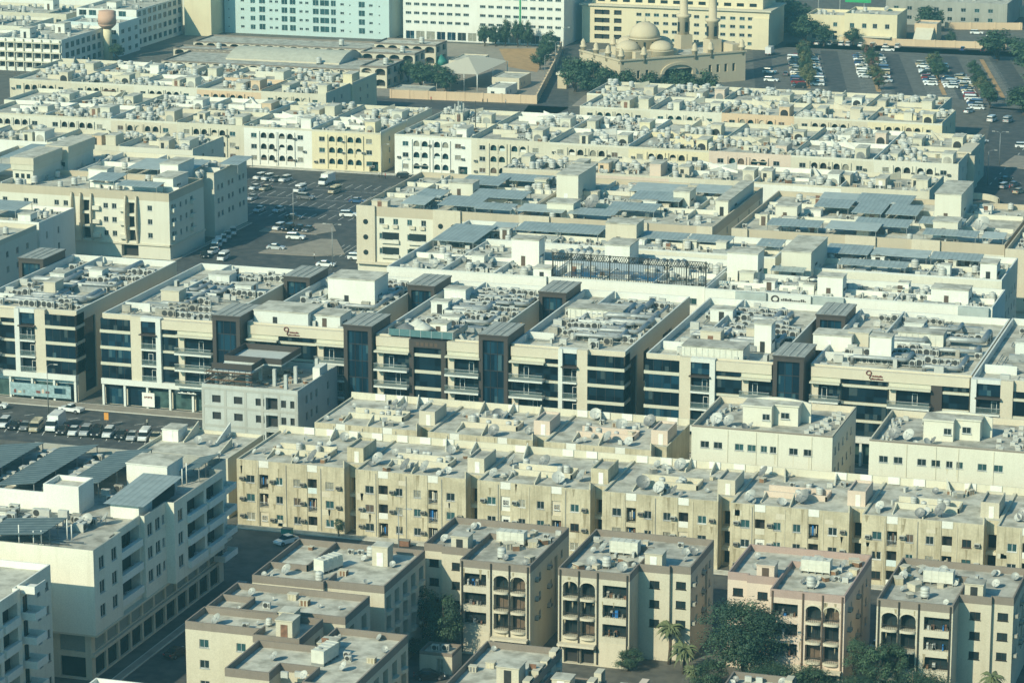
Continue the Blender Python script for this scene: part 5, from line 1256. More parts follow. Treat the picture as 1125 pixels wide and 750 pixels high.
def small_hut(x0,y0,x1,y1,z,label,m,rm=roofp):
    t = thing('hut', label, 'hut', x0, y0); shell(t, rect(0,0,x1-x0,y1-y0), 0, z, m, rm, {0: grid([1.2],[.9],1.2,1.1), 1: grid([2,5],[.9],1.2,1.1)}, .3, .2)
small_hut(-296.8,919.8,-287.6,932.6,3.6,'tan hut with a white rim in the school yard', tanl); small_hut(-292.4,901.4,-286.4,914,3.2,'white hut nearest the school wall', white)
small_hut(-320.6,893.4,-309,900,3.,'low green grey shed along the school wall', greyw, roofg); small_hut(-322,951,-313,967,3.6,'low tan pavilion behind the tent canopy', tanl)
t = thing('green_tent', 'small pointed green tent between the school blocks', 'tent', -328.6, 963)
b = MB(); b.lathe([(2.2,0),(2.,1.6),(.1,3.6)], 0, 0, 4); b.build('fabric', [greent], t)

# ================================================================ water tower and the far blocks
t = thing('water_tower', 'round terracotta water tower on a cream shaft', 'water tower', -440.5, 938.5)
MB().lathe([(1.55,0),(1.5,8),(1.45,11.4)],0,0,20).build('shaft', [yellowp], t)
b = MB(); b.lathe([(1.6,11.),(2.9,12.2),(3.1,12.6)],0,0,24); b.build('corbel', [clay], t)
b = MB(); b.lathe([(3.1,12.6),(3.1,15.8),(2.8,15.9),(2.8,17.),(2.4,17.1),(.05,17.5)],0,0,24); b.build('tank', [clay], t)
def farblock(x0, y0, x1, y1, z, label, ref, m, wz, wu, w=1.6, h=1.4, sideu=(), band=0, bandm=None, rm=roofp, mess=4, bays=False, pn=None):
    t = thing('far_block', label, 'apartment block', x0, y0); W, D = x1-x0, y1-y0
    op = {0: [dict(u=u, w=w, z=zz, h=h, pn=pn or R.choice((winA,winB)), **(dict(kind='bay', d=1.2) if bays else {})) for zz in wz for u in wu if u+w < W-.2],
          1: [dict(u=u, w=w, z=zz, h=h, pn=pn or R.choice((winA,winB))) for zz in wz for u in sideu if u+w < D-.2]}
    zr = shell(t, rect(0,0,W,D), 0, z, m, rm, op, 1., .3, band, bandm)
    if mess: roof_mess(x0+2, y0+2, x1-2, y1-2, zr, ref, mess, mess, mess)
    return t
Z3 = (1.2,4.4,7.6)
t = farblock(-467,908,-443,944,11,'white block with framed balconies left of the water tower','the white block by the water tower', white, Z3, steps(1,20.5,7), 2.6, 2.0, steps(3,32,8), bays=True, mess=9)
b = MB()
for u in steps(.2,23.4,8): b.box(u-.15,-.6,.3,u+.15,-.01,10.8)
for z in (3.6,6.8,10.): b.box(0,-.7,z-.5,24,-.01,z-.1)
b.build('balcony_frame', [cream], t)
farblock(-462,948,-440.6,965,11.5,'white block with dark window bands right of the water tower','the white block right of the water tower', bluewh, Z3, steps(1,18,6), 2.4, 1.5, steps(2,13,3), mess=4)
farblock(-466,968,-443,1008,13.5,'long white block with dark balcony bands beside the yellow tower','the long white block by the yellow tower', white, (1.2,4.6,8.,11.), steps(1,20,6), 2.8, 1.9, steps(1,36,9), mess=6)
farblock(-500,905,-473,935,9.5,'white block cut by the picture edge, nearest of the far corner','the white edge block nearest', white, Z3[:2]+(6.4,), steps(1,24,6), 2.6, 1.8, steps(2,26,6), mess=5)
farblock(-505,938,-472,962,10.5,'white flat roofed block second into the far corner','the second far corner block', pale, Z3, steps(2,29,7), 2, 1.5, steps(2,20,5), mess=10)
farblock(-512,968,-470,992,11,'cream flat roofed block third into the far corner','the third far corner block', cream, Z3, steps(2,38,9), 2, 1.5, steps(2,20,5), mess=10)
farblock(-520,998,-470,1024,12.5,'white flat roofed block with roof huts, fourth into the far corner','the fourth far corner block', white, Z3, steps(2,46,10), 2, 1.5, steps(2,20,5), mess=12)
farblock(-530,1030,-452,1056,13,'pale flat roofed block, deepest in the far corner','the deepest far corner block', pale, Z3+(10.4,), steps(2,74,16), 2, 1.5, steps(2,20,5), mess=12)
for k, (a, b) in enumerate(((-461,914),(-455,928),(-490,944),(-482,975),(-500,1004),(-478,1006),(-458,976))): roof_box(a, b, a+3.6, b+5, 10.2 if k < 3 else 11.4, 13.6 if k < 3 else 15, ('white roof hut on the framed balcony block','white roof hut behind the framed balcony block','white roof hut on the second far corner block','white roof hut on the third far corner block','white roof hut on the fourth far corner block','second white roof hut on the fourth far corner block','white roof hut on the long white block')[k])
farblock(-441,1005,-430.6,1030,30,'narrow yellow tower block with a shaded side','the yellow tower', yellowp, (), (), sideu=(), mess=0)
def bigtower():
    x0, y0, W, D, z = -430, 1016, 63.6, 24, 44
    t = thing('tower_block', 'wide pale teal tower block with rows of dark windows, cut by the top edge', 'tower block', x0, y0)
    op = []
    for r in range(5):
        zz = 1.6+3.15*r
        for u, w, h in ((1.4,.6,.5),(6.4,1.4,.9),(10.2,1.9,1.7),(13.6,2.4,2.1),(17.6,1.2,.9),(19.8,1.2,.9),(22.3,2.3,2.1),(25.5,2.3,2.1),(29.2,1.3,.9),(31.5,1.3,.9),(34.4,2.3,2.1),(37.2,3.5,2.1),(41.4,1.9,2.1),(45,1.4,.9),(48.4,.6,.5),(52,2.4,2.1),(56,1.4,.9),(59.6,.6,.5)):
            op.append(dict(u=u, w=w, z=zz+(.4 if h < 1 else 0), h=h, style='two' if w > 1 else 'one', fr=bluewh, pn=winB if h > 1.5 else winA))
    op = op[:96]
    shell(t, rect(0,0,W,D), 0, z, weathered('teal_white', (.50,.62,.60), (.36,.45,.44), .2, .15), roofp, {0: op}, 1, .3)
bigtower()
def whiteoffice():
    x0, y0, W, D, z = -361.8, 1018, 60, 26, 40
    t = thing('office_building', 'broad white office building with ribbon windows and a green stripe, cut by the top edge', 'office building', x0, y0)
    op = []
    for zz in (6.,9.2,12.4,15.6):
        for k in range(19):
            if k in (8,): continue
            op.append(dict(u=1+k*3.1, w=2.1, z=zz, h=1.0, style='three', fr=bluewh, pn=winA))
    op += [dict(u=1+k*3.9, w=3.2, z=.4, h=2.9, style='two', fr=wframe, pn=R.choice((winB,winC,winA,offg2))) for k in range(15)]
    shell(t, rect(0,0,W,D), 0, z, white, roofp, {0: op}, 1, .3)
    MB().box(43.6,-.25,4,44.1,-.004,39).build('green_stripe', [signgreen], t)
whiteoffice()
def hotel():
    x0, y0, W, D = -299, 1031, 68, 24
    t = thing('hotel_building', 'cream hotel building with a heavy cornice behind the mosque domes', 'hotel', x0, y0)
    op = []
    for zz in (1.4,4.3,7.2,10.1):
        for u in (4.6,7.4,11.8,20,23.2,26.4,29.8,33,37.4,41,45,50.5,54,57.4,60.4): op.append(dict(u=u, w=2.8 if u < 15 else 1.9, z=zz, h=1.7 if u < 15 else 1.1, **(dict(kind='bay', d=.8) if u < 15 else dict(pn=R.choice((winA,winB))))))
    shell(t, rect(0,0,W,D), 0, 13.2, hotelp, roofp, {0: op}, .3, .3)
    MB().box(-.8,-.8,13.204,W+.8,.3,13.8).build('cornice', [tanl], t); MB().box(-.8,.304,13.204,W+.8,D,13.7).build('roof_edge', [tanl], t)
    b = MB(); b.wall((3,3),(1,0),(0,-1),W-6,13.7,22,[(2+k*4.6,14.4,4.6+k*4.6,15.6,.3,1) for k in range(13)]); b.wall((W-3,3),(0,1),(1,0),D-4,13.7,22); b.face([(3,3,22),(W-3,3,22),(W-3,D,22),(3,D,22)]); b.build('upper_wall', [hotelp, winA], t)
    MB().box(W-6,-.6,0,W,-.01,11).build('corner_tower', [hotelp], t)
hotel()
# ---------------------------------------------------------------- mosque, turned 45 degrees to the street grid
def mosque():
    t = thing('mosque', 'cream mosque with a great dome, half domes and two minarets', 'mosque', -256, 927, 0, PI/4)
    W, D, z = 47., 27., 9.4
    op = {0: [dict(u=3+k*3.2, w=1.1, z=3.4, h=2.6, kind='bay', d=.4) for k in range(3)]+[dict(u=33+k*3., w=1.1, z=3.4, h=2.6, kind='bay', d=.4) for k in range(4)]+[dict(u=16,w=11,z=.4,h=5.2,kind='bay',d=1.2)], 3: [dict(u=2+k*3.1, w=1.2, z=3., h=3., kind='bay', d=.4) for k in range(8)]}
    zr = shell(t, rect(0,0,W,D), 0, z, mosqp, roofp, op, 1., .4)
    b = MB(); N = 12
    for k in range(N):
        t0, t1 = PI*k/N, PI*(k+1)/N
        for r0, r1, y in ((5.5,6.6,-.5),):
            b.face([(21.5+r0*math.cos(t0),y,4.2+.5*r0*math.sin(t0)),(21.5+r1*math.cos(t0),y,4.2+.55*r1*math.sin(t0)),(21.5+r1*math.cos(t1),y,4.2+.55*r1*math.sin(t1)),(21.5+r0*math.cos(t1),y,4.2+.5*r0*math.sin(t1))])
            b.face([(21.5+r1*math.cos(t0),y,4.2+.55*r1*math.sin(t0)),(21.5+r1*math.cos(t0),0,4.2+.55*r1*math.sin(t0)),(21.5+r1*math.cos(t1),0,4.2+.55*r1*math.sin(t1)),(21.5+r1*math.cos(t1),y,4.2+.55*r1*math.sin(t1))])
    b.build('portal_arch', [mosqp], t)
    MB().box(-.3,-.3,z+.004,W+.3,.5,z+.5).build('cornice', [mosqp], t); MB().box(-.3,.504,z+.004,.5,D,z+.5).build('cornice', [mosqp], t)
    cx, cy = 17., 14.
    MB().box(cx-8,cy-8,zr,cx+8,cy+8,zr+2.6).build('dome_base', [mosqp], t)
    dr = MB(); dr.lathe([(5.2,zr+2.6),(5.2,zr+5.6),(5.6,zr+5.7),(5.6,zr+6.1)],cx,cy,24); d0 = dr.build('drum', [mosqp], t)
    for k in range(12):
        a = 2*PI*k/12; b = MB(); b.box(-.35,-.04,0,.35,.04,1.8); b.build('window', [winA], d0, (cx+5.23*math.cos(a), cy+5.23*math.sin(a), zr+3.2), a+PI/2)
    MB().dome(cx,cy,zr+6.1,5.1,5.0,28).build('dome', [mosqp], t)
    MB().lathe([(.12,zr+11),(.3,zr+11.5),(.06,zr+12.6)],cx,cy,8).build('finial', [tan], t)
    for dx, dy in ((-7.4,-2),(2,-7.4),(7.4,2),(-2,7.4)):
        b = MB(); b.lathe([(4.,zr),(4.,zr+2.4),(4.2,zr+2.5),(4.2,zr+2.8)],cx+dx,cy+dy,20); o = b.build('half_dome_drum', [mosqp], t)
        MB().dome(cx+dx,cy+dy,zr+2.8,3.9,2.9,20).build('half_dome', [mosqp], o)
    for ux, uy in ((.8,.8),(9,.6),(28,.6),(34,.6),(.6,9),(.6,17),(.6,25.6),(46,.8),(12,26)):
        b = MB(); b.lathe([(.95,zr),(.95,zr+2.4),(1.2,zr+2.5),(1.2,zr+2.9),(.8,zr+3.),(.85,zr+4),(.5,zr+4.7),(.05,zr+5.2)],ux,uy,10); b.build('corner_turret', [mosqp], t)
    for ux, uy in ((40.,9.5),(37.,23.)):
        b = MB(); b.box(ux-2.2,uy-2.2,zr,ux+2.2,uy+2.2,zr+4.6); o = b.build('minaret_base', [mosqp], t)
        b = MB(); b.lathe([(1.9,zr+4.6),(1.9,zr+10.),(2.5,zr+10.4),(2.5,zr+11.2),(1.35,zr+11.3),(1.3,zr+22),(2.,zr+22.6),(2.,zr+23.4),(1.1,zr+23.5),(1.1,zr+27),(.05,zr+31)],ux,uy,12); b.build('minaret', [mosqp], t)
        for k in range(4):
            a = PI/2*k; b = MB(); b.box(-.55,-.05,0,.55,.05,3.2); b.build('window', [winA], o, (ux+1.95*math.cos(a), uy+1.95*math.sin(a), zr+5.6), a+PI/2)
    MB().box(43.2,2,zr,46.4,14,zr+3.4).build('side_wing', [mosqp], t)
mosque()
t = thing('mosque_annex', 'long low cream annex wall in front of the mosque', 'annex', -258, 910)
shell(t, rect(0,0,38,9), 0, 4.6, mosqp, roofp, {0: [dict(u=2+k*3.6, w=1.4, z=1., h=2.2, kind='bay', d=.3) for k in range(10)]}, .5, .3, .5, cream)
t = thing('gate_pillar', 'stout cream gate pillar at the mosque road corner', 'pillar', -276.5, 925.5); MB().box(0,0,0,3,3,4.4).build('shaft', [mosqp], t); MB().box(-.4,-.4,4.404,3.4,3.4,5.2).build('cap', [cream], t)

# ---------------------------------------------------------------- villa, walls and signs beyond the car park
t = farblock(-223.4,1058,-209.6,1074,9.6,'yellow cream villa, lower wing, beyond the car park','the yellow villa lower wing', yellowp, (1.,5.6), (2,9.6), 1.5, 1.4, mess=2)
MB().box(1,-.1,3.2,11,-.003,4.).build('sign_band', [winA], t)
t = farblock(-209.5,1056.6,-190.6,1076,10.6,'yellow cream villa, taller wing with four upper windows','the yellow villa taller wing', yellowp, (1.,5.6), (2,6.4,10.2,14.6), 1.6, 1.6, mess=2)
b = MB(); b.box(-1.5,-2.6,2.6,17,-.01,2.9); b.build('porch_roof', [cream], t)
t = thing('sloped_annex', 'small cream annex with a long sloping awning beside the villa', 'annex', -186.4, 1060); shell(t, rect(0,8,8,18), 0, 6.5, peach, roofp, {}, .5, .3)
b = MB(); b.face([(.6,0,.4),(7,0,.4),(7,8,5.),(.6,8,5.)]); b.face([(7.1,0,0),(7.1,8,0),(7.1,8,5.4),(7.1,0,.9)]); b.build('awning', [cream], t)
wallrun('boundary_wall', 'peach boundary wall between the villa and the car park', [(-209,1053.6),(-191,1055.6),(-152,1057.6)], 2.4, peach, .35, 7)
wallrun('boundary_wall', 'peach wall at the back of the upper yard, top right', [(-181,1103),(-154,1110)], 2.6, peach, .4, 9)
wallrun('boundary_wall', 'cream wall along the far road near the top right corner', [(-184,1146),(-150,1146)], 4.4, cream, .4, 7)
t = thing('billboard', 'white billboard with large dark letter bottoms over a green band, top edge', 'billboard', -227.4, 1092)
for xx in (1,9,18): MB().box(xx-.2,.3,0,xx+.2,.6,12).build('post', [steel], t)
MB().box(0,0,11.2,20.6,.28,18.4).build('board', [white], t); MB().box(11,-.06,10.,20.6,-.003+.0,11.1).build('band', [signgreen], t)
b = MB()
for k, xx in enumerate((2,6,8.6,11.6,14.4,17.4)):
    b.tube([(xx-.9,-.05,15.5),(xx-.9,-.05,13.2),(xx-.5,-.05,12.5),(xx+.5,-.05,12.5),(xx+.9,-.05,13.2),(xx+.9,-.05,15.5)], .22, 4)
b.build('lettering', [rail], t)
farblock(-205,1112,-160,1150,9,'pale grey low block at the top edge behind the villa','the grey block at the top edge', greyw, (2,5.4), steps(3,38,8), 1.8, 1.4, mess=3)
farblock(-143.5,1078,-128,1110,24,'white tower corner cut by the top right edge','the white corner tower', white, (2,5.2,8.4,11.6,14.8), steps(1,12,4), 1.6, 1.4, mess=0)
farblock(-186,1158,-176,1180,12,'narrow white block at the top edge near the green awning','the narrow white block', white, (2,5), (2,5), 1.4, 1.2, mess=2)
for k, (a, b_, m) in enumerate(((-172,1152,greent),(-178,1152,redm),(-166,1153,white))):
    t = thing('awning_tent', ('green','red','white')[k]+' awning tent behind the far cream wall', 'tent', a, b_); b = MB(); b.lathe([(2.4,0),(2.3,2.4),(.1,4.4)],0,0,4); b.build('fabric', [m], t)
# ================================================================ ground, streets, markings
def sheet(name, poly, z, m):
    b = MB(); b.face([(x,y,z) for x,y in poly]); return structure(name, b, m)
sheet('ground', [(-1500,-100),(900,-100),(900,2600),(-1500,2600)], 0, ground_m)
Z1, Z2, Z3_ = .004, .008, .012
for nm, poly, m in (
    ('street', rect(-178,424,-30,450.2), asphalt), ('street', rect(-177.6,330,-163.2,423.996), asphalt), ('lane', rect(-124,330,-120.4,423.99), asphalt2), ('lane', rect(-100.8,376,-97,423.99), asphalt2), ('driveway', rect(-142,376,-124.4,402), asphalt2), ('lane', rect(-77.6,340,-73.4,423.99), asphalt2),
    ('street', rect(-330,489,-217.4,513.2), asphalt), ('alley', rect(-251.8,515,-246.6,570), asphalt2), ('alley', rect(-141.4,500,-138.2,575), asphalt2), ('alley', rect(-95.2,474,-89.4,518), asphalt),
    ('car_park', rect(-317.4,691,-242,766.4), asphalt), ('street', rect(-287.6,571,-241.6,690.99), asphalt), ('street', rect(-330,569,-208.8,574.4), asphalt),
    ('street', rect(-240,691,-60,704), asphalt), ('street', rect(-440,874.5,-262,890.4), asphalt),
    ('street', [(-272.6,875),(-258,875),(-274,930),(-297,1030),(-301.5,1120),(-318,1120),(-300.6,1013),(-290,970)], asphalt),
    ('school_yard', rect(-352,893.8,-274.4,1014), paving), ('sand_pitch', [(-306,966),(-293,957),(-306,1012),(-322,1006)], sandm),
    ('car_park', [(-232,940),(-120,925),(-118,1052),(-228,1056)], asphalt2),
    ('street', [(-121,700),(-60,700),(-60,905),(-134,905),(-121,800)], asphalt),
    ('street', [(-135,905.01),(-90,905.01),(-90,925),(-138,930)], asphalt), ('street', rect(-232,1040,-100,1053), asphalt), ('yard', [(-181,1064),(-140,1064),(-140,1102),(-181,1102)], asphalt2), ('street', rect(-260,1111,-100,1140), asphalt)):
    z = Z1 if nm != 'sand_pitch' else Z2
    if nm == 'school_yard': z = .003
    sheet(nm, poly, z, m)
def pave(x0, y0, x1, y1, nm='pavement', h=.14, m=paving):
    b = MB(); b.box(x0+.2,y0+.2,-.02,x1-.2,y1-.2,h,0); 
    for a in ((x0,y0,x1,y0+.2),(x0,y1-.2,x1,y1),(x0,y0+.2,x0+.2,y1-.2),(x1-.2,y0+.2,x1,y1-.2)): b.box(a[0],a[1],-.02,a[2],a[3],h+.012,1)
    structure(nm, b, [m, kerbm])
pave(-191,450.3,-40,452.3,m=roofd); pave(-330,513.3,-217.4,517.4); pave(-216.4,515,-60,517.4); pave(-179.2,375,-177.7,424); pave(-163,345,-162.3,405)
pave(-317.2,764.6,-242.4,767.2,m=roofd); pave(-287.9,644,-286.6,692); pave(-241.6,600,-241.1,690)
def island(pts, h=.15, m=paving):
    b = MB(); b.prism(pts, -.02, h); structure('pavement', b, m)
island([(-271.4,658.8),(-256.8,659.4),(-251,663.4),(-259,679),(-263,678.6),(-266.6,668),(-271.2,662)]); island([(-281,682.6),(-266,683.4),(-262.8,688.6),(-267,697),(-271.4,696.4),(-270,688),(-281,687)])
island([(-112.6,826),(-119.5,829),(-118,846),(-100,846),(-100,828)])
island([(-262,893),(-252,893),(-254,912),(-264,914)])
marks = []
def line(x0, y0, x1, y1, w=.16, z=.0105):
    dx, dy = x1-x0, y1-y0; L = math.hypot(dx, dy); nx, ny = -dy/L*w/2, dx/L*w/2
    marks.append([(x0+nx,y0+ny,z),(x0-nx,y0-ny,z),(x1-nx,y1-ny,z),(x1+nx,y1+ny,z)])
for k in range(24): line(-266+k*2.6, 494, -267.6+k*2.6, 499.4)
for k in range(12): line(-262+k*4.6, 505.8, -260.6+k*4.6, 507.4)
for k in range(26): line(-316+k*2.7, 743, -316+k*2.7, 749); line(-316+k*2.7, 728, -316+k*2.7, 734); line(-316+k*2.7, 716, -316+k*2.7, 722); line(-316+k*2.7, 702, -316+k*2.7, 708)
line(-317, 739, -246, 739.4); line(-317,725.6,-246,726); line(-317,712.6,-246,713)
for k in range(9): line(-262+k*1.5, 660.6, -265+k*1.5+2.4, 674, .14)
for k in range(7): line(-250, 650+k*16, -250, 655+k*16)
tl = (-.235, .972)
def tilt(x, y, s): return (x+tl[0]*s, y+tl[1]*s)
for bx in (-199.5,-176.6,-155.5,-137):
    for k in range(26):
        p = tilt(bx, 946, k*3.2); line(p[0]-4.6, p[1], p[0]+.2, p[1]+.6, .2); line(p[0]+.6, p[1]+.6, p[0]+5., p[1]+.4, .2)
for k in range(20): line(-118+k*.1, 800+k*8, -118+k*.1, 803+k*8, .2)
b = MB()
for q in marks: b.face(q)
structure('road_markings', b, markm)
for bx, w in ((-212,6.4),(-188,6.),(-166.4,6.),(-146.4,6.4),(-128.6,7)):       # darker driving lanes of the tilted car park
    a0, a1 = tilt(bx, 942, 0), tilt(bx, 942, 96); b = MB(); b.face([(a0[0]-w/2,a0[1],.0085),(a0[0]+w/2,a0[1],.0085),(a1[0]+w/2,a1[1],.0085),(a1[0]-w/2,a1[1],.0085)]); structure('driving_lane', b, asphalt)
for bx in (-199.5,-176.6,-155.5,-137):
    a0, a1 = tilt(bx, 950, 0), tilt(bx, 950, 82); b = MB(); b.prism([(a0[0]-.7,a0[1]),(a0[0]+.7,a0[1]),(a1[0]+.7,a1[1]),(a1[0]-.7,a1[1])], -.02, .15); structure('planting_strip', b, sandm)

# ================================================================ cars
def loft(b, st, m, cap=True):
    """st: (x, zb, zt, wb, wt) sections along the car"""
    rows = []
    for x, zb, zt, wb, wt in st:
        i = len(b.v); b.v += [(x,-wb,zb),(x,-wt,zt),(x,wt,zt),(x,wb,zb)]; rows.append(i)
    for a, c in zip(rows, rows[1:]):
        for k in range(4):
            j = (k+1)%4; b.f.append((a+k,a+j,c+j,c+k)); b.m.append(m); b.sm.append(False)
    for r, rev in ((rows[0],False),(rows[-1],True)):
        q = (r,r+3,r+2,r+1) if not rev else (r,r+1,r+2,r+3); b.f.append(q); b.m.append(m); b.sm.append(False)
def car_meshes(kind):
    """returns [(part name, MB)], body first; paint is material slot 0 of body and roof"""
    B = MB(); G = MB(); T = MB(); out = []
    if kind == 'sedan':
        L = 2.25; loft(B, [(-L,.35,.72,.72,.66),(-L+.25,.28,.92,.86,.74),(-1.3,.25,.96,.89,.8),(.6,.25,.95,.89,.8),(1.9,.26,.82,.86,.7),(L,.36,.62,.7,.6)], 0)
        loft(G, [(-1.55,.93,.97,.72,.7),(-.85,.93,1.40,.78,.6),(.25,.93,1.42,.78,.6),(1.05,.92,.96,.72,.7)], 0); loft(T, [(-.95,1.36,1.44,.62,.58),(.28,1.38,1.47,.62,.58)], 0); wx = (-1.35,1.4)
    elif kind == 'suv':
        L = 2.35; loft(B, [(-L,.45,1.0,.8,.78),(-L+.15,.34,1.08,.92,.84),(.7,.32,1.06,.93,.86),(2.05,.34,.98,.9,.78),(L,.45,.74,.78,.7)], 0)
        loft(G, [(-L+.12,1.06,1.1,.8,.78),(-L+.4,1.06,1.66,.82,.68),(.3,1.04,1.68,.82,.68),(1.05,1.02,1.06,.78,.76)], 0); loft(T, [(-L+.35,1.62,1.72,.7,.66),(.32,1.64,1.76,.7,.66)], 0); wx = (-1.4,1.45)
    elif kind == 'van':
        L = 2.5; loft(B, [(-L,.4,1.15,.86,.86),(-L+.1,.3,1.2,.92,.9),(1.5,.3,1.2,.92,.9),(2.3,.32,1.0,.9,.8),(L,.42,.8,.8,.7)], 0)
        loft(G, [(-L+.08,1.19,1.7,.88,.82),(1.1,1.18,1.72,.88,.8),(1.95,1.1,1.16,.82,.78)], 0); loft(T, [(-L+.06,1.66,2.0,.84,.76),(.9,1.68,2.02,.84,.76),(1.2,1.68,1.76,.8,.76)], 0); wx = (-1.6,1.6)
    elif kind == 'pickup':
        L = 2.5; loft(B, [(-L,.5,1.02,.88,.88),(-L+.1,.4,1.05,.9,.9),(.9,.38,1.06,.92,.86),(2.2,.4,.98,.88,.8),(L,.5,.74,.8,.7)], 0)
        loft(G, [(-.55,1.04,1.08,.8,.78),(-.4,1.04,1.62,.82,.68),(.4,1.04,1.62,.82,.68),(1.1,1.02,1.06,.78,.76)], 0); loft(T, [(-.42,1.58,1.68,.7,.66),(.42,1.6,1.7,.7,.66)], 0); wx = (-1.5,1.55)
    else:  # box truck
        L = 3.3; loft(B, [(1.5,.5,1.5,1.0,1.0),(2.9,.5,1.5,1.0,.96),(L,.55,1.1,.95,.9)], 0); loft(G, [(1.55,1.5,2.2,.96,.86),(2.6,1.5,2.2,.96,.86),(3.05,1.45,1.5,.92,.9)], 0)
        T.box(-L,-1.05,.75,1.4,1.05,3.0,0); T.box(1.6,-.88,2.18,2.6,.88,2.3,0); wx = (-2.1,2.3)
    out = [('body', B), ('window', G), ('roof', T)]
    r = .34 if kind in ('sedan',) else .4; w = .84 if kind != 'truck' else .95
    for x in wx:
        for s in (-1, 1):
            W = MB(); W.lathe([(r,-.1),(r,.1)],0,0,14,0); W.lathe([(r*.55,-.115),(r*.55,.115)],0,0,10,1)
            W.v = [(a+x, s*w+c, b_+r) for a,b_,c in W.v]; out.append(('wheel', W))
    H = MB(); fx = L
    for s in (-1, 1): H.box(fx-.12,s*.55-.16,.58 if kind == 'sedan' else .75,fx+.02,s*.55+.16,.74 if kind == 'sedan' else .92,0); H.box(-L-.02,s*.62-.14,.7,-L+.05,s*.62+.14,.9,1)
    out.append(('lamp', H)); return out
CARM = {}
def car(kind, paint, x, y, ang, label, group=None, near=True):
    key = (kind, paint, near)
    pm = paintd[paint]
    if key not in CARM:
        ps = car_meshes(kind); mats = {'body':[pm],'roof':[pm if not kind == 'truck' else paintd['white']],'window':[carglass],'wheel':[tyre,rimm],'lamp':[lampm,tailm]}
        if near: CARM[key] = [(n, b.mesh(n, mats[n])) for n, b in ps]
        else:
            J = MB(); allm = [pm, carglass, tyre, rimm, lampm, tailm]; off = {'body':0,'roof':0,'window':1,'wheel':2,'lamp':4}
            for n, b in ps:
                i = len(J.v); J.v += b.v; J.f += [tuple(k+i for k in f) for f in b.f]; J.m += [k+off[n] for k in b.m]; J.sm += b.sm
            CARM[key] = [('body', J.mesh('parked_car', allm))]
    nm = {'truck':'box_truck','van':'parked_van','pickup':'pickup_truck','suv':'parked_suv','sedan':'parked_car'}[kind]
    ms = CARM[key]
    if not near: o = link(nm, ms[0][1], None, (x,y,.01), ang)
    else:
        o = link(nm, None, None, (x,y,.01), ang)
        for n, me in ms: link(n, me, o)
    return tag(o, label, {'truck':'truck','van':'van','pickup':'pickup','suv':'car','sedan':'car'}[kind], group)
D_ = math.radians
fl_ = [('suv','white'),('sedan','black'),('sedan','grey'),('van','beige'),('truck','white'),('sedan','black'),('sedan','white'),('suv','silver'),('suv','black'),('suv','white'),('sedan','black'),('sedan','silver'),('van','white'),('pickup','beige'),('pickup','blue')]
fx_ = [(-257.4,497.6),(-255,497),(-252.7,497),(-250.4,496.8),(-247.3,498.6),(-244.9,496.6),(-242.5,496.6),(-240.2,496.8),(-237.9,496.8),(-235.6,497),(-233,496.8),(-230.6,496.6),(-228.3,497),(-225.9,496.8),(-223.8,497.4)]
fn = {'suv':'off-road car','sedan':'saloon car','van':'minivan','truck':'box truck with a tall cargo body','pickup':'pickup truck'}
for k, ((kd, pc), (x, y)) in enumerate(zip(fl_, fx_)):
    where = ('at the photo edge','next to the edge car','beside the minivan','beside the box truck','taller than the cars around it','on the other side of the box truck','third from the box truck','fourth from the box truck','in the middle of the row','nearest the orange sign','just past the orange sign','between black and white cars','next to the pickup','second from the row end','at the row end')[k]
    car(kd, pc, x, y, D_(-78 if kd != 'truck' else -82), f'{pc} {fn[kd].replace(" with a tall cargo body","")} in the front row, {where}', 'cars parked in front of the offices')
car('pickup','white',-249.8,510.8,D_(172),'white pickup driving past the office shops'); car('suv','white',-265,509,D_(8),'white off-road car on the office street at the photo edge')
car('sedan','white',-179.4,445,D_(-120),'white saloon turning at the corner below the beige terrace'); car('sedan','black',-174.4,388.6,D_(75),'black saloon parked in the shade beside the cream block'); car('sedan','black',-135.6,390.4,D_(20),'dark saloon parked beside the driveway kiosk'); car('suv','red',-128.9,394.,D_(20),'dark red car half hidden beyond the driveway kiosk')
car('sedan','silver',-76.2,423,D_(80),'silver saloon in the lane behind the pink banded block')
mid = [('suv','white',-307.6,748.6,-100),('suv','white',-305,748,-100),('sedan','grey',-302.3,747,-100),('suv','white',-299.7,747.4,-100),('sedan','white',-303.1,734.4,-100),('sedan','beige',-300.1,734.4,-100),('van','white',-290.6,734.8,-95),('suv','grey',-285.2,725.6,-5),('van','beige',-281.2,736,-95),('truck','white',-287.6,747,-95),
       ('sedan','silver',-285.7,707.8,-100),('sedan','silver',-290.6,706.6,-95),('suv','white',-266.3,707,10),('sedan','blue',-270.8,725.3,5),('sedan','black',-278.6,700.2,5),('suv','white',-277.2,686.4,-95),('suv','black',-274.6,686.2,-95),('sedan','black',-272,687,-95),('sedan','grey',-269.4,686.4,-95),('suv','white',-268.8,676.6,3),('sedan','silver',-269,664,5),
       ('van','white',-276.4,649,-85),('sedan','white',-250.6,649.4,5),('suv','white',-246,658.6,5),('suv','black',-270.6,762,3),('sedan','silver',-298.3,720.9,-95),('sedan','white',-281.6,655,-95),('van','white',-283,659.6,-70),('van','white',-284,664.2,-70),('suv','white',-284.6,668.6,-70),('suv','silver',-285.2,673,-70),('suv','white',-285.8,677.6,-70),('sedan','black',-281.8,650.6,-60)]
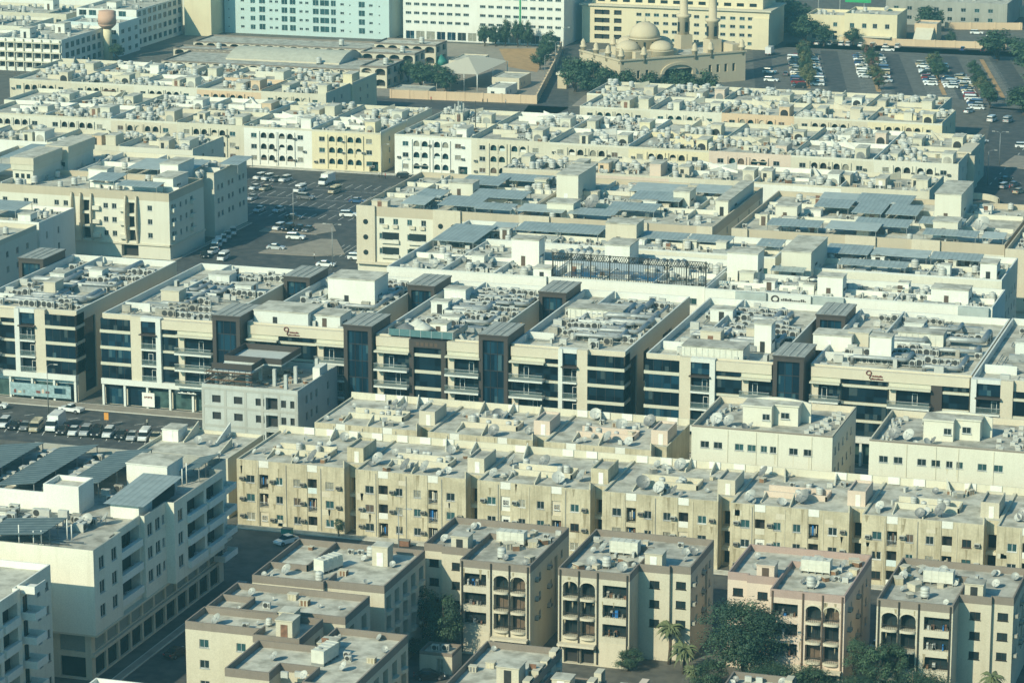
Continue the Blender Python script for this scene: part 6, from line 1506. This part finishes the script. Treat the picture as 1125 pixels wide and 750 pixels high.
wh = ['first of the top row','second of the top row','third of the top row','fourth of the top row','first of the second row','second of the second row','alone in the second row','in the middle lane','behind the terrace entrance lane','standing in the top lane','first of the third row','at the row edge by the cream block','alone below the lane','far across the third row','dark in the shade','first in the kerb bay','second in the kerb bay','third in the kerb bay','fourth in the kerb bay','by the round island','on the lower island','driving in the near lane','behind the rear stair tower','by the round windowed block','parked at the arcade foot','second in the third row','last along the corner block','first of the row along the corner block','second along the corner block','third along the corner block','fourth along the corner block','fifth along the corner block','nearest the office alley']
for (kd, pc, x, y, a), w in zip(mid, wh): car(kd, pc, x, y, D_(a), f'{pc} {fn[kd].replace(" with a tall cargo body","")} in the middle car park, {w}', 'cars in the middle car park')
rr = random.Random(21); cols_ = ['white','white','white','silver','white','grey','black','beige','red','blue']
def carrow(bx, y0, s0, s1, side, phrase, fill=.8):
    k = 0; s = s0
    while s < s1:
        if rr.random() < fill:
            p = tilt(bx, y0, s); c = rr.choice(cols_); kd = rr.choice(('sedan','suv','suv','van','sedan'))
            car(kd, c, p[0]+side*3.1, p[1], D_(rr.choice((4,184))+rr.uniform(-3,3)), f'small {c} {fn[kd]} {phrase}', f'{c} {fn[kd]}s {phrase}', False)
        s += 4.4; k += 1
carrow(-199.5,950,0,70,-1,'parked before the first planted strip',.97); carrow(-199.5,950,6,70,1,'parked behind the first planted strip',.9)
carrow(-176.6,950,28,78,-1,'parked before the second planted strip',.9); carrow(-176.6,950,20,78,1,'parked behind the second planted strip',.85)
carrow(-155.5,950,18,66,-1,'parked before the third planted strip',.75); carrow(-155.5,950,14,66,1,'parked behind the third planted strip',.6)
carrow(-137,920,4,74,-1,'parked before the fourth planted strip',.85); carrow(-137,920,4,60,1,'parked behind the fourth planted strip',.7)
for k in range(9): car(rr.choice(('suv','sedan')), 'white', -222+k*4.4-(0 if k < 4 else 2), 1049.6, D_(90), 'small white car in the row under the shaded wall by the villa', 'white cars under the shaded wall', False)
for kd, c, x, y, a, lb in (('truck','white',-228,1020,90,'white box truck by the hotel corner'),('suv','white',-218.6,978,0,'white car behind the mosque wing, farther one'),('suv','white',-214,960,0,'white car behind the mosque wing, nearer one'),('sedan','grey',-212.4,974.6,100,'grey car in the lane behind the mosque'),
    ('suv','white',-190.6,1040,5,'white car driving along the peach boundary wall'),('suv','white',-168,1093,5,'white car in the upper yard, larger'),('sedan','white',-161.6,1088.6,5,'white car in the upper yard, beside the larger one'),('sedan','white',-160.6,1074,5,'white car in the upper yard by the lower wall'),('sedan','blue',-166,1050,90,'dark car below the peach wall, nearer the villa'),('sedan','black',-158.7,1049.4,90,'dark car below the peach wall, farther from the villa'),('sedan','silver',-179.4,1080,95,'silver car beside the sloped annex'),
    ('sedan','white',-130.6,864.6,40,'white car at the junction behind the terrace end'),('sedan','white',-142.4,917,70,'white car at the car park mouth'),('van','white',-133.2,903,80,'white van at the near end of the fourth strip, first'),('van','silver',-128.4,903,80,'silver van at the near end of the fourth strip, second'),('suv','white',-117.6,859.4,10,'white off-road car on the right hand road'),
    ('sedan','black',-114.6,806,60,'black car below the gateway, farthest'),('suv','silver',-113.4,796,70,'silver car below the gateway, nearest'),('sedan','beige',-108.8,790,70,'pale car below the gateway at the picture edge'),('sedan','grey',-111.4,799.4,70,'grey car below the gateway, between two others'),('suv','white',-136.9,845,85,'white van beside the last terrace end'),('suv','white',-165,1131,3,'white car on the far road in front of the cream wall')):
    car(kd, c, x, y, D_(a), lb, None, False)
# motorcycle, kiosk, signs
t = thing('kiosk', 'small flat roofed driveway kiosk with white tanks on top', 'kiosk', -138, 393); shell(t, rect(0,0,5,4.4), 0, 3.2, tan, roofg, {0: [dict(u=2.6,w=1.1,z=.1,h=2.2,pn=winC)]}, .5, .2, .5, brownb)
put('condenser', -136.2, 395, 2.7, 0, 'condenser on the driveway kiosk, nearer', None, 1.2); put('condenser', -134.8, 395.4, 2.7, 0, 'condenser on the driveway kiosk, farther', None, 1.2)
t = thing('road_sign', 'small orange sign board in the front car park', 'sign', -238.6, 502.6); MB().tube([(0,0,0),(0,0,2.6)],.05,6).build('post', [steel], t); MB().box(-.45,-.08,1.5,.45,-.03,2.9).build('board', [orange], t)
t = thing('shop_sign', 'pale blue shop sign strip under the edge office', 'sign', -266, 517.3, 3.3); MB().box(0,0,-2.6,13,.12,-.1).build('window_film', [plain('shop_film', (.26,.36,.38), .4, 0, .3)], t)
for u, w_, h_, m in ((.8,.5,.7,signr),(1.7,.7,.4,tanl),(2.8,.4,.6,dishd),(5.6,.9,.5,signr),(6.8,.5,.8,pinkp),(7.6,.8,.4,signr),(9.5,2.4,1.1,offg2)): MB().box(u,-.05,-2.2+u*.05,u+w_,-.003,-2.2+u*.05+h_).build('print', [m], t)
t = thing('shop_sign', 'dark shop fascia with pale script beside the alley office', 'sign', -231, 517.2, 3.5); MB().box(0,0,0,8,.25,.78).build('board', [offg], t)
b = MB(); xx = .7; q = random.Random(4)
while xx < 4.4:
    d = q.uniform(.14,.34); b.box(xx,-.05,.22,xx+d,-.003,.22+q.uniform(.16,.4)); xx += d+.05
b.build('lettering', [signg], t)
t = thing('shop_sign', 'white shop window poster with red script beside the alley', 'sign', -238, 517.5, .4); MB().box(0,0,0,2.6,.12,2.8).build('board', [white], t)
b = MB()
for k in range(5): b.box(.5+k*.34,-.04,1.7+.1*(k%2),.74+k*.34,-.003,2.1)
b.build('lettering', [signr], t)
t = thing('turquoise_sign', 'turquoise banner beside the round windowed block', 'sign', -242.6, 651); MB().box(0,0,2,2.4,.2,5.).build('board', [greent], t); MB().tube([(1.2,.3,0),(1.2,.3,2.4)],.08,6).build('post', [steel], t)
def lamp(x, y, h, label, dirs=(1,)):
    t = thing('street_lamp', label, 'street lamp', x, y); MB().tube([(0,0,0),(0,0,h)],.1,6,0,[.12,.07]).build('pole', [steel], t)
    for d in dirs:
        a = MB(); a.tube([(0,0,h-.1),(.6*d,0,h+.35),(1.6*d,0,h+.45)],.05,5); ao = a.build('arm', [steel], t); MB().box(min(1.5*d,2.3*d),-.16,h+.36,max(1.5*d,2.3*d),.16,h+.5).build('lamp_head', [acm], ao)
for x, y, h, lb in ((-253.6,508.6,9.4,'street lamp in front of the edge office shops'),(-157.9,440,9,'street lamp in front of the second beige block'),(-274.3,689,10,'street lamp by the kerb bay cars'),(-246.8,644,11,'tall street lamp by the round windowed block'),(-276.6,760,9,'street lamp at the arcade foot'),(-289,965,9,'street lamp along the mosque road, middle'),(-283.6,935,9,'street lamp along the mosque road, nearest'),(-296.6,1000,9,'street lamp along the mosque road, farthest'),(-120,830,9,'street lamp at the right hand junction'),(-118.6,800,9,'street lamp below the gateway'),(-104.6,503,9,'street lamp in the alley of the pale blocks')):
    lamp(x, y, h, lb, (1,) if R.random() < .6 else (-1,1))
t = thing('antenna_mast', 'cluster of phone antennas on a terrace roof before the school wall', 'antenna', -267, 797, 10)
for dx, dy, h in ((0,0,6),(1.4,.3,5.4),(-1.2,.5,5),(.5,1.2,5.6)): 
    b = MB(); b.tube([(dx,dy,0),(dx,dy,h)],.09,6); b.build('mast', [steel], t); MB().box(dx-.2,dy-.2,h-2.2,dx+.2,dy+.2,h).build('panel', [dishm], t)
t = thing('antenna_mast', 'thin dark mast rising beside the phone antennas', 'antenna', -258.4, 786, 10); MB().tube([(0,0,0),(0,0,8)],.12,6).build('mast', [rail], t)

for x, y, c_, lb in ((-181,449.4,greent,'green waste bin at the first beige block'),(-160.2,449.2,rust,'rusty waste skip at the beige street kerb'),(-150,449.4,greent,'green waste bin below the third beige block'),(-176.8,405,rust,'waste skip in the shade of the cream block podium'),(-124,396,dishd,'grey waste bin beside the driveway lane'),(-221,504,greent,'green waste bin beside the unfinished building'),(-219.6,499,rust,'rusty skip against the unfinished building'),(-243.6,700,dishd,'grey skip at the car park edge')):
    t = thing('waste_bin', lb, 'waste bin', x, y, .01); b = MB(); b.prism([(-.9,-.5),(.9,-.5),(.9,.5),(-.9,.5)], .15, 1.1); b.build('body', [c_], t); MB().box(-.95,-.55,1.1,.95,.55,1.2).build('lid', [dishd], t)
# ================================================================ people
def person_mesh():
    me = bpy.data.meshes.new('person_skin')
    V = [(0,0,.92),(0,0,1.2),(0,0,1.42),(0,0,1.52),(0,.02,1.72),(.1,0,.88),(.12,.03,.48),(.13,0,.05),(.13,.14,.03),(-.1,0,.88),(-.12,-.08,.48),(-.13,-.16,.05),(-.13,-.02,.03),(.2,0,1.4),(.25,.02,1.12),(.26,.12,.88),(-.2,0,1.4),(-.25,-.02,1.12),(-.26,.08,.88)]
    E = [(0,1),(1,2),(2,3),(3,4),(0,5),(5,6),(6,7),(7,8),(0,9),(9,10),(10,11),(11,12),(2,13),(13,14),(14,15),(2,16),(16,17),(17,18)]
    rad = [.14,.135,.15,.055,.105,.1,.07,.05,.045,.1,.07,.05,.045,.065,.05,.04,.065,.05,.04]
    me.from_pydata(V, E, []); o = bpy.data.objects.new('person_build', me); COL.objects.link(o)
    md = o.modifiers.new('skin', 'SKIN'); 
    for k, r in enumerate(rad): me.skin_vertices[0].data[k].radius = (r, r*.85)
    me.skin_vertices[0].data[0].use_root = True
    s = o.modifiers.new('sub', 'SUBSURF'); s.levels = 1; s.render_levels = 1
    dg = bpy.context.evaluated_depsgraph_get(); ev = bpy.data.meshes.new_from_object(o.evaluated_get(dg)); bpy.data.objects.remove(o)
    return ev
PM = person_mesh()
def person(x, y, rz, top, legs, label, z=0):
    me = PM.copy(); me.materials.clear()
    for m in (top, legs, skinm): me.materials.append(m)
    for p in me.polygons:
        c = p.center; p.material_index = 2 if c.z > 1.5 or (abs(c.x) > .21 and c.z < 1.0) else (1 if c.z < .92 else 0); p.use_smooth = True
    o = link('person', me, None, (x,y,z), rz); tag(o, label, 'person')
    h = MB(); h.dome(0,.0,1.72,.105,.1,10); h.build('hair', [dark], o)
person(-306.4,887.6,.4,redm,dark,'person in a red top walking by the school wall'); person(-289.6,888.2,1.4,dark,rail,'person in dark clothes walking by the school wall, first of a pair'); person(-288.2,888.6,1.5,winB,rail,'person in a teal top walking by the school wall, second of a pair'); person(-282.4,889.2,1.2,white,rail,'person in a white shirt near the school wall corner')
person(-275.4,759.4,2,redm,dark,'person in a red shirt by the arcade foot'); person(-277.6,760.4,2,white,rail,'person in a white shirt by the arcade foot'); person(-256,656,2,white,rail,'person in white crossing below the car park island'); person(-130.6,860.2,1,redm,dark,'person in red at the right hand junction'); person(-231.4,505.2,1,tan,dark,'person in tan in the front car park'); person(-111.6,792.6,1,redm,dark,'person in red beside the cars below the gateway')

# ================================================================ trees
def leafmesh(name, mats, r, h, n, size, clumps, seed, low=.25):
    q = random.Random(seed); b = MB(); cs = []
    for k in range(clumps):
        while True:
            p = (q.uniform(-1,1), q.uniform(-1,1), q.uniform(-1,1)); d = math.sqrt(sum(v*v for v in p))
            if .35 < d < 1: break
        cs.append((p[0]*r*.82, p[1]*r*.82, h*.5+p[2]*h*.44, q.uniform(.26,.48)*r, q.randrange(len(mats))))
    for k in range(n):
        cx, cy, cz, cr, m = cs[k % clumps]
        t, u = q.uniform(0,2*PI), q.uniform(-1,1); rr_ = cr*q.random()**.4; s_ = math.sqrt(1-u*u)
        p = Vector((cx+rr_*s_*math.cos(t), cy+rr_*s_*math.sin(t), cz+rr_*u*.8))
        d1 = Vector((q.uniform(-1,1),q.uniform(-1,1),q.uniform(-.5,.5))).normalized(); nrm = Vector((s_*math.cos(t)+q.uniform(-.5,.5), s_*math.sin(t)+q.uniform(-.5,.5), u+.6)).normalized()
        a = d1.cross(nrm); 
        if a.length < .1: continue
        a.normalize(); c = nrm.cross(a); z = size*q.uniform(.6,1.3)
        b.face([p-a*z*.5, p-c*z*.32, p+a*z*.5, p+c*z*.32], m if q.random() < .8 else q.randrange(len(mats)))
    limbs = MB()
    for c in cs[:7]: limbs.tube([(0,0,-h*.1),(c[0]*.4,c[1]*.4,c[2]*.5),(c[0]*.85,c[1]*.85,c[2])], .1, 5, 0, [.035*r,.022*r,.008*r])
    return b.mesh('crown', mats), limbs
TREES = {}
def tree(kind, x, y, r, h, trunk, label, group=None, z=0):
    spec = {'round':([leafA,leafA,leafB],1,2.0,17000,.055,80),'loose':([leafA,leafB],1,2.4,5200,.09,36),'slim':([leafA,leafB,leafB],1,2.6,4200,.10,26),'far':([leafA,leafB],1,2.,3000,.15,30),'fary':([leafB,leafC,leafC],1,2.,2200,.16,24),'farr':([leafR,leafB],1,2.,1800,.16,20)}[kind]
    var = int(abs(x*7+y*3)) % 2
    if (kind, var) not in TREES: TREES[(kind,var)] = leafmesh(kind, *spec, seed=sum(map(ord,kind))+var)
    me, lb = TREES[(kind, var)]
    t = thing('tree', label, 'tree', x, y, z, 0, group)
    c = link('crown', me, t, (0,0,trunk), R.uniform(0,6)); c.scale = (r, r, h/spec[2])
    tr = MB(); tr.tube([(0,0,-.1),(.05*r,.03*r,trunk*.55),(0,0,trunk+h*.25)], .2, 8, 0, [.085*r+.05,.06*r+.04,.03*r+.02])
    i = len(tr.v); tr.v += [(a*r, b_*r, c_*h/spec[2]+trunk) for a,b_,c_ in lb.v]; tr.f += [tuple(k+i for k in f) for f in lb.f]; tr.m += lb.m; tr.sm += lb.sm
    tr.build('trunk', [bark], t)
def palm(x, y, h, r, label):
    t = thing('palm_tree', label, 'palm tree', x, y); q = random.Random(int(x*10)); tr = MB(); tr.tube([(0,0,0),(.12,.05,h*.5),(0,0,h)], .2, 8, 0, [.3,.22,.2]); tr.build('trunk', [bark], t)
    b = MB()
    for k in range(46):
        a = k*2.4; up = q.uniform(-.35,1.1); L = r*q.uniform(.8,1.1); prev = None; N = 6
        for i in range(N+1):
            f = i/N; d = L*f*(1-.18*f); z = h+L*(up*f-(.55+up*.45)*f*f); w = .28*r/2.6*(math.sin(PI*min(1,f*1.05+.08)))+.03
            p = (d*math.cos(a), d*math.sin(a), z); nx, ny = -math.sin(a)*w, math.cos(a)*w
            cur = [(p[0]+nx,p[1]+ny,p[2]-w*.6), p, (p[0]-nx,p[1]-ny,p[2]-w*.6)]
            if prev: b.face([prev[0],prev[1],cur[1],cur[0]]); b.face([prev[1],prev[2],cur[2],cur[1]])
            prev = cur
    b.build('crown', [palmm], t)
tree('round',-91.8,401.,6.9,10.,3.4,'very large round dark tree in front of the pink banded block')
tree('round',-86.4,395.6,4.6,5.8,.4,'low bushy tree at the foot of the very large round tree'); tree('loose',-82.,397.6,3.8,5.,.4,'low bushy tree in front of the pink banded balconies'); tree('loose',-96.5,398,3.2,4.2,.4,'low bushy tree beside the two palms')
tree('slim',-75.4,399.8,2.3,5.,4.4,'small pale tree on a bare trunk beside the corner block'); tree('slim',-72.2,398.4,2.7,7.4,2.6,'bigger slim tree in the middle of the three by the corner block'); tree('slim',-69.4,400.4,2.3,5.6,3.8,'slim bluish tree in front of the wide corner window')
tree('round',-66,394.6,6,6.6,.6,'broad low tree crown at the bottom edge of the picture'); tree('round',-74.4,394.4,4.2,5.6,.4,'low tree under the three slim trees'); tree('loose',-59.4,395,4.,5.4,.4,'low tree at the bottom edge beside the lone palm')
tree('slim',-141.4,403.4,2.8,9.2,1.4,'dark tree nearest the driveway block wall'); tree('slim',-138.2,402.6,3.,9.4,1.4,'dark tree second from the driveway block wall'); tree('loose',-136.2,399.6,3.,8.4,1.6,'fuller dark tree third from the driveway block wall'); tree('slim',-144.4,404.4,2.6,7.2,1.6,'small dark tree at the end of the driveway row'); tree('loose',-139.6,399,2.6,3.2,.3,'low shrub mass under the driveway trees')
palm(-104.2,407.,5.6,2.7,'taller palm at the wall of the block beside the palms'); palm(-101.2,403.6,3.8,2.9,'fuller palm nearer the lane, beside the taller palm'); palm(-56.2,401,5.4,2.4,'lone palm at the bottom right corner'); palm(-98.6,398.6,2.6,1.9,'small palm at the foot of the two palms')
tree('loose',-109.2,402.2,2.4,3.4,.3,'pale shrub against the wing beside the palms'); tree('slim',-172.4,450.9,1.0,2.6,.7,'small street tree against the second beige block')
for k, (x, y, r, h, lb) in enumerate(((-332,922,4,6,'bushy tree by the gatehouse'),(-327,924,4,5.6,'bushy tree second from the gatehouse'),(-320.6,920,4.4,6,'spreading tree before the tent canopy'),(-314,914,4.8,6.6,'largest spreading tree by the tent canopy'),(-309,909,4.6,6.6,'spreading tree between canopy and white hut'),(-318,911,4.6,6.6,'spreading tree over the low shed'),
    (-328.6,1010,3.2,6,'tree first in the row before the white office'),(-325,1011,3.2,6,'tree second in the row before the white office'),(-321.6,1012,2.6,8.6,'tall slim tree third before the white office'),(-317,1012,2.6,8,'tall slim tree fourth before the white office'),(-313.6,1012.6,2.6,8,'tall slim tree fifth before the white office'),
    (-293.6,962,3,5,'hedge tree along the mosque road wall, nearest'),(-295,972,3.2,5.6,'hedge tree along the mosque road wall, second'),(-297.2,982,3.4,6,'hedge tree along the mosque road wall, third'),(-299.6,992,3.4,6,'hedge tree along the mosque road wall, fourth'),(-302,1002,3.4,6.4,'hedge tree along the mosque road wall, farthest'),
    (-269,920,6,10,'broad tree at the mosque corner, first'),(-262.6,917,6,10,'broad tree at the mosque corner, second'),(-255,907,5.2,9,'broad tree in front of the mosque annex, first'),(-247.6,906,5.4,9.2,'broad tree in front of the mosque annex, second'),(-239.6,906,5,8.8,'broad tree in front of the mosque annex, third'),(-231,908,5.4,9.2,'broad tree in front of the mosque annex, fourth'),(-224,910,5.4,9.4,'broad tree at the end of the mosque annex'),(-437,938,3.2,4.4,'dark tree at the foot of the water tower'),
    (-222,1049,6.4,9,'dark tree beside the yellow villa'),(-214.6,1046,4,6,'tree before the yellow villa wall'),(-205.6,1052,3,5,'tree between the villa wings'),(-240,1090,11,12,'dark tree mass in the shade beyond the hotel, first'),(-232,1070,10,11,'dark tree mass in the shade beyond the hotel, second'),(-186,1096,6,8,'tree behind the yellow villa'),(-151,1030,7.5,9,'broad tree at the far edge of the car park'),(-136.6,1012,8.4,10,'broad tree along the right road, farthest'),(-131,986,8,10,'broad tree along the right road, second'),(-125.6,962,8,10,'broad tree along the right road, third'),(-122,936,7.6,10,'broad tree along the right road, fourth'),(-126,918,6,8,'broad tree along the right road, nearest'),(-172,1060,2.2,4,'small round tree at the peach boundary wall'))):
    tree('far', x, y, r, h, 1.6, lb)
k = 0
for bx, kinds, nm in ((-199.5,('fary','fary','far','fary','fary','far','fary'),'first'),(-176.6,('farr','fary','farr','far','farr'),'second'),(-155.5,('far','far','fary'),'third'),(-137,('far','far','fary','far','far','far'),'fourth')):
    for j, kd in enumerate(kinds):
        p = tilt(bx, 950 if nm != 'fourth' else 925, (4+j*(78/len(kinds))) if nm != 'third' else 30+j*11); tree(kd, p[0], p[1], R.uniform(2.2,3.3), R.uniform(4.2,6.2), 1.2, f'{dict(fary="yellow green",far="green",farr="rust brown")[kd]} tree, {ordinal(j)} from the near end of the {nm} planted strip')
# ================================================================ put the roof things in place
def templates():
    T = {}
    b = MB(); b.lathe([(.70,.35),(.74,.42),(.74,.8),(.70,.84),(.74,.88),(.74,1.3),(.70,1.34),(.74,1.38),(.74,1.7),(.62,1.86),(.3,1.96)],0,0,14)
    l = MB(); l.lathe([(.26,1.95),(.26,2.04)],0,0,10); s = MB()
    for a in (-.5,.5): s.box(a-.06,-.6,0,a+.06,.6,.34)
    T['water_tank'] = ('water_tank','water tank',[('',b,[tankm]),('lid',l,[dishm]),('stand',s,[steel])])
    d = MB(); e = .7; ax = Vector((math.cos(e),0,math.sin(e))); u = Vector((0,1,0)); w = ax.cross(u); c0 = Vector((-.1,0,1.05)); N = 18
    rings = []
    for back in (0, 1):
        ring = []
        for r in (.12,.4,.7,1.0): ring.append([c0+ax*(r*r*.28-.04*back)+(u*math.cos(2*PI*k/N)+w*math.sin(2*PI*k/N))*r*(1+.02*back) for k in range(N)])
        for p in range(3):
            for k in range(N):
                j = (k+1)%N; q = [ring[p][k],ring[p][j],ring[p+1][j],ring[p+1][k]]; d.face(q if not back else q[::-1], 0, True)
        d.face(ring[0] if not back else ring[0][::-1]); rings.append(ring[3])
    for k in range(N): j = (k+1)%N; d.face([rings[0][k],rings[0][j],rings[1][j],rings[1][k]])
    m = MB(); m.tube([(-.2,0,0),(-.2,0,1.0)],.05,6); m.box(-.5,-.3,0,.1,.3,.06)
    f = MB(); fp = c0+ax*.85; f.tube([c0-w*.98+ax*.26, fp],.03,4); f.tube([c0+u*.9+ax*.25, fp],.02,4); f.lathe([(.07,-.08),(.07,.08)],fp.x,fp.y,6); f.v[-12:] = [(a,b_,z+fp.z) for a,b_,z in f.v[-12:]]
    T['satellite_dish'] = ('satellite_dish','satellite dish',[('',d,[dishm]),('mast',m,[steel]),('feed_arm',f,[steel])])
    c = MB(); c.box(-.45,-.2,.08,.45,.2,.82); c.box(-.42,-.18,0,-.34,.18,.08); c.box(.34,-.18,0,.42,.18,.08)
    g = MB(); g.lathe([(.3,-.012),(.3,.012)],0,0,12); g.v = [(a-.1,z-.207,b_+.45) for a,b_,z in g.v]; g.box(.26,-.206,.2,.4,-.2005,.7)
    T['condenser'] = ('condenser','air conditioner',[('',c,[acm]),('fan_grille',g,[grille])])
    p = MB(); p.box(-2.1,-.9,0,2.1,.9,1.75)
    for k in range(5): p.box(-2.1+k*1.05-.05,-.95,0,-2.1+k*1.05+.05,.95,1.8)
    for z in (.55,1.15): p.box(-2.14,-.94,z,2.14,.94,z+.08)
    fr = MB()
    for k in range(5): fr.box(-2.1+k*1.05-.08,-.95,-.35,-2.1+k*1.05+.08,.95,-.004)
    h = MB(); h.lathe([(.28,1.8),(.28,1.9)],1.2,0,10)
    T['panel_tank'] = ('panel_tank','water tank',[('',p,[panelt]),('stand',fr,[steel]),('hatch',h,[dishm])])
    k_ = MB(); k_.box(-.5,-.4,0,.5,.4,.62); k_.box(-.56,-.46,.624,.56,.46,.7,1)
    for a in (-.4,0,.4): k_.box(a-.06,-.43,0,a+.06,-.402,.6,1)
    T['crate'] = ('storage_box','box',[('',k_,[wood,tan])])
    return T
TP = templates(); MAXK = 300
def joined(parts):
    J = MB(); mats = []
    for n, b, ms in parts:
        i = len(J.v); o = len(mats); mats += ms; J.v += [tuple(v) for v in b.v]; J.f += [tuple(q+i for q in f) for f in b.f]; J.m += [q+o for q in b.m]; J.sm += b.sm
    return J, mats
cam_p = Vector((0,0,150))
VARM = {'water_tank':[tankm,tankm,acm],'satellite_dish':[dishm,dishm,dishm,dishd,acm],'condenser':[acm,acm,acm,acold],'crate':[wood,tan,beige,dishd]}
for kind, (nm, cat, parts) in TP.items():
    items = [p for p in PROPS if p[0] == kind]
    items.sort(key=lambda p: (Vector(p[1:4])-cam_p).length/p[7])
    jb, jm = joined(parts)
    nv = len(VARM.get(kind, [0])); near_me, far_me = [], []
    for v in range(nv):
        alt = VARM[kind][v] if kind in VARM else None
        near_me.append([(n, b.mesh(n or nm, ([alt]+ms[1:]) if (alt and not n) else ms)) for n, b, ms in parts])
        mm = list(jm); 
        if alt: mm[0] = alt
        far_me.append(jb.mesh(nm, mm))
    rest = []
    for i, (_, x, y, z, rz, lab, grp, s, tl_) in enumerate(items):
        if i >= MAXK: rest.append((x,y,z,rz,s)); continue
        v = (3 if 'dark' in lab else R.randrange(nv)) if kind in VARM else 0
        if 'black' in lab: v = nv-1
        if y < 530:
            o = link(nm, near_me[v][0][1], None, (x,y,z), rz)
            for n, me in near_me[v][1:]: link(n, me, o)
        else: o = link(nm, far_me[v], None, (x,y,z), rz)
        o.scale = (s,s,s); tag(o, lab, cat, grp)
    if rest:
        J = MB()
        for x,y,z,rz,s in rest:
            c, sn = math.cos(rz)*s, math.sin(rz)*s; i = len(J.v)
            J.v += [(x+a*c-b_*sn, y+a*sn+b_*c, z+h*s) for a,b_,h in jb.v]; J.f += [tuple(q+i for q in f) for f in jb.f]; J.m += jb.m; J.sm += jb.sm
        o = J.build({'water_tank':'distant_tanks','satellite_dish':'distant_dishes','condenser':'distant_condensers','crate':'distant_boxes'}.get(kind,'distant_gear'), jm)
        tag(o, f'mass of small {cat}s strewn over the far roofs', cat, None, 'stuff')

# ================================================================ air, sky, sun, camera
haze = bpy.data.materials.new('haze_air'); haze.use_nodes = True; nt = haze.node_tree; nt.nodes.clear()
out = nt.nodes.new('ShaderNodeOutputMaterial'); vol = nt.nodes.new('ShaderNodeVolumePrincipled'); nt.links.new(vol.outputs[0], out.inputs['Volume'])
vol.inputs['Color'].default_value = (.33,.82,.93,1); vol.inputs['Density'].default_value = HAZE = .00022; vol.inputs['Anisotropy'].default_value = .2
hb = MB(); hb.box(-1510,-110,-1,910,2610,153); ho = hb.build('haze', [haze]); ho['kind'] = 'stuff'; ho['label'] = 'thin pale haze hanging over the whole city'; ho['category'] = 'haze'
w = bpy.data.worlds.new('World'); scene.world = w; w.use_nodes = True; nt = w.node_tree
sky = nt.nodes.new('ShaderNodeTexSky'); sky.sky_type = 'NISHITA'; sky.sun_disc = False
EL, AZ = math.radians(33), math.radians(24)              # light travels towards +Y and a little +X
d = Vector((math.sin(AZ)*math.cos(EL), math.cos(AZ)*math.cos(EL), -math.sin(EL)))
sky.sun_elevation = EL; sky.sun_rotation = math.atan2(-d.x, -d.y) % (2*PI); sky.air_density = 1.; sky.dust_density = 2.2; sky.ozone_density = 1.
bg = nt.nodes['Background']; tint = nt.nodes.new('ShaderNodeMix'); tint.data_type = 'RGBA'; tint.blend_type = 'MULTIPLY'; tint.inputs[0].default_value = 1; tint.inputs[7].default_value = (.36,.93,1.14,1); nt.links.new(sky.outputs[0], tint.inputs[6]); nt.links.new(tint.outputs[2], bg.inputs[0]); bg.inputs[1].default_value = SKY = .105
sl = bpy.data.lights.new('sun', 'SUN'); sl.energy = SUN = 5.0; sl.angle = math.radians(.55); sl.color = (1,.92,.655)
so = bpy.data.objects.new('sun', sl); COL.objects.link(so); so.location = (-200,200,400); so.rotation_euler = d.to_track_quat('-Z','Y').to_euler()
cnt = {}
for o in scene.objects:
    if o.parent is None and 'category' in o and o.get('kind') is None: cnt.setdefault(o.name.split('.')[0], []).append(o)
PL = dict(villa_block='villa blocks of the front row', beige_block='stained beige terrace blocks', office_block='glazed office blocks', entrance_tower='brown framed stair towers', arched_house='arched terraced houses', roof_house='roof houses', tree='trees', palm_tree='palm trees', person='people in the streets', street_lamp='street lamps', shade_roof='slate shade roofs', roof_shed='corrugated roof sheds', white_block='white blocks behind the offices', far_block='far blocks at the top edge', school_block='school blocks', parked_car='parked cars', parked_suv='parked cars', parked_van='parked vans', apartment_block='apartment blocks')
for nm, os_ in cnt.items():
    if len(os_) > 1:
        for o in os_:
            if 'group' not in o: o['group'] = PL.get(nm, nm.replace('_', ' ')+'s')
cam = bpy.data.cameras.new('camera'); cam.sensor_width = 36; cam.lens = 3326/1125*36; cam.clip_start = 1; cam.clip_end = 6000
co = bpy.data.objects.new('camera', cam); COL.objects.link(co); co.location = (0,0,150); co.rotation_euler = (math.radians(90-13.6), 0, math.radians(17.5)); scene.camera = co
scene.view_settings.view_transform = 'Standard'; scene.view_settings.look = 'None'; scene.view_settings.exposure = .07; scene.view_settings.gamma = 1
scene.render.engine = 'CYCLES'; scene.cycles.use_denoising = True; scene.cycles.max_bounces = 5; scene.cycles.diffuse_bounces = 3; scene.cycles.volume_bounces = 0; scene.cycles.transmission_bounces = 2; scene.cycles.caustics_reflective = False; scene.cycles.caustics_refractive = False
